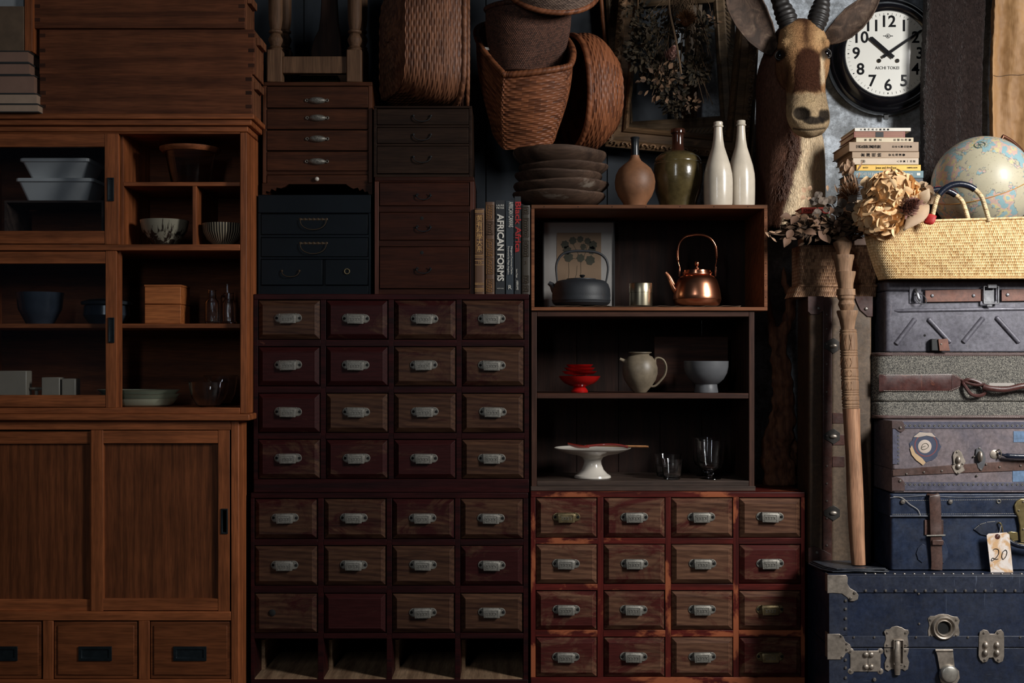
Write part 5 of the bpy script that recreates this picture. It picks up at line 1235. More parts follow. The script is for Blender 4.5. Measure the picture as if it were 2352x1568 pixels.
def pincushion(par, px, py, Y, R, seed, mat='spike', up=(0, -.4, 1)):
    m = M(); r = random.Random(seed); c = P(px, py, Y); R = L(R, Y); upv = Vector(up).normalized()
    m.ball(c, R * .55, 12, .3)
    for i in range(320):
        d = Vector((r.gauss(0, 1), r.gauss(0, 1), r.gauss(0, 1))).normalized()
        if d.dot(upv) < -.35: d = -d
        e = c + d * R * r.uniform(.85, 1.1) + upv * R * .1; m.tube([c + d * R * .5, e], [.0012, .0006], 3, shade=r.random())
    return part('flower_head', m, mat, par, smooth=False)
pincushion(t, 1576, 48, Yb - .035, 24, 3)
def protea(par, px, py, Y, R, seed, mat, axis=(0, -.6, .8), n=90, open_=.5):
    m = M(); r = random.Random(seed); c = P(px, py, Y); R = L(R, Y); ax = Vector(axis).normalized(); u = ax.orthogonal().normalized(); v = ax.cross(u)
    for i in range(n):
        f = (i + .5) / n; a = i * 2.39996; q = R * (.25 + .75 * f); el = (1 - f)
        out = (u * math.cos(a) + v * math.sin(a)); base = c + out * q * .45 + ax * R * (.5 * el - .35 * f)
        d = (out * (.25 + open_ * f) + ax * (1 - .35 * f)).normalized()
        m.leaf(base, d, out * 1. + ax * .3, R * .62, R * .26, -.25, r.random(), .35)
    m.ball(c + ax * R * .1, R * .42, 10, .3); return part('flower_head', m, mat, par, sub=1)
protea(t, 1540, 128, Yb - .04, 24, 5, 'petal_pink', (.3, -.6, .7), 70, .3)

# ------------------------------------------------------------------ antelope head and neck
def fused(m, voxel, smooth_it=4):
    me = mesh_of(m, 'tmp', True); o = bpy.data.objects.new('tmp', me); COL.objects.link(o)
    q = o.modifiers.new('r', 'REMESH'); q.mode = 'VOXEL'; q.voxel_size = voxel
    s_ = o.modifiers.new('s', 'SMOOTH'); s_.iterations = smooth_it; s_.factor = .5
    dg = bpy.context.evaluated_depsgraph_get(); dg.update(); out = bpy.data.meshes.new_from_object(o.evaluated_get(dg))
    bpy.data.objects.remove(o); return out
def loft(m, secs, n=40, e=2.3):
    rg = []
    pts = smoothpath([Vector((a, b, c)) for a, b, c, d, f in secs], 5); pt2 = smoothpath([Vector((d, f, 0)) for a, b, c, d, f in secs], 5)
    for p, q in zip(pts, pt2):
        py, cx, hw = p; fy, by = q.x, q.y; cy = (fy + by) / 2
        c = P(cx, py, fy + .03); rg.append([Vector((X(cx + hw * a, cy + (by - fy) / 2 * b), cy + (by - fy) / 2 * b, c.z)) for a, b in (sq(2 * PI * k / n, e) for k in range(n))])
    m.rings(rg)
m = M()
loft(m, [(47, 1840, 26, .28, .40), (54, 1840, 44, .255, .42), (72, 1843, 55, .222, .43), (98, 1845, 58, .198, .44), (124, 1846, 60, .185, .44), (142, 1846, 56, .172, .42), (168, 1847, 50, .155, .38), (196, 1850, 46, .135, .33), (220, 1853, 46, .115, .29), (240, 1854, 49, .097, .26), (260, 1856, 50, .082, .24), (278, 1858, 47, .076, .22), (292, 1858, 40, .082, .21), (304, 1858, 30, .095, .20), (313, 1857, 14, .12, .18)], 44, 2.25)
loft(m, [(50, 1826, 30, .36, .50), (84, 1812, 44, .345, .56), (120, 1800, 50, .335, .60), (165, 1793, 56, .33, .64), (225, 1798, 62, .33, .69), (290, 1812, 76, .335, .74), (350, 1815, 80, .345, .77), (420, 1814, 82, .355, .785), (520, 1812, 82, .37, .785)], 44, 2.1)
# cheek and brow masses
m.ball(P(1812, 150, .30), (.045, .09, .085), 20); m.ball(P(1880, 150, .30), (.035, .08, .075), 20)
m.ball(P(1803, 108, .262), (.026, .050, .030), 16); m.ball(P(1889, 106, .262), (.024, .048, .028), 16)
m.ball(P(1858, 302, .135), (.034, .040, .022), 16)
me = fused(m, .0046, 6)
def unpx(v):
    s_ = S * (D + v.y) / D; return 1176 + v.x / s_, 840 - (v.z - ZC) / s_
def sm(a, b, x): t_ = max(0., min(1., (x - a) / (b - a))); return t_ * t_ * (3 - 2 * t_)
def lerp3(a, b, f): return tuple(a[i] + (b[i] - a[i]) * f for i in range(3))
nz = lambda v, s_: __import__('mathutils').noise.noise(v * s_)
for v in me.vertices:
    x, y = unpx(v.co)
    if v.co.y < .16 and y > 225:
        for nx, ny, rx, ry, dp in ((1841, 261, 15, 11, .024), (1892, 264, 10, 12, .020)):
            q = ((x - nx) / rx) ** 2 + ((y - ny) / ry) ** 2
            if q < 2.2: v.co.y += dp * max(0, 1 - q / 2.2) ** 1.2
        g = abs(y - (296 + 3 * math.cos((x - 1856) / 18)))
        if g < 3 and 1822 < x < 1894: v.co.y += .004 * (1 - g / 3)
    if 1820 < x < 1880 and 60 < y < 120 and v.co.y < .3: v.co.y += .006 * math.exp(-((x - 1851) / 14) ** 2)
    # tear line and cheek hollow
    if v.co.y < .3: v.co.y += .010 * math.exp(-((x - 1806) / 8) ** 2 - ((y - 172) / 26) ** 2)
tan, tanl, brown, grey, cream, dark, neckb = (.36, .19, .085), (.56, .35, .17), (.050, .018, .009), (.40, .29, .17), (.74, .58, .38), (.012, .009, .008), (.16, .078, .052)
ca = me.attributes.new('fur', 'FLOAT_COLOR', 'POINT'); cv = []
for v in me.vertices:
    x, y = unpx(v.co); n1 = nz(v.co, 30) * 3; x += n1 * 1.2; y += nz(v.co, 45) * 5
    isneck = v.co.y > .315 or y > 318
    if isneck:
        bx = 1835 if y < 350 else 1835 - (y - 350) * .30 if y < 420 else 1814 - (y - 420) * .22
        c = lerp3(neckb, cream, sm(bx - 2, bx + 10, x))
        md = math.exp(-((x - (bx - 14)) / 15) ** 2) * sm(265, 300, y); c = lerp3(c, brown, min(1, md * 1.2) * (1 if v.co.y < .6 else 0))
    else:
        c = tan
        c = lerp3(c, tanl, math.exp(-((x - 1805) / 18) ** 2 - ((y - 85) / 26) ** 2) * .9); c = lerp3(c, tanl, math.exp(-((x - 1884) / 15) ** 2 - ((y - 85) / 26) ** 2) * 1.)
        c = lerp3(c, lerp3(neckb, tan, .4), sm(1812, 1800, x) * sm(120, 150, y) * .8)
        c = lerp3(c, brown, math.exp(-((x - 1808) / 7) ** 2) * sm(135, 160, y) * sm(222, 190, y) * .7)
        L_, R_ = 1828 - (y - 110) * .08, 1884 + (y - 110) * .03
        bz = sm(L_ - 4, L_ + 4, x) * sm(R_ + 4, R_ - 3, x) * sm(100 + ((x - 1856) / 26) ** 2 * 14, 116 + ((x - 1856) / 26) ** 2 * 14, y) * sm(217, 206, y)
        c = lerp3(c, brown, bz); c = lerp3(c, brown, math.exp(-((x - 1851) / 9) ** 2) * sm(125, 90, y) * .85); c = lerp3(c, brown, sm(60, 42, y) * .8)
        c = lerp3(c, cream, math.exp(-((x - 1890) / 4) ** 2) * sm(115, 135, y) * sm(200, 185, y) * .9)
        c = lerp3(c, grey, sm(208, 218, y) * .95); c = lerp3(c, (.50, .36, .2), math.exp(-((x - 1860) / 20) ** 2 - ((y - 232) / 14) ** 2) * .6)
        for nx, ny, rx, ry in ((1841, 262, 19, 14), (1892, 265, 12, 14), (1868, 276, 24, 8)):
            c = lerp3(c, dark, sm(1.35, .85, math.sqrt(((x - nx) / rx) ** 2 + ((y - ny) / ry) ** 2)) * .95)
        g = abs(y - nz(v.co, 45) * 5 - (296 + 3 * math.cos((x - 1856) / 18)))
        if 1820 < x < 1896: c = lerp3(c, dark, sm(3.2, 1, g) * .8)
        for ex, ey in ((1788, 126), (1902, 122)): c = lerp3(c, dark, sm(1.5, .9, math.hypot((x - ex) / 16, (y - ey) / 13)) * .92)
    cv += [*c, 1.]
ca.data.foreach_set('color', cv)
def furm():
    n = N('fur'); a = n.n('ShaderNodeAttribute', _attribute_name='fur'); v = n.coords((1, 1, .18), rand=False); b = n.noise(v, 330, 3, .6, .8); c = n.noise(v, 90, 3, .6, 1.)
    col = n.mix(.8, a.outputs['Color'], n.ramp(b, [(.35, (.6, .6, .6, 1)), (.62, (1.2, 1.2, 1.2, 1))]), 'MULTIPLY'); col = n.mix(.5, col, n.ramp(c, [(.35, (.75, .72, .7, 1)), (.62, (1.15, 1.15, 1.15, 1))]), 'MULTIPLY')
    n.l(col, n.b.inputs['Base Color']); n.bump(b, .8, .004); n.set(Roughness=.8, Specular_IOR_Level=.1)
furm()
base = P(1812, 490, .5)
t = thing('antelope_head', 'mounted antelope head and neck with dark blaze, ridged horns and large ears, on the wall', 'taxidermy', tuple(base))
me.materials.clear(); me.materials.append(MAT['fur']); me.transform(Matrix.Translation(-base))
o = bpy.data.objects.new('head_and_neck', me); COL.objects.link(o); o.parent = t; W[o] = W[t]; me.polygons.foreach_set('use_smooth', [True] * len(me.polygons))
from mathutils.bvhtree import BVHTree
bvh = BVHTree.FromPolygons([v.co + base for v in me.vertices], [tuple(p.vertices) for p in me.polygons])
def front(px, py):
    d = (P(px, py, 1.) - Vector((0, -D, ZC))).normalized(); h = bvh.ray_cast(Vector((0, -D, ZC)), d); return h[0]
for ex, ey, sx_ in ((1790, 126, -1), (1901, 122, 1)):
    h = front(ex - sx_ * 3, ey); c = h + Vector((sx_ * -.002, .0135, 0))
    part('eye', M().ball(c, (.0185, .017, .0165), 24), 'eye', t)
    ring = [c + Vector((.0190 * math.cos(a) * 1.05, -.006 - .005 * abs(math.sin(a)), 0.0165 * math.sin(a) - .002 * sx_ * math.cos(a))) for a in [2 * PI * k / 28 for k in range(28)]]
    part('eyelid', M().tube(ring, .0030, 8, loop=True), 'eyelid', t)
def ear(pts_c, widths, normal, mat_in, cup):
    pc = smoothpath(pts_c, 6); n = len(pc); nv_ = Vector(normal).normalized(); rows = []
    for i, p in enumerate(pc):
        f = i / (n - 1) * (len(widths) - 1); k = min(int(f), len(widths) - 2); wd = widths[k] + (widths[k + 1] - widths[k]) * (f - k)
        a = pc[max(0, i - 1)]; b = pc[min(n - 1, i + 1)]; tg = (b - a).normalized(); sd = tg.cross(nv_).normalized(); nn = sd.cross(tg)
        rows.append([p + sd * wd * math.sin(q * 1.45) / math.sin(1.45) + nn * wd * cup * (1 - math.cos(q * 1.45)) for q in [-1 + 2 * j / 12 for j in range(13)]])
    return M().rings(rows, closed=False, cap=False)
part('ear', ear([P(1898, 92, .33), P(1925, 74, .30), P(1960, 42, .28), P(1992, 12, .27), P(2020, -22, .27)], [L(q) for q in (11, 22, 31, 33, 28, 18, 4)], (.25, -1, .1), 'ear_in', .55), 'ear_in', t, solid=.004)
part('ear', ear([P(1778, 118, .34), P(1752, 88, .31), P(1722, 40, .29), P(1700, -10, .28), P(1690, -70, .28)], [L(q) for q in (12, 26, 38, 44, 44, 34, 8)], (-.15, -1, .1), 'ear_in', .5), 'ear_in', t, solid=.004)
def horn(pts):
    pc = smoothpath([P(a, b, c) for a, b, c, r_ in pts], 22); rr = smoothpath([Vector((L(r_), 0, 0)) for a, b, c, r_ in pts], 22)
    return M().tube(pc, [q.x * (1 + .07 * math.sin(i * 1.05) ** 3) for i, q in enumerate(rr)], 24)
part('horn', horn([(1816, 70, .285, 19), (1806, 40, .295, 25), (1787, -6, .31, 18.5), (1768, -70, .34, 16), (1755, -130, .38, 13)]), 'horn', t, ang=80)
part('horn', horn([(1871, 70, .285, 19), (1880, 38, .295, 25), (1890, -6, .31, 18), (1898, -70, .34, 16), (1903, -130, .38, 13)]), 'horn', t, ang=80)
# short hair all over, coloured like the coat under it
def coat(n, seed, ln):
    r = random.Random(seed); vs = [v.co + base for v in me.vertices]; fr = [p for p in me.polygons if (vs[p.vertices[0]].y < .6)]
    V_, F_, C_ = [], [], []
    for _ in range(n):
        p = fr[int(r.random() * len(fr))]; a, b, c_ = [vs[p.vertices[k]] for k in range(3)]; f, g = r.random(), r.random()
        if f + g > 1: f, g = 1 - f, 1 - g
        q = a + (b - a) * f + (c_ - a) * g; nn = p.normal
        if nn.y > .35: continue
        px, py = unpx(q)
        if q.y < .12 and py > 245 or math.hypot(px - 1790, py - 126) < 17 or math.hypot(px - 1901, py - 122) < 17: continue
        fl = Vector((r.gauss(0, .25), r.gauss(0, .1), -1)) if q.y > .3 or py > 150 else Vector(((px - 1846) / 50, 0, .6)) + Vector((r.gauss(0, .3), 0, r.gauss(0, .3)))
        fl = (fl - nn * fl.dot(nn)).normalized(); l2 = ln * r.uniform(.5, 1.3) * (1.7 if q.y > .34 else .8)
        e = q + fl * l2 + nn * l2 * .22; sd = fl.cross(nn).normalized() * .0007; col = cv[p.vertices[0] * 4:p.vertices[0] * 4 + 3]; k = r.uniform(.7, 1.35)
        i = len(V_); V_ += [q - sd, q + sd, e]; F_.append((i, i + 1, i + 2)); C_ += [c * k for c in col] + [1.] + [c * k for c in col] + [1.] + [c * k * 1.1 for c in col] + [1.]
    m2 = bpy.data.meshes.new('coat'); m2.from_pydata([tuple(v - base) for v in V_], [], F_); a_ = m2.attributes.new('fur', 'FLOAT_COLOR', 'POINT'); a_.data.foreach_set('color', C_)
    m2.materials.append(MAT['fur']); o2 = bpy.data.objects.new('fur_coat', m2); COL.objects.link(o2); o2.parent = t; W[o2] = W[t]; o2['kind'] = 'stuff'
coat(42000, 5, .0085)
# dark mane hairs down the throat and coarse hairs in the ears
m = M(); r = random.Random(21)
for i in range(420):
    y = r.uniform(285, 450); bx = (1835 if y < 350 else 1835 - (y - 350) * .30 if y < 420 else 1814 - (y - 420) * .22) - 12 + r.gauss(0, 8)
    h = front(bx, y)
    if h is None or h.y < .3: continue
    e = h + Vector((r.gauss(0, .008), r.uniform(-.012, -.003), -r.uniform(.014, .03))); m.tube([h, h.lerp(e, .5) + Vector((0, -.004, 0)), e], [.0010, .0008, .0003], 3)
part('mane', m, 'mane_hair', t, smooth=False, kind='stuff')

# ------------------------------------------------------------------ wall clock
Yk = .722; c = P(2040, 123, Yk)
RY = Matrix.Translation(c) @ Matrix.Rotation(PI / 2, 4, 'X')      # lathe axis points to the viewer
t = thing('wall_clock', 'round black-rimmed wall clock with cream dial showing ten past ten', 'clock', (c.x, YW - .002, c.z - L(135, Yk)))
l_ = lambda q: L(q, Yk)
part('rim', M().rings([[RY @ Vector((r_ * math.cos(a), r_ * math.sin(a), z)) for a in [2 * PI * k / 96 for k in range(96)]] for r_, z in
    ((l_(98), -.076), (l_(132), -.076), (l_(136), -.060), (l_(137), -.045), (l_(135), -.030), (l_(130), -.018), (l_(127), -.014), (l_(125), -.018), (l_(123), -.014), (l_(118), .0), (l_(112), .012), (l_(107), .016), (l_(102), .012), (l_(98.5), .004), (l_(98.2), -.004))], loop=True), 'clock_rim', t, ang=30)
part('dial', M().rings([[RY @ Vector((r_ * math.cos(a), r_ * math.sin(a), z)) for a in [2 * PI * k / 64 for k in range(64)]] for r_, z in ((.001, -.006), (l_(98.5), -.006), (l_(98.5), -.002), (.001, -.002))], loop=False), 'clock_face', t)
yf = c.y + .0012
pos = lambda a, r_: (c.x + l_(r_) * math.sin(a), yf, c.z + l_(r_) * math.cos(a))
for k in range(1, 13):
    a = 2 * PI * k / 12; text('numeral', str(k), l_(37), pos(a, 73), 'ink', t, bold=.0012, ext=.0003)
m = M()
for k in range(60):
    a = 2 * PI * k / 60; p = Vector(pos(a, 91)); u = Vector((math.sin(a), 0, math.cos(a))); s_ = Vector((math.cos(a), 0, -math.sin(a)))
    h_, w2 = (l_(2.6), l_(1.5)) if k % 5 == 0 else (l_(2.6), l_(.25))
    if k % 5 == 0: q = [p + u * h_, p + s_ * w2, p - u * h_, p - s_ * w2]
    else: q = [p + u * h_ + s_ * w2, p - u * h_ + s_ * w2, p - u * h_ - s_ * w2, p + u * h_ - s_ * w2]
    m.rings([[v_ + Vector((0, dy, 0)) for v_ in q] for dy in (.0002, -.0003)])
part('minute_marks', m, 'ink', t, smooth=False)
text('maker_name', 'AICHI TOKEI', l_(10), (c.x - l_(2), yf, c.z - l_(33)), 'ink', t, fit=l_(55))
text('trade_mark', 'TRADE       MARK', l_(3), (c.x, yf, c.z + l_(40.5)), 'ink', t)
part('emblem', M().tube([Vector((c.x + l_(5) * math.cos(a), yf, c.z + l_(40.5) + l_(5) * math.sin(a))) for a in [2 * PI * k / 20 for k in range(20)]], .0007, 5, loop=True).tube([Vector((c.x, yf, c.z + l_(44))), Vector((c.x - l_(1), yf, c.z + l_(40))), Vector((c.x + l_(2.4), yf, c.z + l_(37)))], .0013, 5).tube([Vector((c.x - l_(2.4), yf, c.z + l_(37))), Vector((c.x + l_(1), yf, c.z + l_(42)))], .0011, 5), 'ink', t)
for s_ in (-1, 1):
    q = Vector((c.x + s_ * l_(21), yf - .001, c.z - l_(16.5))); part('winding_hole', M().disc(q, l_(4.2), .001, 20), 'hole', t)
    part('winding_ring', M().tube([q + Vector((l_(4.3) * math.cos(a), -.001, l_(4.3) * math.sin(a))) for a in [2 * PI * k / 24 for k in range(24)]], .0009, 6, loop=True), 'brass_old', t)
def hand(tx, ty, w0, w1, back, y):
    p1 = P(tx, ty, Yk); d = Vector((p1.x - c.x, 0, p1.z - c.z)); ln = d.length; d.normalize(); s_ = Vector((d.z, 0, -d.x)); o_ = Vector((c.x, y, c.z))
    q = [o_ - d * back - s_ * w0, o_ + d * ln * .93 - s_ * w1, o_ + d * ln, o_ + d * ln * .93 + s_ * w1, o_ - d * back + s_ * w0]
    return M().rings([[v_ + Vector((0, dy, 0)) for v_ in q] for dy in (0, -.0015)])
part('hour_hand', hand(1997, 86, l_(4.2), l_(4.6), l_(15), yf - .007), 'ink', t, smooth=False); part('minute_hand', hand(2118, 69, l_(3.4), l_(2.6), l_(16), yf - .010), 'ink', t, smooth=False)
part('hub', M().disc((c.x, yf - .011, c.z), l_(4), .002, 20), 'ink', t)
part('clock_glass', M().rings([[RY @ Vector((r_ * math.cos(a), r_ * math.sin(a), z)) for a in [2 * PI * k / 64 for k in range(64)]] for r_, z in ((.001, .0125), (l_(60), .0115), (l_(98.3), .009), (l_(98.3), .008), (l_(60), .0105), (.001, .0115))], cap=False), 'clock_glass', t)
part('pendulum_catch', M().box(c.x - l_(2), c.x + l_(8), Yk + .04, Yk + .05, c.z - l_(146), c.z - l_(132)), 'black', t)

# ------------------------------------------------------------------ hanging cloths
CZ = Z(572, .2)
def drape(nm, lab, cat, px0, px1, Y, dep, py0, py1, folds, amp, mat, seed, lean=0, back=True, extra=None):
    r = random.Random(seed); ph = [r.uniform(0, 6) for _ in range(6)]; nx, nz_ = 60, 46; rows = []
    for j in range(nz_ + 1):
        v = j / nz_; py = py0 + (py1 - py0) * v; row = []
        for i in range(nx):
            a = 2 * PI * i / nx; sx_, sy_ = sq(a, 4.5); u = (sx_ + 1) / 2
            px = px0 + (px1 - px0) * u + lean * v + 2.5 * math.sin(v * 7 + ph[0])
            y = Y + dep / 2 + sy_ * dep / 2
            if sy_ < 0: y += amp * math.sin(u * folds * PI + ph[1] + .8 * math.sin(v * 4 + ph[2])) + amp * .5 * math.sin(u * folds * 2.3 * PI + v * 3 + ph[3])
            row.append(Vector((X(px, Y), y, Z(py, Y))))
        rows.append(row)
    return solo(nm, M().rings(rows), mat, lab, cat, ang=70)
o_ = drape('textile_roll', 'tall dark crinkled textile roll standing to the right of the clock', 'textile', 2130, 2268, .615, .075, -70, 520, 4, .006, 'crinkled_cloth', 3, lean=-8)
o_.modifiers.new('s', 'SUBSURF').levels = 2; o_.modifiers['s'].render_levels = 2
t2 = o_; tx = bpy.data.textures.new('crinkle', 'CLOUDS'); tx.noise_scale = .012; tx.noise_depth = 3
dm = o_.modifiers.new('d', 'DISPLACE'); dm.texture = tx; dm.strength = .009; dm.texture_coords = 'LOCAL'; dm.mid_level = .5
tc_ = drape('tan_cloth', 'tan brown hanging cloth with a stitched seam at the top right edge', 'textile', 2285, 2470, .60, .05, -70, 500, 3.4, .014, 'tan_cloth', 8, lean=-4)
tc_.modifiers.new('s', 'SUBSURF').levels = 2; tc_.modifiers['s'].render_levels = 2
tx2 = bpy.data.textures.new('cloth_folds', 'CLOUDS'); tx2.noise_scale = .05; tx2.noise_depth = 2
dm = tc_.modifiers.new('d', 'DISPLACE'); dm.texture = tx2; dm.strength = .014; dm.texture_coords = 'LOCAL'; dm.mid_level = .5
dg = bpy.context.evaluated_depsgraph_get(); dg.update(); ev = tc_.evaluated_get(dg); pl = []
for k in range(70):
    q = P(2284 + 2.2 * k, 172 + .8 * math.sin(k * .3), 0); a = Vector((X(2284 + 2.2 * k, .6), 0, Z(172 + .8 * math.sin(k * .3), .6))) - tc_.location
    ok, loc, nrm, idx = ev.ray_cast(a, Vector((0, 1, 0)))
    if ok: pl.append(loc + tc_.location + Vector((0, -.0006, 0)))
solo('seam_thread', M().tube(pl, .0015, 5), 'stem', 'dark stitched seam running across the tan cloth', 'seam')
# ------------------------------------------------------------------ support behind the suitcases, books and globe on it
sc = thing('storage_cupboard', 'dark plain wooden cupboard standing behind the suitcases, carrying the books and globe', 'cupboard', (X(2190, .2), .45, 0))
part('cupboard_body', M().box(X(1936, .2), X(2560, .2), .20, .60, 0, CZ - .02), 'shelf_dark', sc, bevel=.002); part('top_board', M().box(X(1934, .2), X(2565, .2), .19, .79, CZ - .02, CZ), 'shelf_dark', sc, bevel=.002)
bz = CZ + .0006; stack = []
def rb(px0, px1, py0, Y, dep, cover, lab, pg='pages_tan', soft=False):
    global bz
    t, z1 = lying_book(px0, px1, py0, 0, Y, dep, bz, cover, pg, lab, 'books piled beside the globe', cth=.0018 if soft else .003)
    stack.append((t, (bz + z1) / 2, z1 - bz, Y)); bz = z1 + .0004; return t
Yb = .22
hb = (Z(430, .22) - CZ - .0006) / 5
for k_, (cv_, lb_) in enumerate((('book_gilt', 'brown book at the very bottom, hidden low behind the flowers'), ('book_slate', 'dark slate book low in the stack behind the flowers'), ('book_red', 'dark red book low in the stack behind the flowers'), ('book_tan', 'tan book in the hidden lower part of the stack'), ('book_black', 'black book just under the navy one, behind the hydrangea'))):
    t_, z_ = lying_book(1962 - k_ * 2, 2122 + (k_ % 2) * 3, 0, 0, .222, .2, bz, cv_, 'pages_tan', lb_, 'books piled beside the globe', th=hb - .0006); bz = z_ + .0005
k1 = rb(1965, 2120, 409, Yb, .20, 'book_navy', 'dark navy book at the bottom of the stack beside the globe')
k2 = rb(1960, 2121, 392, Yb - .002, .20, 'book_teal', 'teal book under the yellow one in the stack beside the globe')
k3 = rb(1967, 2115, 378.5, Yb + .002, .20, 'book_yellow', 'bright yellow book in the stack beside the globe')
k4 = rb(1959, 2110, 363, Yb - .002, .20, 'book_beige', 'beige paperback lying directly on the yellow book')
k5 = rb(1957, 2111, 348.5, Yb, .22, 'book_tan', 'tan book with dark characters, above the beige paperback')
k6 = rb(1950, 2110, 326, Yb - .004, .23, 'book_brown', 'thick brown book with the widest spine in the stack beside the globe')
k7 = rb(1966, 2098, 316, Yb + .004, .18, 'book_cream', 'thin cream booklet under the red-brown book', soft=True)
k8 = rb(1961, 2079, 302, Yb + .006, .20, 'book_red', 'red-brown patterned book near the top of the stack')
k9 = rb(1963, 2092, 293.5, Yb + .003, .20, 'book_white', 'thin white book on top of the stack beside the globe', soft=True)
def st(t, s_, px, hpx, wpx, mat, nm='title', upside=False, dz=0., rot90=False):
    q = [a for a in stack if a[0] == t][0]
    return text(nm, s_, L(hpx, Yb) * 1.3, (X(px, q[3]), q[3] - .0016, q[1] + L(dz)), mat, t, rot=(PI / 2, PI if upside else 0, 0), fit=L(wpx, Yb) if wpx else None)
st(k1, 'OF JESUS', 1990, 5, 26, 'label_tan', upside=True, dz=3); st(k1, 'MANIFEST IN', 1994, 5, 44, 'label_tan', upside=True, dz=-5)
st(k2, 'SKETCHES OF JEWISH SOCIAL LIFE', 2008, 6.5, 86, 'print_white'); st(k2, 'EDERSHEIM', 2082, 5.5, 27, 'print_white', 'author')
q = stack[1]; part('publisher_mark', M().box(X(2105, Yb), X(2113, Yb), q[3] - .0018, q[3] - .0008, q[1] - .004, q[1] + .005), 'print_white', k2)
st(k3, 'Jesus and the Poor', 2035, 6, 48, 'ink'); st(k3, 'BATEY', 1988, 3.5, 12, 'ink', 'author'); st(k3, 'HARPER & ROW', 2095, 3.2, 24, 'ink', 'publisher')
def cjk(t, s_, px0, px1, hpx):
    n = len(s_)
    for i, ch in enumerate(s_): 
        q = [a for a in stack if a[0] == t][0]; text('title', ch, L(hpx, Yb) * 1.2, (X(px0 + (px1 - px0) * i / max(1, n - 1), q[3]), q[3] - .0016, q[1]), 'ink', t, rot=(PI / 2, -PI / 2, 0))
cjk(k4, '紀念', 1981, 1984, 6); cjk(k4, '人世第一出版', 2062, 2100, 4.5); cjk(k5, '倉庫概論', 1982, 2020, 8); cjk(k5, '安井海濱著', 2044, 2076, 5.5)
cjk(k6, '世界各國の貨幣政策', 1970, 2020, 7); cjk(k6, '日本大學出版會', 2052, 2092, 5); cjk(k7, '吉岡博之', 1988, 2022, 5); cjk(k7, '古城正茂著', 2055, 2090, 5); cjk(k9, '文學作品の鑑賞書', 1978, 2040, 4)
q = stack[7]; m = M()
for i in range(7): m.box(X(1966, Yb), X(2075, Yb), q[3] - .0016, q[3] - .001, q[1] - .010 + i * .0034, q[1] - .0094 + i * .0034)
part('spine_pattern', m, 'label_tan', k8); part('spine_panel', M().box(X(2012, Yb), X(2030, Yb), q[3] - .0022, q[3] - .001, q[1] - .009, q[1] + .009), 'black', k8)

# globe
Yg = .34; R = L(113, Yg); gc = Vector((X(2256, Yg), Yg, Z(427, Yg)))
t = thing('globe', 'large desk globe with cream seas and a bronze meridian arm, behind the straw basket', 'globe', (gc.x, Yg, CZ))
ax = Vector((.36, -.10, .93)).normalized(); tilt = Vector((0, 0, 1)).rotation_difference(ax).to_matrix()
part('globe_ball', M().ball(gc, R, 96, rot=tilt), 'globe_map', t, ang=180)
def circ(c, n_, r_, k=72): u = n_.orthogonal().normalized(); v = n_.cross(u); return [c + (u * math.cos(2 * PI * i / k) + v * math.sin(2 * PI * i / k)) * r_ for i in range(k)]
eqn = Vector((-.33, -.28, .90)).normalized()
part('equator_band', M().tube(circ(gc, eqn, R + .0003, 96), .0016, 6, loop=True), 'globe_line', t)
part('meridian_arm', M().tube([gc + (ax * math.cos(a) + Vector((.93, .15, -.36)).normalized() * math.sin(a)) * (R + .012) for a in [PI * k / 40 for k in range(41)]], .0065, 10), 'bronze', t)
m = M(); m.lathe([(.001, 0), (.006, 0), (.006, .012), (.003, .020), (.001, .021)], 16, mat=Matrix.Translation(gc + ax * (R - .002)) @ tilt.to_4x4()); part('pole_pin', m, 'bronze', t)
foot = gc - ax * (R + .012)
part('globe_base', M().lathe([(.001, CZ + .0006), (.11, CZ + .0006), (.105, CZ + .012), (.04, CZ + .02), (.012, CZ + .03), (.012, foot.z + .012), (.001, foot.z + .012)], 40, mat=Matrix.Translation((foot.x, foot.y, 0))), 'bronze', t)
cr = P(2251, 342, Yg - .10); d = (cr - gc).normalized(); cc = gc + d * (R + .0006); u = d.orthogonal().normalized(); u = (Vector((1, 0, .15)) - d * d.dot(Vector((1, 0, .15)))).normalized(); v = d.cross(u)
m = M()
for rr_ in (L(13), L(11.5)): m.tube([cc + (u * math.cos(a) + v * math.sin(a)) * rr_ - d * .0007 for a in [2 * PI * k / 30 for k in range(30)]], .0006, 4, loop=True)
for k in range(8):
    a = PI / 4 * k; q = L(15 if k % 2 == 0 else 9); m.tube([cc, cc + (u * math.cos(a) + v * math.sin(a)) * q - d * .001], [.0014, .0003], 4)
part('compass_rose', m, 'globe_green', t)

# ------------------------------------------------------------------ the big trunk and the suitcases
def slab(x0, x1, y0, y1, z0, z1, r, n=6):
    """upright box with rounded vertical corners"""
    pts = []
    for cx, cy, a0 in ((x1 - r, y0 + r, -PI / 2), (x1 - r, y1 - r, 0), (x0 + r, y1 - r, PI / 2), (x0 + r, y0 + r, PI)):
        for k in range(n + 1): a = a0 + PI / 2 * k / n; pts.append((cx + r * math.cos(a), cy + r * math.sin(a)))
    return M().rings([[Vector((a, b, z)) for a, b in pts] for z in (z0, z1)])
RIV = data(M().disc((0, 0, 0), .0046, .0034, 12), 'rivet', 'rivet'); EYE_ = data(M().tube([Vector((.0026 * math.cos(a), -.001, .0026 * math.sin(a))) for a in [2 * PI * k / 12 for k in range(12)]], .0011, 5, loop=True), 'eyelet', 'pewter')
def rivets(par, pts, Y, me_=RIV, nm='rivet', sc_=1.):
    for a, b in pts: inst(nm, me_, (X(a, Y), Y, Z(b, Y)), par, scale=(sc_,) * 3)
def pp(pts, Y, th, m=None):
    return (m or M()).prism([(X(a, Y), Z(b, Y)) for a, b in pts], Y - th, Y)
XR = 2640
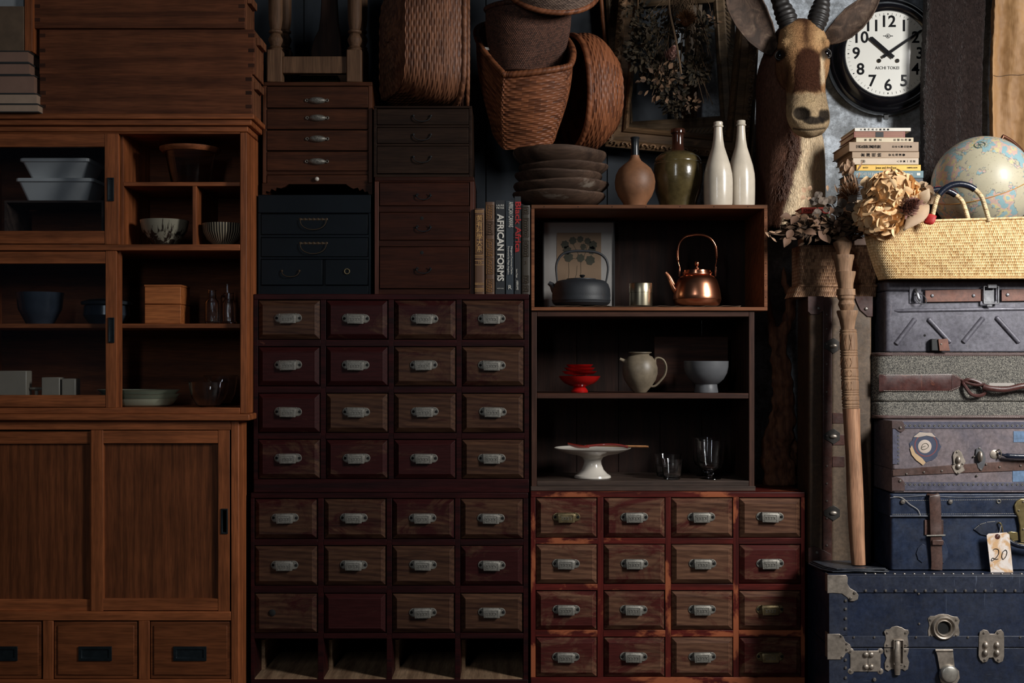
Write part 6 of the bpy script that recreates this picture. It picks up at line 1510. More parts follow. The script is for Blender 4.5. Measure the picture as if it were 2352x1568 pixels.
# trunk on the floor
Y = -.22; ze = Z(1321, Y); dep = .40
t = thing('steamer_trunk', 'large navy blue riveted steamer trunk with brass-coloured fittings at the bottom right', 'trunk', (X(2260, Y), Y + .2, 0))
part('trunk_body', slab(X(1906, Y), X(XR, Y), Y, Y + dep, 0, Z(1487, Y), .012), 'navy_trunk', t, bevel=.002)
ld = part('trunk_lid', slab(X(1906, Y), X(XR, Y), Y, Y + dep, Z(1486, Y), ze, .012), 'navy_trunk', t, bevel=.006)
m = M().pb(1904, XR, 1322, 1361, Y - .003, Y + .002); part('edge_band', m, 'navy_trim', t, bevel=.0015)
m = M().pb(1904, XR, 1460, 1486, Y - .0035, Y + .002); part('edge_band', m, 'navy_trim', t, bevel=.0015)
m = M().pb(1904, 1947, 1361.5, 1459.5, Y - .003, Y + .002); part('edge_band', m, 'navy_trim', t, bevel=.0015)
m = M().pb(1904, 1947, 1487, 1640, Y - .003, Y + .002); part('edge_band', m, 'navy_trim', t, bevel=.0015)
part('edge_band', M().box(X(1905, Y), X(XR, Y), Y + .001, Y + .028, ze - .001, ze + .0018), 'navy_trim', t, bevel=.001)
rivets(ld, [(1988 + 22.9 * k, 1356) for k in range(17)], Y - .003); rivets(ld, [(1942, y) for y in (1379, 1398, 1420, 1443)], Y - .003); rivets(t, [(1942, y) for y in (1515, 1533, 1556)], Y - .003)
rivets(ld, [(a, 1463) for a in (1961, 2008, 2104, 2223, 2343)], Y - .0035, sc_=.8); rivets(ld, [(2110, 1363), (2111, 1432)], Y, sc_=.8)
for k in range(20):
    o_ = inst('rivet', RIV, (X(1990 + 22.5 * k, Y), Y + .014, ze + .0018), ld, rot=(-PI / 2, 0, 0))
part('corner_plate', pp([(1900, 1320), (1943, 1320), (1947, 1326), (1946, 1340), (1952, 1350), (1966, 1358), (1972, 1366), (1970, 1376), (1962, 1380), (1952, 1380), (1946, 1372), (1934, 1363), (1915, 1361), (1900, 1362)], Y - .003, .002), 'hardware', t, bevel=.001)
rivets(t, [(1963, 1361), (1954, 1374)], Y - .005)
part('corner_plate', pp([(1900, 1455), (1928, 1455), (1937, 1462), (1941, 1472), (1952, 1479), (1955, 1486), (1952, 1495), (1942, 1500), (1938, 1508), (1930, 1514), (1900, 1514)], Y - .0035, .002), 'hardware', t, bevel=.001)
rivets(t, [(1932, 1460), (1945, 1478), (1945, 1491), (1934, 1509)], Y - .0055, sc_=.8)
for zz_ in ((1320, 1362), (1455, 1514)): part('corner_plate', M().box(X(1906, Y) - .0025, X(1906, Y), Y, Y + .05, Z(zz_[1], Y), Z(zz_[0], Y)), 'hardware', t, bevel=.001)
def lobes(par, px0, px1, py0, py1, Y, nm='lock_plate'):
    """a stamped plate with four round screw lobes"""
    m = M(); m.pb(px0 + 4, px1 - 4, py0 + 4, py1 - 4, Y - .002, Y)
    q = part(nm, m, 'hardware', par, bevel=.0008)
    m = M()
    for a, b in ((px0 + 5, py0 + 5), (px1 - 5, py0 + 5), (px0 + 5, py1 - 5), (px1 - 5, py1 - 5)): m.disc(P(a, b, Y), L(7, Y), .0018, 16)
    sep('screw_lobe', m, 'hardware', q); rivets(q, [(px0 + 5, py0 + 5), (px1 - 5, py0 + 5), (px0 + 5, py1 - 5), (px1 - 5, py1 - 5)], Y - .0018, sc_=.75); return q
def lug(par, px, py, w_, h_, Y, vert=False):
    m = M(); c = P(px, py, Y); hw, hh = L(w_, Y), L(h_, Y)
    m.ball(c, (hw, hh * .75 if not vert else hw * .8, hh), 14); return part('catch', m, 'hardware', par)
yp = Y
hgl = lobes(t, 1949, 2027, 1490, 1546, yp, 'hinge_plate')
for a, b in ((1989, 1503), (2001, 1503), (1989, 1531), (2001, 1531)): lug(hgl, a, b, 7, 6.5, yp - .003)
part('seam_gap', M().pb(1993.6, 1994.4, 1489, 1544, yp - .0026, yp), 'hole', hgl)
pts = [(2030, 1450), (2034, 1445), (2043, 1444), (2049, 1438.5), (2060, 1437), (2071, 1440), (2078, 1445), (2086, 1446), (2088, 1453), (2084, 1460), (2086, 1472), (2087, 1484), (2082, 1486), (2030, 1486), (2030, 1480), (2034, 1468), (2033, 1458)]
lk = part('latch_plate', pp(pts, yp - .0035, .0018), 'hardware', t, bevel=.0008)
pts = [(2030, 1488), (2087, 1488), (2086, 1497), (2083, 1506), (2088, 1520), (2085, 1536), (2078, 1540), (2072, 1536), (2046, 1536), (2040, 1541), (2032, 1536), (2031, 1522), (2036, 1510), (2031, 1500)]
lk2 = part('latch_plate', pp(pts, yp, .0030), 'hardware', t, bevel=.0008)
rivets(lk, [(2038, 1453), (2080, 1453), (2038, 1481), (2080, 1481)], yp - .0053, sc_=.75); rivets(lk, [(2038, 1494), (2080, 1494), (2039, 1529), (2079, 1529)], yp - .003, sc_=.75)
part('latch_frame', M().ring(X(2050, yp), X(2073, yp), yp - .013, yp - .004, Z(1524, yp), Z(1467, yp), .003, .003, .003, .003), 'hardware', lk, bevel=.0008)
m = M(); m.tube([P(2062, 1471, yp - .006), P(2062, 1490, yp - .014), P(2061, 1510, yp - .015), P(2061, 1530, yp - .008), P(2061, 1549, yp - .006)], [L(6), L(6.5), L(7), L(7.5), L(6)], 14, flat=.55, up=(0, 1, 0)); part('latch_lever', m, 'hardware', lk)
rg = part('ring_plate', pp([(2131, 1419), (2136, 1414), (2146, 1414), (2156, 1410), (2166, 1409), (2178, 1411), (2188, 1415), (2199, 1416), (2204, 1424), (2201, 1436), (2204, 1452), (2202, 1464), (2192, 1467), (2180, 1464), (2156, 1464), (2142, 1466), (2132, 1462), (2131, 1448), (2134, 1436)], yp, .002), 'hardware', t, bevel=.0008)
rivets(rg, [(2137, 1423), (2197, 1423), (2139, 1459), (2196, 1459)], yp - .002, sc_=.8)
cc = P(2167, 1441, yp - .0021); m = M()
m.rings([[cc + Vector((r_ * math.cos(a), -d_, r_ * math.sin(a))) for a in [2 * PI * k / 48 for k in range(48)]] for r_, d_ in ((L(27), 0), (L(26), .006), (L(23), .010), (L(20), .008), (L(18.5), .004), (L(17.5), .007), (L(16), .0085), (L(14.5), .007), (L(14), .0))], loop=True); part('lock_ring', m, 'hardware', rg, ang=60)
part('lock_well', M().disc(cc + Vector((0, -.0003, 0)), L(14.2), .0006, 32), 'hole', rg)
hs = part('hasp', pp([(2148, 1492), (2188, 1492), (2192, 1530), (2202, 1540), (2204, 1556), (2197, 1570), (2176, 1574), (2160, 1566), (2156, 1550), (2158, 1538), (2152, 1505)], yp - .004, .003), 'hardware', t, bevel=.001)
part('hasp_hinge', M().tube([P(2148, 1493, yp - .006), P(2188, 1493, yp - .006)], .0045, 10), 'hardware', hs)
cc = P(2178, 1546, yp - .007); m = M(); m.rings([[cc + Vector((r_ * math.cos(a), -d_, r_ * math.sin(a))) for a in [2 * PI * k / 36 for k in range(36)]] for r_, d_ in ((L(20), 0), (L(20), .006), (L(17.5), .014), (L(15.5), .016), (L(.5), .017))]); part('lock_knob', m, 'knob_metal', hs, ang=50)
hg2 = part('hinge_plate', pp([(2248, 1462), (2250, 1450), (2258, 1445), (2268, 1447), (2273, 1455), (2284, 1455), (2289, 1447), (2299, 1445), (2305, 1452), (2306, 1462), (2306, 1506), (2303, 1518), (2294, 1522), (2285, 1517), (2281, 1509), (2271, 1510), (2267, 1519), (2257, 1521), (2250, 1514), (2247, 1505)], yp - .0035, .002), 'hardware', t, bevel=.0008)
rivets(hg2, [(2260, 1453), (2292, 1453), (2262, 1515), (2293, 1515)], yp - .0055, sc_=.8)
for a, b in ((2264, 1481), (2290, 1481), (2263, 1499), (2290, 1499)): lug(hg2, a, b, 6.5, 8, yp - .007)
rivets(t, [(2008, 1560)], yp, sc_=1.4)

def stitches(par, pts, Y, step=4.2, ln=2.4, mat='stitch', nm='stitching'):
    m = M()
    for (a, b), (c, d) in zip(pts, pts[1:]):
        dd = math.hypot(c - a, d - b); n = max(1, int(dd / step)); ux, uy = (c - a) / dd, (d - b) / dd
        for k in range(n):
            x_, y_ = a + ux * k * step, b + uy * k * step; m.tube([P(x_, y_, Y), P(x_ + ux * ln, y_ + uy * ln, Y)], .0007, 4)
    o_ = part(nm, m, mat, par, smooth=False); o_['kind'] = 'stuff'; return o_
# navy leather suitcase
Y = -.13; z0 = ze + .0022; z1 = Z(1133, Y)
t = thing('leather_suitcase', 'navy blue leather suitcase with brown buckled strap and a paper tag, on the big trunk', 'suitcase', (X(2350, Y), Y + .15, z0))
part('case_body', slab(X(2046, Y), X(XR, Y), Y, Y + .31, z0, Z(1184, Y), .010), 'navy_case', t, bevel=.003)
ld = part('case_lid', slab(X(2043, Y), X(XR, Y), Y - .005, Y + .31, Z(1187, Y), z1, .012), 'navy_case', t, bevel=.004)
Yl = Y - .005
part('piping', M().tube([P(2044, 1185, Yl - .001), P(XR, 1184, Yl - .001)], .0026, 8), 'navy_trim', ld)
part('piping', M().tube([P(2044, 1143, Yl), P(2120, 1138, Yl), P(2200, 1142, Yl), P(XR, 1137, Yl)], .0022, 8), 'navy_trim', ld)
stitches(ld, [(2078, 1149), (2345, 1147)], Yl - .0006); stitches(ld, [(2050, 1181), (2345, 1179)], Yl - .0006)
m = M()
for a, b in ((2073, 1152), (2182, 1152)): m.disc(P(a, b, Yl), .0085, .006, 18)
sep('stud', m, 'rivet', ld); part('eyelet', M().tube([P(2294 + 4 * math.cos(k), 1151 + 4 * math.sin(k), Yl - .001) for k in [2 * PI * i / 16 for i in range(16)]], .002, 6, loop=True), 'pewter', ld)
part('piping', M().tube(smoothpath([P(2052, 1140, Yl - .002), P(2072, 1143, Yl - .004), P(2090, 1158, Yl - .004), (P(2108, 1170, Yl - .004)), P(2114, 1184, Yl - .003)], 5), .0011, 6), 'stitch', ld)
sp_ = [(2141, 1135, Yl + .002), (2142, 1136.5, Yl - .004), (2146, 1140, Yl - .010), (2148, 1165, Yl - .010), (2149, 1200, Y - .012), (2150, 1228, Y - .014), (2150, 1250, Y - .010), (2152, 1290, Y - .008), (2151, 1308, Y - .007)]
def strap(pts, w_, th, mat, par, nm='strap'):
    pc = smoothpath([P(a, b, c) for a, b, c in pts], 6); rg = []
    for i, p in enumerate(pc):
        a = pc[max(0, i - 1)]; b = pc[min(len(pc) - 1, i + 1)]; tg = (b - a).normalized(); sd = Vector((0, 1, 0)).cross(tg)
        sd = (Vector((1, 0, 0)) - tg * tg.x).normalized() if abs(tg.x) < .7 else (Vector((0, 0, 1)) - tg * tg.z).normalized()
        nn = tg.cross(sd).normalized(); h = L(w_) / 2
        rg.append([p + sd * h * x_ + nn * th * y_ for x_, y_ in ((-1, -.3), (-.9, -.5), (.9, -.5), (1, -.3), (1, .3), (.9, .5), (-.9, .5), (-1, .3))])
    return part(nm, M().rings(rg), mat, par, ang=50)
s1 = strap(sp_, 25, .0045, 'strap_brown', t)
part('buckle_guard', slab(X(2123, Y), X(2166, Y), Y - .004, Y + .001, Z(1228, Y), Z(1193, Y), .001), 'strap_brown', s1, bevel=.003)
part('buckle_pin', M().tube([P(2128, 1230, Y - .018), P(2171, 1229, Y - .018)], .0028, 10), 'pewter', s1)
part('strap_loop', M().box(X(2137, Y), X(2163, Y), Y - .018, Y - .004, Z(1250, Y), Z(1238, Y)), 'strap_brown', s1, bevel=.002)
m = M()
for b, yy in ((1180, -.0172), (1205, -.0155), (1275, -.0125), (1298, -.0115)): m.disc(P(2149, b, Y + yy + .0028), .0026, .0008, 10)
sep('strap_hole', m, 'hole', s1)
part('leather_patch', pp([(2104, 1270), (2108, 1258), (2118, 1248), (2126, 1252), (2128, 1280), (2118, 1292), (2108, 1284)], Y, .003), 'navy_case', t, bevel=.0008)
part('leather_patch', pp([(2163, 1244), (2168, 1242), (2177, 1262), (2177, 1276), (2167, 1294), (2162, 1290)], Y, .003), 'navy_case', t, bevel=.0008)
pt_ = part('handle_patch', pp([(2236, 1215), (2250, 1202), (2268, 1197), (2291, 1195), (2300, 1203), (2300, 1228), (2270, 1231), (2252, 1227)], Y, .004), 'navy_case', t, bevel=.001)
stitches(pt_, [(2238, 1215), (2251, 1204), (2268, 1199), (2288, 1197)], Y - .0045, 3, 1.8)
part('handle_ring', M().tube(smoothpath([P(2291, 1202, Y - .004), P(2296, 1200, Y - .012), P(2301, 1208, Y - .014), P(2303, 1222, Y - .012), P(2301, 1230, Y - .006)], 4), .0022, 8), 'brass', t)
part('carrying_handle', M().tube(smoothpath([P(2306, 1232, Y - .010), P(2325, 1247, Y - .022), P(2350, 1254, Y - .03), P(2400, 1256, Y - .032), P(2455, 1240, Y - .02)], 6), .0085, 12), 'navy_leather_wrap', t)
bl_ = part('brass_lock', pp([(2328, 1160), (2333, 1150), (2343, 1144), (2356, 1144), (2366, 1152), (2370, 1166), (2370, 1188), (2366, 1205), (2366, 1246), (2342, 1246), (2340, 1205), (2336, 1186), (2330, 1174)], Yl, .007), 'brass', t, bevel=.003)
rivets(bl_, [(2350, 1152), (2340, 1172), (2350, 1215)], Yl - .007, sc_=.7)
part('lock_tab', pp([(2314, 1222), (2322, 1220), (2336, 1222), (2338, 1240), (2326, 1242), (2316, 1232)], Y, .005), 'brass', t, bevel=.001)
# paper tag
Yt = Y - .027
tg = thing('paper_tag', 'creased tan paper tag with handwritten number 20 hanging from the navy suitcase', 'tag', tuple(P(2297, 1225, Yt)))
tp_ = [(2266, 1229), (2270, 1225), (2312, 1222), (2318, 1227), (2327, 1317), (2276, 1319)]
part('tag_card', pp(tp_, Yt, .0009), 'tag_paper', tg)
part('hole_patch', M().disc(P(2291, 1232, Yt - .0009), L(6), .0004, 20), 'strap_worn', tg); part('punched_hole', M().disc(P(2291, 1232, Yt - .0012), L(1.3), .0004, 12), 'hole', tg)
q = smoothpath([P(a, b, Yt - .0016) for a, b in ((2281, 1263), (2286, 1260), (2293, 1262), (2294, 1270), (2289, 1279), (2280, 1287), (2277, 1286), (2280, 1281), (2287, 1284), (2293, 1283))], 5); part('handwriting', M().tube(q, .0011, 6), 'ink', tg)
q = smoothpath([P(a, b, Yt - .0016) for a, b in ((2309, 1263), (2303, 1268), (2301, 1278), (2304, 1284), (2310, 1278), (2313, 1268), (2310, 1262.5), (2307, 1264))], 5); part('handwriting', M().tube(q, .0011, 6), 'ink', tg)
part('tag_string', M().tube(smoothpath([P(2291, 1232, Yt - .002), P(2296, 1222, Yt + .002), P(2300, 1205, Y - .013)], 4), .0008, 5), 'stitch', tg)
# vellum suitcase
zn = z1 + .003; Y = -.135; z1 = Z(966, Y)
t = thing('vellum_suitcase', 'grey-brown suitcase with riveted blue edging, a torn round sticker and pale blue squares', 'suitcase', (X(2350, Y), Y + .15, zn))
part('case_body', slab(X(2049, Y), X(XR, Y), Y, Y + .31, zn, Z(1078, Y), .012), 'vellum', t, bevel=.003); part('case_lid', slab(X(2049, Y), X(XR, Y), Y, Y + .31, Z(1078, Y) + .0002, z1, .012), 'vellum', t, bevel=.003)
e1 = part('edge_trim', M().pb(2050, XR, 968, 984, Y - .002, Y + .001), 'case_trim', t, bevel=.001); e2 = part('edge_trim', M().pb(2050, XR, 1107, 1126, Y - .002, Y + .001), 'case_trim', t, bevel=.001)
e3 = part('edge_trim', M().pb(2050, 2066, 984.5, 1066, Y - .002, Y + .001), 'case_trim', t, bevel=.001)
rivets(e1, [(2079 + 11.2 * k, 977) for k in range(26)], Y - .002, EYE_, 'eyelet'); rivets(e2, [(2079 + 11.2 * k, 1112) for k in range(26)], Y - .002, EYE_, 'eyelet'); rivets(e3, [(2063, 1000 + 9 * k) for k in range(8)], Y - .002, EYE_, 'eyelet', .7)
part('corner_cap', pp([(2048, 966), (2072, 966), (2077, 974), (2078, 986), (2072, 992), (2064, 991), (2056, 984), (2048, 984)], Y - .002, .002), 'tweed_edge', t, bevel=.001); rivets(t, [(2068, 982)], Y - .004)
part('corner_cap', pp([(2048, 1096), (2060, 1094), (2070, 1098), (2078, 1108), (2078, 1127), (2048, 1127)], Y - .002, .002), 'tweed_edge', t, bevel=.001); rivets(t, [(2067, 1104)], Y - .004)
bd = part('leather_band', pp([(2050, 1078), (2220, 1065), (2400, 1053), (2400, 1078), (2200, 1086), (2050, 1093)], Y, .003), 'strap_brown', t, bevel=.001)
rivets(bd, [(2082, 1088), (2122, 1084), (2163, 1081), (2244, 1092), (2296, 1072), (2344, 1069)], Y - .003, sc_=.8)
part('blue_patch', M().pb(2328, 2420, 990, 1015, Y - .0012, Y), 'vellum_blue', t); part('blue_patch', M().pb(2326, 2420, 1076, 1106, Y - .0012, Y), 'vellum_blue', t)
r = random.Random(6); sk = [(2125 + (35 + r.uniform(-4, 3)) * math.cos(a), 1025 + (34 + r.uniform(-3, 4)) * math.sin(a)) for a in [2 * PI * k / 30 for k in range(30)]]
q = part('sticker', pp(sk, Y, .0018), 'sticker_dark', t); 
part('sticker_ring', M().rings([[P(2127, 1022, Y - .0022) + Vector((L(rr_) * math.cos(a), 0, L(rr_) * math.sin(a))) for a in [2 * PI * k / 36 for k in range(36)]] for rr_ in (25.5, 23.5)], cap=False), 'sticker_red', q)
sc_ = part('sticker_centre', M().disc(P(2124, 1025, Y - .0018), L(15), .0012, 28), 'sticker_cream', q); part('sticker_drawing', M().tube(smoothpath([P(a, b, Y - .0034) for a, b in ((2116, 1028), (2120, 1020), (2128, 1018), (2133, 1024), (2128, 1030), (2120, 1032), (2116, 1028), (2126, 1024))], 4), .0009, 5), 'leaf_print', q)
part('torn_edge', pp([(2090, 1030), (2094, 1022), (2102, 1040), (2118, 1052), (2126, 1062), (2120, 1068), (2104, 1056), (2094, 1044)], Y - .002, .001), 'label_tan', q); part('torn_edge', pp([(2098, 1003), (2112, 992), (2140, 994), (2150, 1004), (2128, 1000), (2108, 1004)], Y - .002, .001), 'sticker_cream', q)
lk = part('clasp', pp([(2188, 1046), (2192, 1036), (2200, 1032), (2208, 1038), (2213, 1050), (2218, 1060), (2212, 1070), (2216, 1080), (2206, 1086), (2200, 1090), (2192, 1084), (2186, 1072), (2190, 1062)], Y - .003, .002), 'hardware', t, bevel=.0008); lug(lk, 2201, 1056, 6, 9, Y - .006); lug(lk, 2201, 1071, 6, 7, Y - .006)
rivets(lk, [(2198, 1038), (2191, 1065), (2211, 1065), (2201, 1086)], Y - .005, sc_=.7)
lk = part('clasp', pp([(2242, 1030), (2250, 1026), (2258, 1036), (2264, 1052), (2262, 1066), (2254, 1082), (2246, 1074), (2242, 1060), (2240, 1044)], Y - .003, .002), 'steel_dark', t, bevel=.0008); lug(lk, 2251, 1048, 6, 13, Y - .008)
rivets(lk, [(2237, 1048), (2249, 1029), (2265, 1066), (2252, 1078)], Y - .004, sc_=.7)
hp = part('handle_plate', M().disc(P(2284, 1043, Y), L(10), .003, 18), 'hardware', t); part('handle_loop', M().tube(smoothpath([P(2288, 1036, Y - .004), P(2296, 1032, Y - .012), P(2300, 1042, Y - .014), P(2296, 1052, Y - .010)], 4), .002, 6), 'hardware', hp)
part('carrying_handle', M().tube(smoothpath([P(2293, 1040, Y - .008), P(2312, 1046, Y - .018), P(2350, 1048, Y - .022), P(2400, 1048, Y - .022), P(2440, 1040, Y - .01)], 5), [.004] * 5 + [.008] * 16, 10, flat=.7), 'navy_leather_wrap', t)
# tweed suitcase
zn = z1 + .0015; Y = -.036; z1 = Z(809, Y); zm = Z(922, Y)
t = thing('tweed_suitcase', 'grey tweed suitcase with brown leather edges and handle, second from the top of the pile', 'suitcase', (X(2350, Y), Y + .15, zn))
part('case_body', slab(X(2011, Y), X(XR, Y), Y, Y + .22, zn, zm - .001, .045, 10), 'tweed', t, bevel=.006); part('case_lid', slab(X(2011, Y), X(XR, Y), Y, Y + .22, zm, z1, .045, 10), 'tweed', t, bevel=.006)
for za_, zb_ in ((zn + .0005, zn + L(9)), (z1 - L(9), z1 - .0005)): part('leather_edge', slab(X(2011, Y) - .002, X(XR, Y), Y - .002, Y + .22, za_, zb_, .046, 10), 'tweed_edge', t, bevel=.004)
stitches(t, [(2050, 817), (2345, 818)], Y - .0022); stitches(t, [(2050, 953), (2345, 958)], Y - .0022)
s1 = strap([(2019, 879, Y - .001), (2034, 879, Y - .003), (2060, 879, Y - .003), (2110, 879, Y - .003), (2160, 878, Y - .003), (2186, 878, Y - .003)], 38, .004, 'strap_worn', t, 'leather_tab')
part('tab_tip', pp([(2184, 859), (2196, 861), (2206, 868), (2212, 876), (2208, 884), (2200, 892), (2184, 898)], Y - .001, .004), 'strap_worn', t, bevel=.001)
stitches(t, [(2030, 862), (2190, 861), (2210, 872)], Y - .0056, 4, 2.4); stitches(t, [(2030, 897), (2180, 898), (2208, 886)], Y - .0056, 4, 2.4)
part('handle_ring', M().tube(smoothpath([P(a, b, Y + c) for a, b, c in ((2212, 878, -.006), (2220, 892, -.016), (2232, 906, -.02), (2252, 908, -.016), (2262, 900, -.012), (2256, 884, -.014), (2240, 875, -.012), (2224, 872, -.010))], 4, loop=True), .0062, 8, loop=True), 'strap_worn', t)
part('handle_ring', M().tube(smoothpath([P(a, b, Y + c) for a, b, c in ((2208, 872, -.003), (2224, 880, -.012), (2244, 884, -.018), (2262, 882, -.018))], 4), .005, 8), 'strap_worn', t)
hc = part('carrying_handle', M().tube(smoothpath([P(2258, 888, Y - .018), P(2275, 892, Y - .024), P(2310, 894, Y - .028), P(2352, 886, Y - .03), (P(2390, 888, Y - .028))], 5), .0098, 14, flat=.8), 'strap_worn', t)
part('paper_slip', M().pb(2272, 2330, 879, 886, Y - .022, Y - .020), 'paper_white', t)
# grey metal suitcase
zn = z1 + .001; Y = -.03; z1 = Z(645, Y)
t = thing('metal_suitcase', 'scuffed grey metal suitcase with pressed zigzag ribs and a brown strap, topmost of the pile', 'suitcase', (X(2350, Y), Y + .15, zn))
part('case_body', slab(X(2033, Y), X(XR, Y), Y, Y + .21, zn, Z(668.5, Y), .016, 8), 'metal_trunk', t, bevel=.004); part('case_lid', slab(X(2032, Y), X(XR, Y), Y - .002, Y + .21, Z(667.5, Y), z1, .018, 8), 'metal_trunk', t, bevel=.006)
def rib(a, b, c, d, w_=.0088): return part('pressed_rib', M().tube([P(a, b, Y + .0012), P(a + (c - a) * .03, b + (d - b) * .03, Y), P(c - (c - a) * .03, d - (d - b) * .03, Y), P(c, d, Y + .0012)], [w_ * .45, w_, w_, w_ * .45], 12, flat=.75), 'metal_trunk', t)
rib(2054, 713.5, 2420, 708, .0062)
for a, b, c, d in ((2103, 731, 2057, 791), (2131, 731, 2183, 787), (2259, 729, 2211, 787), (2287, 727, 2341, 787), (2420, 729, 2368, 787)): rib(a, b, c, d)
for a0, a1, mt, b in ((2123, 2255, 'strap_leather', 0), (2298, 2420, 'strap_leather', -2)):
    q = part('leather_strap', M().prism([(X(a0, Y), Z(667 + b, Y)), (X(a1, Y), Z(664 + b, Y)), (X(a1, Y), Z(692 + b, Y)), (X(a0, Y), Z(694 + b, Y))], Y - .009, Y - .005), mt, t, bevel=.001)
    m = M()
    for px in ((2141, 2236) if a0 < 2200 else (2314, 2400)): m.disc(P(px, 679 + b, Y - .009), .0056, .003, 16)
    sep('snap_stud', m, 'steel_dark', q)
bk = part('buckle_frame', M().ring(X(2254, Y), X(2291, Y), Y - .018, Y - .012, Z(699, Y), Z(657, Y), .0055, .0055, .003, .0055), 'steel_dark', t, bevel=.0015)
part('buckle_plate', slab(X(2253, Y), X(2290, Y), Y - .0035, Y - .0005, Z(690, Y), Z(648, Y), .001), 'metal_trunk', t, bevel=.001); part('buckle_tongue', M().box(X(2263, Y), X(2285, Y), Y - .022, Y - .014, Z(663, Y), Z(652, Y)), 'steel_dark', bk, bevel=.002)
part('buckle_bolt', M().pb(2260, 2284, 665, 694, Y - .006, Y - .0036), 'steel_dark', bk, bevel=.001); part('buckle_tab', M().pb(2267, 2279, 699, 704, Y - .017, Y - .013), 'steel_dark', bk, bevel=.001)
lp_ = part('hinge_loop_plate', M().pb(2089, 2116, 652, 696, Y - .0032, Y - .002), 'metal_trunk', t, bevel=.001)
part('hinge_loop', M().tube(smoothpath([P(2102, 664, Y - .004), P(2106, 672, Y - .016), P(2110, 684, Y - .02), P(2114, 690, Y - .018)], 4), .0052, 8, flat=.6), 'steel_dark', lp_)
part('wire_ring', M().tube([P(2115 + 13 * math.cos(a), 686 + 11 * math.sin(a) + 5 * math.cos(a), Y - .016 - .004 * math.sin(a)) for a in [2 * PI * k / 28 for k in range(28)]], .0015, 6, loop=True), 'steel_dark', lp_)
part('screw', M().disc(P(2124, 770, Y), .004, .001, 12), 'hole', t)
hn = part('lid_handle', M().pb(2139, 2160, 778, 806, Y - .02, Y - .001), 'black', t, bevel=.003); part('handle_leather', M().prism([(X(2149, Y), Z(779, Y)), (X(2171, Y), Z(778, Y)), (X(2176, Y), Z(806, Y)), (X(2152, Y), Z(806, Y))], Y - .025, Y - .020), 'strap_leather', hn, bevel=.0015)
part('stud', M().disc(P(2162, 790, Y - .025), .003, .0015, 12), 'rivet', hn)
ZM = z1

# suitcase standing on end behind the carved staff
Y = .0; zt0 = ze + .0022; zv = Z(682, Y)
t = thing('upright_suitcase', 'narrow brown suitcase standing on end behind the carved wooden staff', 'suitcase', (X(1932, Y), Y + .08, zt0))
part('case_shell', slab(X(1857, Y), X(1893, Y), Y, Y + .17, zt0, zv, .012), 'case_brown', t, bevel=.004); part('case_shell', slab(X(1908, Y), X(2003, Y), Y, Y + .17, zt0, zv, .012), 'case_tan', t, bevel=.004)
part('closure_strip', M().box(X(1889, Y), X(1911, Y), Y - .003, Y + .165, zt0 + .001, zv - .002), 'corner_leather', t, bevel=.003)
rivets(t, [(1899, y) for y in (722, 755, 790, 836, 900, 946, 1000, 1070, 1110, 1150, 1190, 1252)], Y - .003, sc_=.7)
part('leather_corner', pp([(1962, 680), (2004, 680), (2004, 727), (1992, 727), (1975, 712), (1967, 695)], Y, .004), 'corner_leather', t, bevel=.001); rivets(t, [(1989, 709)], Y - .004, sc_=1.2)
part('leather_corner', pp([(1855, 680), (1892, 680), (1892, 712), (1880, 722), (1862, 722), (1855, 715)], Y, .004), 'corner_leather', t, bevel=.001); rivets(t, [(1880, 708)], Y - .004, sc_=1.2)
part('leather_corner', pp([(1856, 1258), (1870, 1254), (1890, 1262), (1908, 1272), (1912, 1294), (1856, 1294)], Y, .004), 'corner_leather', t, bevel=.001); rivets(t, [(1876, 1268)], Y - .004, sc_=1.3)
for b, k in ((794, 0), (1002, 1), (1178, 2)):
    lk = part('clasp', pp([(1892, b - 5), (1905, b - 14), (1914, b - 18), (1922, b - 14), (1929, b - 8), (1929, b + 8), (1922, b + 13), (1914, b + 18), (1905, b + 12), (1892, b + 5)], Y - .003, .002), 'dark_clasp', t, bevel=.001); lug(lk, 1914, b, 9, 5, Y - .006)
for b in (960, 1010, 1060): part('buckle_plate', M().pb(1912, 1940, b - 12, b + 12, Y - .002, Y), 'corner_leather', t, bevel=.002)

# stack of dark slates and the carved staff
Y = -.195
for k, (a0, a1, yo, lab) in enumerate(((1884, 2046, 0, 'bottom dark slate sheet under the carved staff, on the trunk'), (1889, 2043, .004, 'middle dark slate sheet under the carved staff, on the trunk'), (1893, 2038, -.003, 'top dark slate sheet directly under the foot of the carved staff'))):
    x0, x1 = X(a0, Y), X(a1, Y); z0 = ze + .0052 + k * .0042; rr = random.Random(k)
    pts = [(x0 + .03, Y + .17), (x0, Y + .165 + yo), (x0 + .015, Y + .05), (x0 + .04, Y + .004 + yo), ((x0 + x1) / 2, Y + rr.uniform(.0, .006)), (x1 - .004, Y + yo + .004), (x1, Y + .02), (x1 - .06, Y + .06 - .0), (x1 - .065, Y + .172)]
    solo('slate_sheet', M().rings([[Vector((a, b, z)) for a, b in pts] for z in (z0, z0 + .0036)]), 'slate', lab, 'slate', group='dark slate sheets on the trunk', bevel=.0008)
SZ = ze + .0052 + 3 * .0042
pr = [(541, 1936, 1.5), (545, 1936, 6), (557, 1935, 21), (562, 1936, 21), (575, 1936.5, 16), (585, 1936.5, 13.5), (585.6, 1936.5, 24), (591, 1937, 24), (600, 1937.5, 21), (620, 1938, 17.5), (623, 1938, 17.5), (623.6, 1942, 22.5), (630, 1942, 22), (650, 1942, 17.5), (655, 1942, 17), (663, 1942.5, 16.5), (664, 1943, 20.5), (678, 1943, 21), (679, 1943, 18.8), (685, 1943.5, 19), (690, 1944, 16), (699, 1944.5, 19), (710, 1945, 15), (712.5, 1945, 13.5), (713, 1946, 23), (717, 1946, 23.5), (735, 1946.5, 18), (753, 1947, 15), (757, 1947.5, 15)]
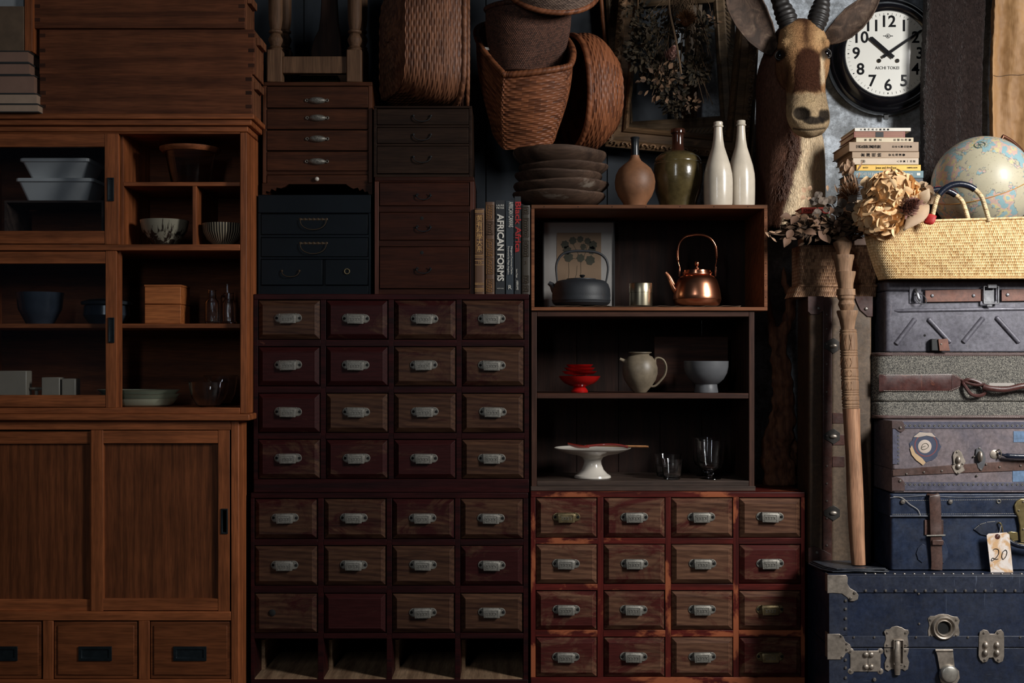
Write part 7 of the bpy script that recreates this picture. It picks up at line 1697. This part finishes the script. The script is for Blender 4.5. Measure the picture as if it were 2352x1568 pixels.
m = M(); sec = []
Ys = lambda py: -.060 - (py - 541) / 760 * .07
def stsec(py, cx, r_, k=20, ir=0, seed=0):
    y = Ys(py); c = P(cx, py, y); return [c + Vector((L(r_, y) * a, L(r_, y) * b * .9, 0)) for a, b in (sq(2 * PI * j / k, 2.6) for j in range(k))]
t = thing('carved_staff', 'carved wooden staff with stepped pointed head leaning upright before the brown suitcase', 'staff', tuple(P(1972, 1300, Ys(1300))))
part('carved_head', M().rings([stsec(*q) for q in pr]), 'staff_carved', t, ang=30)
pr2 = [(756, 1948, 18.2)]; y = 758
rings_ = [759, 764, 806, 811, 817, 846, 866, 873, 897, 902, 908, 921, 929, 935]
while y < 938:
    g = min(abs(y - q) for q in rings_); pr2.append((y, 1948 + (y - 757) * .036, 19.3 - (1.6 if g < 1.2 else 0))); y += 1.2
part('carved_grip', M().rings([stsec(*q) for q in pr2]), 'staff_carved', t, ang=60)
m = M(); r = random.Random(31)
for (ya, yb) in ((768, 803), (822, 842), (850, 864), (877, 895), (911, 919)):
    for k in range(5):
        xa = 1948 + (ya - 757) * .036 - 15 + k * 6; sg = 1 if k % 2 else -1
        m.tube([P(xa, ya, Ys(ya) - L(18.4)) + Vector((0, L(18) * .35 * ((xa - 1948) / 18) ** 2, 0)), P(xa + sg * 6, yb, Ys(yb) - L(18.4)) + Vector((0, L(18) * .35 * ((xa + sg * 6 - 1948) / 18) ** 2, 0))], .0006, 4)
part('incised_lines', m, 'crate_wood', t)
pr3 = [(938, 1955, 19.3), (960, 1956, 18.6), (1000, 1957.5, 17.8), (1060, 1961, 17.5), (1120, 1963.5, 18.2), (1180, 1966, 18), (1230, 1968, 17), (1275, 1970.5, 16), (1298, 1972, 15.4)]
pc = smoothpath([Vector(q) for q in pr3], 6); m = M(); zend = SZ + .0008
rg = [stsec(q.x, q.y, q.z) for q in pc]; dzz = rg[-1][0].z - zend
r = random.Random(2)
rg[-1] = [Vector((p.x, p.y, zend + r.uniform(0, .009))) for p in rg[-1]]
part('shaft', m.rings(rg), 'staff_wood', t, ang=60)

# driftwood root on the worn red chest
m = M()
def limb(pts, n=8):
    pc = smoothpath([P(a, b, c) for a, b, c, r_ in pts], n); rr = smoothpath([Vector((L(r_), 0, 0)) for a, b, c, r_ in pts], n); rn = random.Random(len(pts))
    m.tube(pc, [max(.004, q.x) * (1 + .12 * math.sin(i * .9)) for i, q in enumerate(rr)], 14, flat=.7)
limb([(1793, 1116, .27, 40), (1790, 1070, .27, 42), (1786, 1030, .28, 34), (1797, 990, .28, 30), (1806, 950, .28, 22), (1800, 900, .28, 26), (1795, 860, .28, 22), (1786, 830, .28, 16), (1778, 790, .28, 11), (1772, 740, .28, 10), (1766, 700, .29, 8), (1764, 660, .29, 5)])
limb([(1800, 880, .28, 18), (1802, 840, .28, 16), (1796, 790, .28, 13), (1804, 750, .28, 15), (1816, 715, .28, 14), (1815, 680, .28, 10), (1802, 650, .29, 8), (1801, 610, .29, 4)])
limb([(1778, 1110, .25, 20), (1766, 1060, .25, 20), (1762, 1020, .26, 14), (1774, 960, .27, 10), (1782, 900, .27, 8), (1776, 850, .28, 5)])
limb([(1812, 1090, .29, 20), (1820, 1040, .29, 16), (1818, 990, .29, 9)])
me = fused(m, .006, 2)
for v in me.vertices:
    v.co += Vector((nz(v.co, 30) * .006 + nz(Vector((v.co.x * 3, v.co.y, v.co.z * .3)), 60) * .004, nz(v.co + Vector((5, 5, 5)), 40) * .008, 0)); v.co.z = max(v.co.z, zR + .0008)
base = Vector((X(1793, .27), .27, zR + .0008)); me.transform(Matrix.Translation(-base)); me.materials.clear(); me.materials.append(MAT['root_wood']); me.polygons.foreach_set('use_smooth', [True] * len(me.polygons))
o = bpy.data.objects.new('driftwood_root', me); COL.objects.link(o); o.location = base; o['label'] = 'tall twisted brown driftwood root standing on the worn red chest'; o['category'] = 'driftwood'
# ------------------------------------------------------------------ wicker box on the upright suitcase
Yw = .037; zw = zv + .0006
def plan(px0, px1, Y0, Y1, z, r, n=8):
    x0, x1 = X(px0, Y0), X(px1, Y0); pts = []
    for cx, cy, a0 in ((x1 - r, Y0 + r, -PI / 2), (x1 - r, Y1 - r, 0), (x0 + r, Y1 - r, PI / 2), (x0 + r, Y0 + r, PI)):
        for k in range(n + 1): a = a0 + PI / 2 * k / n; pts.append(Vector((cx + r * math.cos(a), cy + r * math.sin(a), z)))
    return pts
def resample(pts, n):
    d = [0]
    for i in range(len(pts)): d.append(d[-1] + (pts[(i + 1) % len(pts)] - pts[i]).length)
    out = []; j = 0
    for i in range(n):
        s_ = d[-1] * i / n
        while d[j + 1] < s_: j += 1
        f = (s_ - d[j]) / max(1e-9, d[j + 1] - d[j]); out.append(pts[j % len(pts)].lerp(pts[(j + 1) % len(pts)], f))
    return out
def wallfn(top, bot, n=720):
    a, b = resample(top, n), resample(bot, n)
    def fn(u, v):
        q = (u % 1) * n; i = int(q) % n; f = q - int(q); j = (i + 1) % n
        return a[i].lerp(a[j], f).lerp(b[i].lerp(b[j], f), v)
    return fn, a, b
t = thing('wicker_box', 'square brown wicker box behind the head of the carved staff', 'basket', (X(1925, Yw), Yw + .08, zw))
zt_ = Z(563, Yw); zb_ = Z(657, Yw)
fn, a, b = wallfn(plan(1838, 2018, Yw, .175, zt_, .012), plan(1838, 2013, Yw, .175, zb_, .012))
m = M(); weave(m, fn, 128, 12, .0026, 'brick', ru=4, rv=5); part('box_wall', m, 'wicker_box', t)
fn2, a2, b2 = wallfn(plan(1832, 2016, Yw - .004, .178, zb_, .014), plan(1822, 2014, Yw - .008, .182, zw + .0015, .016))
m = M(); weave(m, fn2, 128, 2, .0026, 'brick', ru=4, rv=5); part('flared_foot', m, 'wicker_box', t)
part('box_lid', M().rings([plan(1839, 2017, Yw + .001, .174, zt_ - .004, .012), plan(1839, 2017, Yw + .001, .174, zt_ + .001, .012)]), 'wicker_dark', t)
m = M(); rope(m, resample(plan(1836, 2015, Yw - .003, .177, zb_ + .001, .012), 120), .0045, 110); part('foot_rim', m, 'wicker_box', t)
# books half hidden behind the dried leaves
zz = zt_ + .0016
t1, z1_ = lying_book(1846, 1960, 520, 0, Yw + .06, .11, zz, 'book_navy', 'pages_tan', 'dark book lying on the wicker box under the dried leaves', 'books on the wicker box'); zz = z1_ + .0005
t1, z1_ = lying_book(1858, 1905, 491, 0, Yw + .07, .10, zz, 'olive_cover', 'pages_tan', 'olive green book beneath the small red one on the wicker box', 'books on the wicker box'); zz = z1_ + .0005
t1, z1_ = lying_book(1841, 1904, 476, 0, Yw + .065, .10, zz, 'book_scarlet', 'pages_tan', 'small bright red book with dark lettering, above the dried leaves', 'books on the wicker box')
text('author', 'JOHN KEEGAN', L(8) * 1.3, (X(1868, Yw + .065), Yw + .0635, (zz + z1_) / 2), 'ink', t1, fit=L(46))

# ------------------------------------------------------------------ straw basket on the metal suitcase
Ys0, Ys1 = -.108, .018; zs0 = ZM + .0012
t = thing('straw_basket', 'long natural straw shopping basket with navy leather handles on the metal suitcase', 'basket', (X(2300, Ys0), -.05, zs0))
topP = plan(1999, 2640, Ys0, Ys1 + .012, 0, .050, 10); botP = plan(2034, 2610, Ys0 + .004, Ys1, 0, .045, 10)
def zrim(x): px = 1176 + x / (S * (D + Ys0) / D); return Z(511 - (px - 2030) * .032 if px > 2030 else 511 - (2030 - px) * .1, Ys0)
topP = [Vector((p.x, p.y, zrim(p.x))) for p in topP]; botP = [Vector((p.x, p.y, zs0 + .002)) for p in botP]
fn, a, b = wallfn(topP, botP, 1440)
def fnb(u, v): p = fn(u, v); q = fn(u, .5); return p + (Vector((q.x, q.y, 0)) - Vector((X(2320, Ys0), -.05, 0))).normalized() * .006 * math.sin(PI * v)
m = M(); weave(m, fnb, 330, 21, .0030, 'brick', ru=4, rv=4, flip=1); part('basket_wall', m, 'straw', t)
part('basket_floor', M().rings([[p + Vector((0, 0, .002)) for p in botP], [p + Vector((0, 0, .006)) for p in botP]]), 'straw', t)
m = M(); weave(m, lambda u, v: fn(u, v * .5) + (Vector((X(2320, Ys0), -.05, 0)) - Vector((fn(u, .5).x, fn(u, .5).y, 0))).normalized() * .006, 200, 8, .001, 'brick', ru=2, rv=2); part('basket_lining', m, 'straw', t)
m = M(); rope(m, resample([p + Vector((0, 0, .001)) for p in topP], 300), .0042, 330); part('rim', m, 'straw', t)
def handle(pts, i0, i1, par):
    pc = smoothpath(pts, 16); n = len(pc); a, b = int(n * i0), int(n * i1)
    h = part('handle', M().tube(pc[a:b + 1], .0108, 14), 'navy_leather_wrap', par)
    for seg_ in (pc[:a + 1], pc[b:]):
        m = M(); rope(m, seg_, .0078, 15, loop=False, per=4, seg=10, amp=.22); part('handle_wrapping', m, 'raffia', h)
    return h
Yh = Ys0 - .001
handle([P(2141, 500, Yh), P(2146, 478, Yh), P(2155, 450, Yh), P(2176, 430, Yh), P(2203, 423, Yh), P(2231, 430, Yh), P(2253, 450, Yh), P(2264, 480, Yh), P(2272, 508, Yh)], .27, .66, t)
Yh = Ys1 + .006
h = handle([P(2096, 500, Yh), P(2102, 478, Yh), P(2114, 455, Yh), P(2135, 440, Yh), P(2158, 435, Yh), P(2184, 441, Yh), P(2207, 458, Yh), P(2217, 480, Yh), P(2224, 503, Yh)], .27, .68, t)
m = M()
for k in range(26):
    a_ = smoothpath([P(2106, 466, Yh), P(2135, 436, Yh), P(2158, 430, Yh), P(2184, 436, Yh), P(2208, 456, Yh)], 8)[int(k * 1.2)]; m.ball(a_ + Vector((0, -.0085, .002)), .0016, 6)
part('red_stitching', m, 'print_red', h, kind='stuff')

# ------------------------------------------------------------------ dried flowers over the baskets
Yf = -.14
def floretball(nm, lab, px, py, Y, rx, ry, n, size, mat, seed):
    m = M(); r = random.Random(seed); c = P(px, py, Y)
    for i in range(n):
        a = i * 2.39996; b = 1 - 2 * (i + .5) / n; s_ = math.sqrt(1 - b * b); d = Vector((math.cos(a) * s_, math.sin(a) * s_, b))
        if d.y > .6: continue
        q = r.uniform(.86, 1.06); p = c + Vector((d.x * rx, d.y * min(rx, ry) * .8, d.z * ry)) * q
        d = (d + Vector((r.gauss(0, .22), r.gauss(0, .22), r.gauss(0, .22)))).normalized(); u = d.orthogonal().normalized(); v = d.cross(u); ph = r.uniform(0, 6)
        for k in range(4):
            an = ph + k * PI / 2; o_ = u * math.cos(an) + v * math.sin(an); side = d.cross(o_); ln = size * r.uniform(.75, 1.15); wd = ln * .95
            vs_ = []
            for j, (f, wf, up) in enumerate(((.0, .2, 0), (.35, .9, .16), (.72, 1.35, .34 + r.uniform(-.1, .15)), (1.05, 1.0, .42 + r.uniform(-.15, .25)))):
                b0 = p + o_ * ln * f + d * ln * up; vs_ += [b0 - side * wd * wf * .5 + d * ln * .10 * r.uniform(-.5, 1), b0, b0 + side * wd * wf * .5 + d * ln * .10 * r.uniform(-.5, 1)]
            m.add(vs_, [(j * 3 + s2, j * 3 + s2 + 1, j * 3 + s2 + 4, j * 3 + s2 + 3) for j in range(3) for s2 in range(2)], r.random())
    return m
fb = thing('dried_flower_bunch', 'dried bouquet with a big cream hydrangea and brown leaves lying across the baskets', 'dried flowers', tuple(P(1960, 540, 0)))
part('hydrangea_bloom', floretball('', '', 2046, 446, Yf, L(50), L(40), 74, .030, 'petal_cream', 3), 'petal_cream', fb, sub=1)
part('hydrangea_bloom', floretball('', '', 2020, 494, Yf - .0, L(42), L(34), 56, .029, 'petal_cream', 4), 'petal_cream', fb, sub=1)
part('pale_bloom', floretball('', '', 2108, 447, -.03, L(25), L(18), 26, .024, 'petal_grey', 5), 'petal_grey', fb, sub=1)
protea(fb, 2084, 476, Yf - .035, 36, 15, 'protea_pink', (.30, -.85, .30), 110, .30)
m = M(); r = random.Random(17)
for i in range(26):
    a = r.uniform(0, 6.28); m.leaf(P(2078 + 22 * math.cos(a), 482 + 20 * math.sin(a), Yf + .01), (math.cos(a), -.35, -math.sin(a) * .8), (r.uniform(-.4, .4), -1, .3), .040 * r.uniform(.7, 1.2), .022, .3, r.random() * .6, .4)
part('bracts', m, 'petal_pink', fb, sub=1)
m = M(); m.leaf(P(2133, 470, Yf - .01), P(2075, 532, Yf - .03) - P(2133, 470, Yf - .01), (-.3, -1, .25), L(88), L(37), .10, .75, .16, seg=10); part('large_leaf', m, 'leaf_big', fb, solid=.0008, label='large pale brown leaf')
m = M(); m.leaf(P(2122, 512, Yf), P(2150, 498, Yf) - P(2122, 512, Yf), (0, -1, .3), L(30), L(26), .25, .8, .2, seg=8); part('red_petal', m, 'red_petal', fb, solid=.0006, label='deep red petal')
m = M(); m.leaf(P(2113, 490, Yf), (-.9, -.2, -.25), (0, -1, .6), L(55), L(18), .3, .4, .3, seg=8); part('curled_leaf', m, 'petal_grey', fb, solid=.0006); m = M(); m.leaf(P(2110, 470, Yf), (.4, -.1, .7), (0, -1, .2), L(40), L(26), .3, .6, .3, seg=8); part('curled_leaf', m, 'petal_grey', fb, solid=.0006)
pincushion(fb, 1950, 447, -.02, 27, 8, 'spike', (-.2, -.5, 1))
# long mass of dry brown leaves to the left
m = M(); r = random.Random(41)
for c, rd, n, l in (((1945, 518), (62, 30), 190, 20), ((1890, 522), (58, 24), 170, 21), ((1835, 528), (30, 22), 80, 19), ((1985, 510), (34, 40), 110, 20), ((1850, 505), (32, 14), 50, 19)):
    for i in range(n):
        p = P(c[0] + r.gauss(0, .5) * rd[0], c[1] + r.gauss(0, .42) * rd[1], r.uniform(-.07, .04)); p.z = max(p.z, zt_ + .012) if p.y > .02 else max(p.z, zt_ - .004)
        m.leaf(p, (r.gauss(-.8, .5), r.gauss(-.15, .4), r.gauss(-.1, .45)), (r.gauss(0, .5), -1, r.gauss(.4, .5)), L(l) * r.uniform(.7, 1.4), L(l * .62) * r.uniform(.6, 1.1), r.uniform(-.45, .45), r.random() ** 1.5, r.uniform(.1, .7))
part('dry_leaves', m, 'leaf_grey', fb, sub=1)
m = M(); r = random.Random(43)
for (a, b) in ((1818, 500), (1832, 496), (1858, 512), (1812, 545), (1820, 528), (1870, 500), (1905, 494), (1880, 530), (1920, 505), (1846, 532)):
    m.leaf(P(a, b, -.075), (r.uniform(-1, .6), -.2, r.uniform(-.9, .3)), (r.uniform(-.4, .4), -1, .5), L(30) * r.uniform(.8, 1.2), L(19), r.uniform(-.4, .5), .5 + .5 * r.random(), .45, seg=6)
sep('curled_leaf', m, 'petal_pale', fb, sub=1)
m = M(); r = random.Random(44)
for (a, b, q) in ((1880, 447, 10), (1870, 462, 10), (1891, 461, 12), (1910, 459, 12), (1934, 466, 13), (1955, 475, 13), (1900, 478, 11), (1876, 490, 12), (1925, 485, 13), (1958, 456, 11), (1985, 485, 13), (1965, 498, 12)):
    c = P(a, b, r.uniform(-.07, -.03)); nn = Vector((r.uniform(-.4, .4), -1, r.uniform(-.2, .5))).normalized(); u = nn.orthogonal().normalized(); v = nn.cross(u)
    m.add([c + nn * .002] + [c + (u * math.cos(k * PI / 7) * L(q) + v * math.sin(k * PI / 7) * L(q) * .9) + nn * .004 * math.sin(k * 1.3) for k in range(14)], [(0, k + 1, (k + 1) % 14 + 1) for k in range(14)], r.uniform(.2, .9))
part('round_leaves', m, 'leaf_round', fb, smooth=False)
m = M()
for (a, b, q) in ((1850, 442, 9), (1857, 438, 8), (1849, 450, 8), (1856, 452, 7)):
    m.leaf(P(a, b, -.05), (a - 1853, 0, 446 - b), (0, -1, .2), L(q * 1.6), L(q * 1.4), .2, .9, .2, seg=6)
m.leaf(P(1900, 425, -.05), (0, 0, -1), (0, -1, 0), L(14), L(7), .2, .8, .3)
part('pale_petals', m, 'petal_pale', fb, smooth=False)
m = M(); r = random.Random(45)
for a, b, c, d in ((1853, 450, 1900, 500), (1880, 455, 1940, 510), (1910, 465, 1960, 520), (1757, 533, 1830, 537), (1770, 536, 1812, 530), (1768, 539, 1784, 555), (1815, 545, 1900, 530), (1960, 400, 1966, 470), (1945, 405, 1955, 470), (1953, 380, 1957, 440), (1920, 430, 1975, 500), (1935, 425, 1990, 490)):
    p, q = P(a, b, -.05), P(c, d, -.02); m.tube(smoothpath([p, p.lerp(q, .5) + Vector((r.uniform(-.01, .01), -.01, r.uniform(-.01, .01))), q], 4), .0016, 5)
part('stems', m, 'stem_pale', fb)
m = M(); r = random.Random(46)
for i in range(22):
    a, b = r.uniform(1925, 1975), r.uniform(385, 450); m.leaf(P(a, b, -.045), (r.uniform(-.6, .6), -.1, 1), (r.uniform(-.5, .5), -1, 0), L(22) * r.uniform(.6, 1.3), L(5), .3, r.random(), .4)
for i in range(5): m.leaf(P(1953 + r.uniform(-8, 8), 390 + r.uniform(-8, 12), -.05), (r.uniform(-.6, .6), -.2, 1), (r.uniform(-.5, .5), -1, 0), L(20), L(12), .3, .9, .4)
for (a, b) in ((1757, 532), (1766, 531), (1780, 536), (1772, 545)): m.leaf(P(a, b, -.05), (r.uniform(.2, 1), 0, r.uniform(-.9, .3)), (0, -1, .2), L(16), L(5), .2, .8, .3)
part('bristly_leaves', m, 'petal_pale', fb, sub=1)
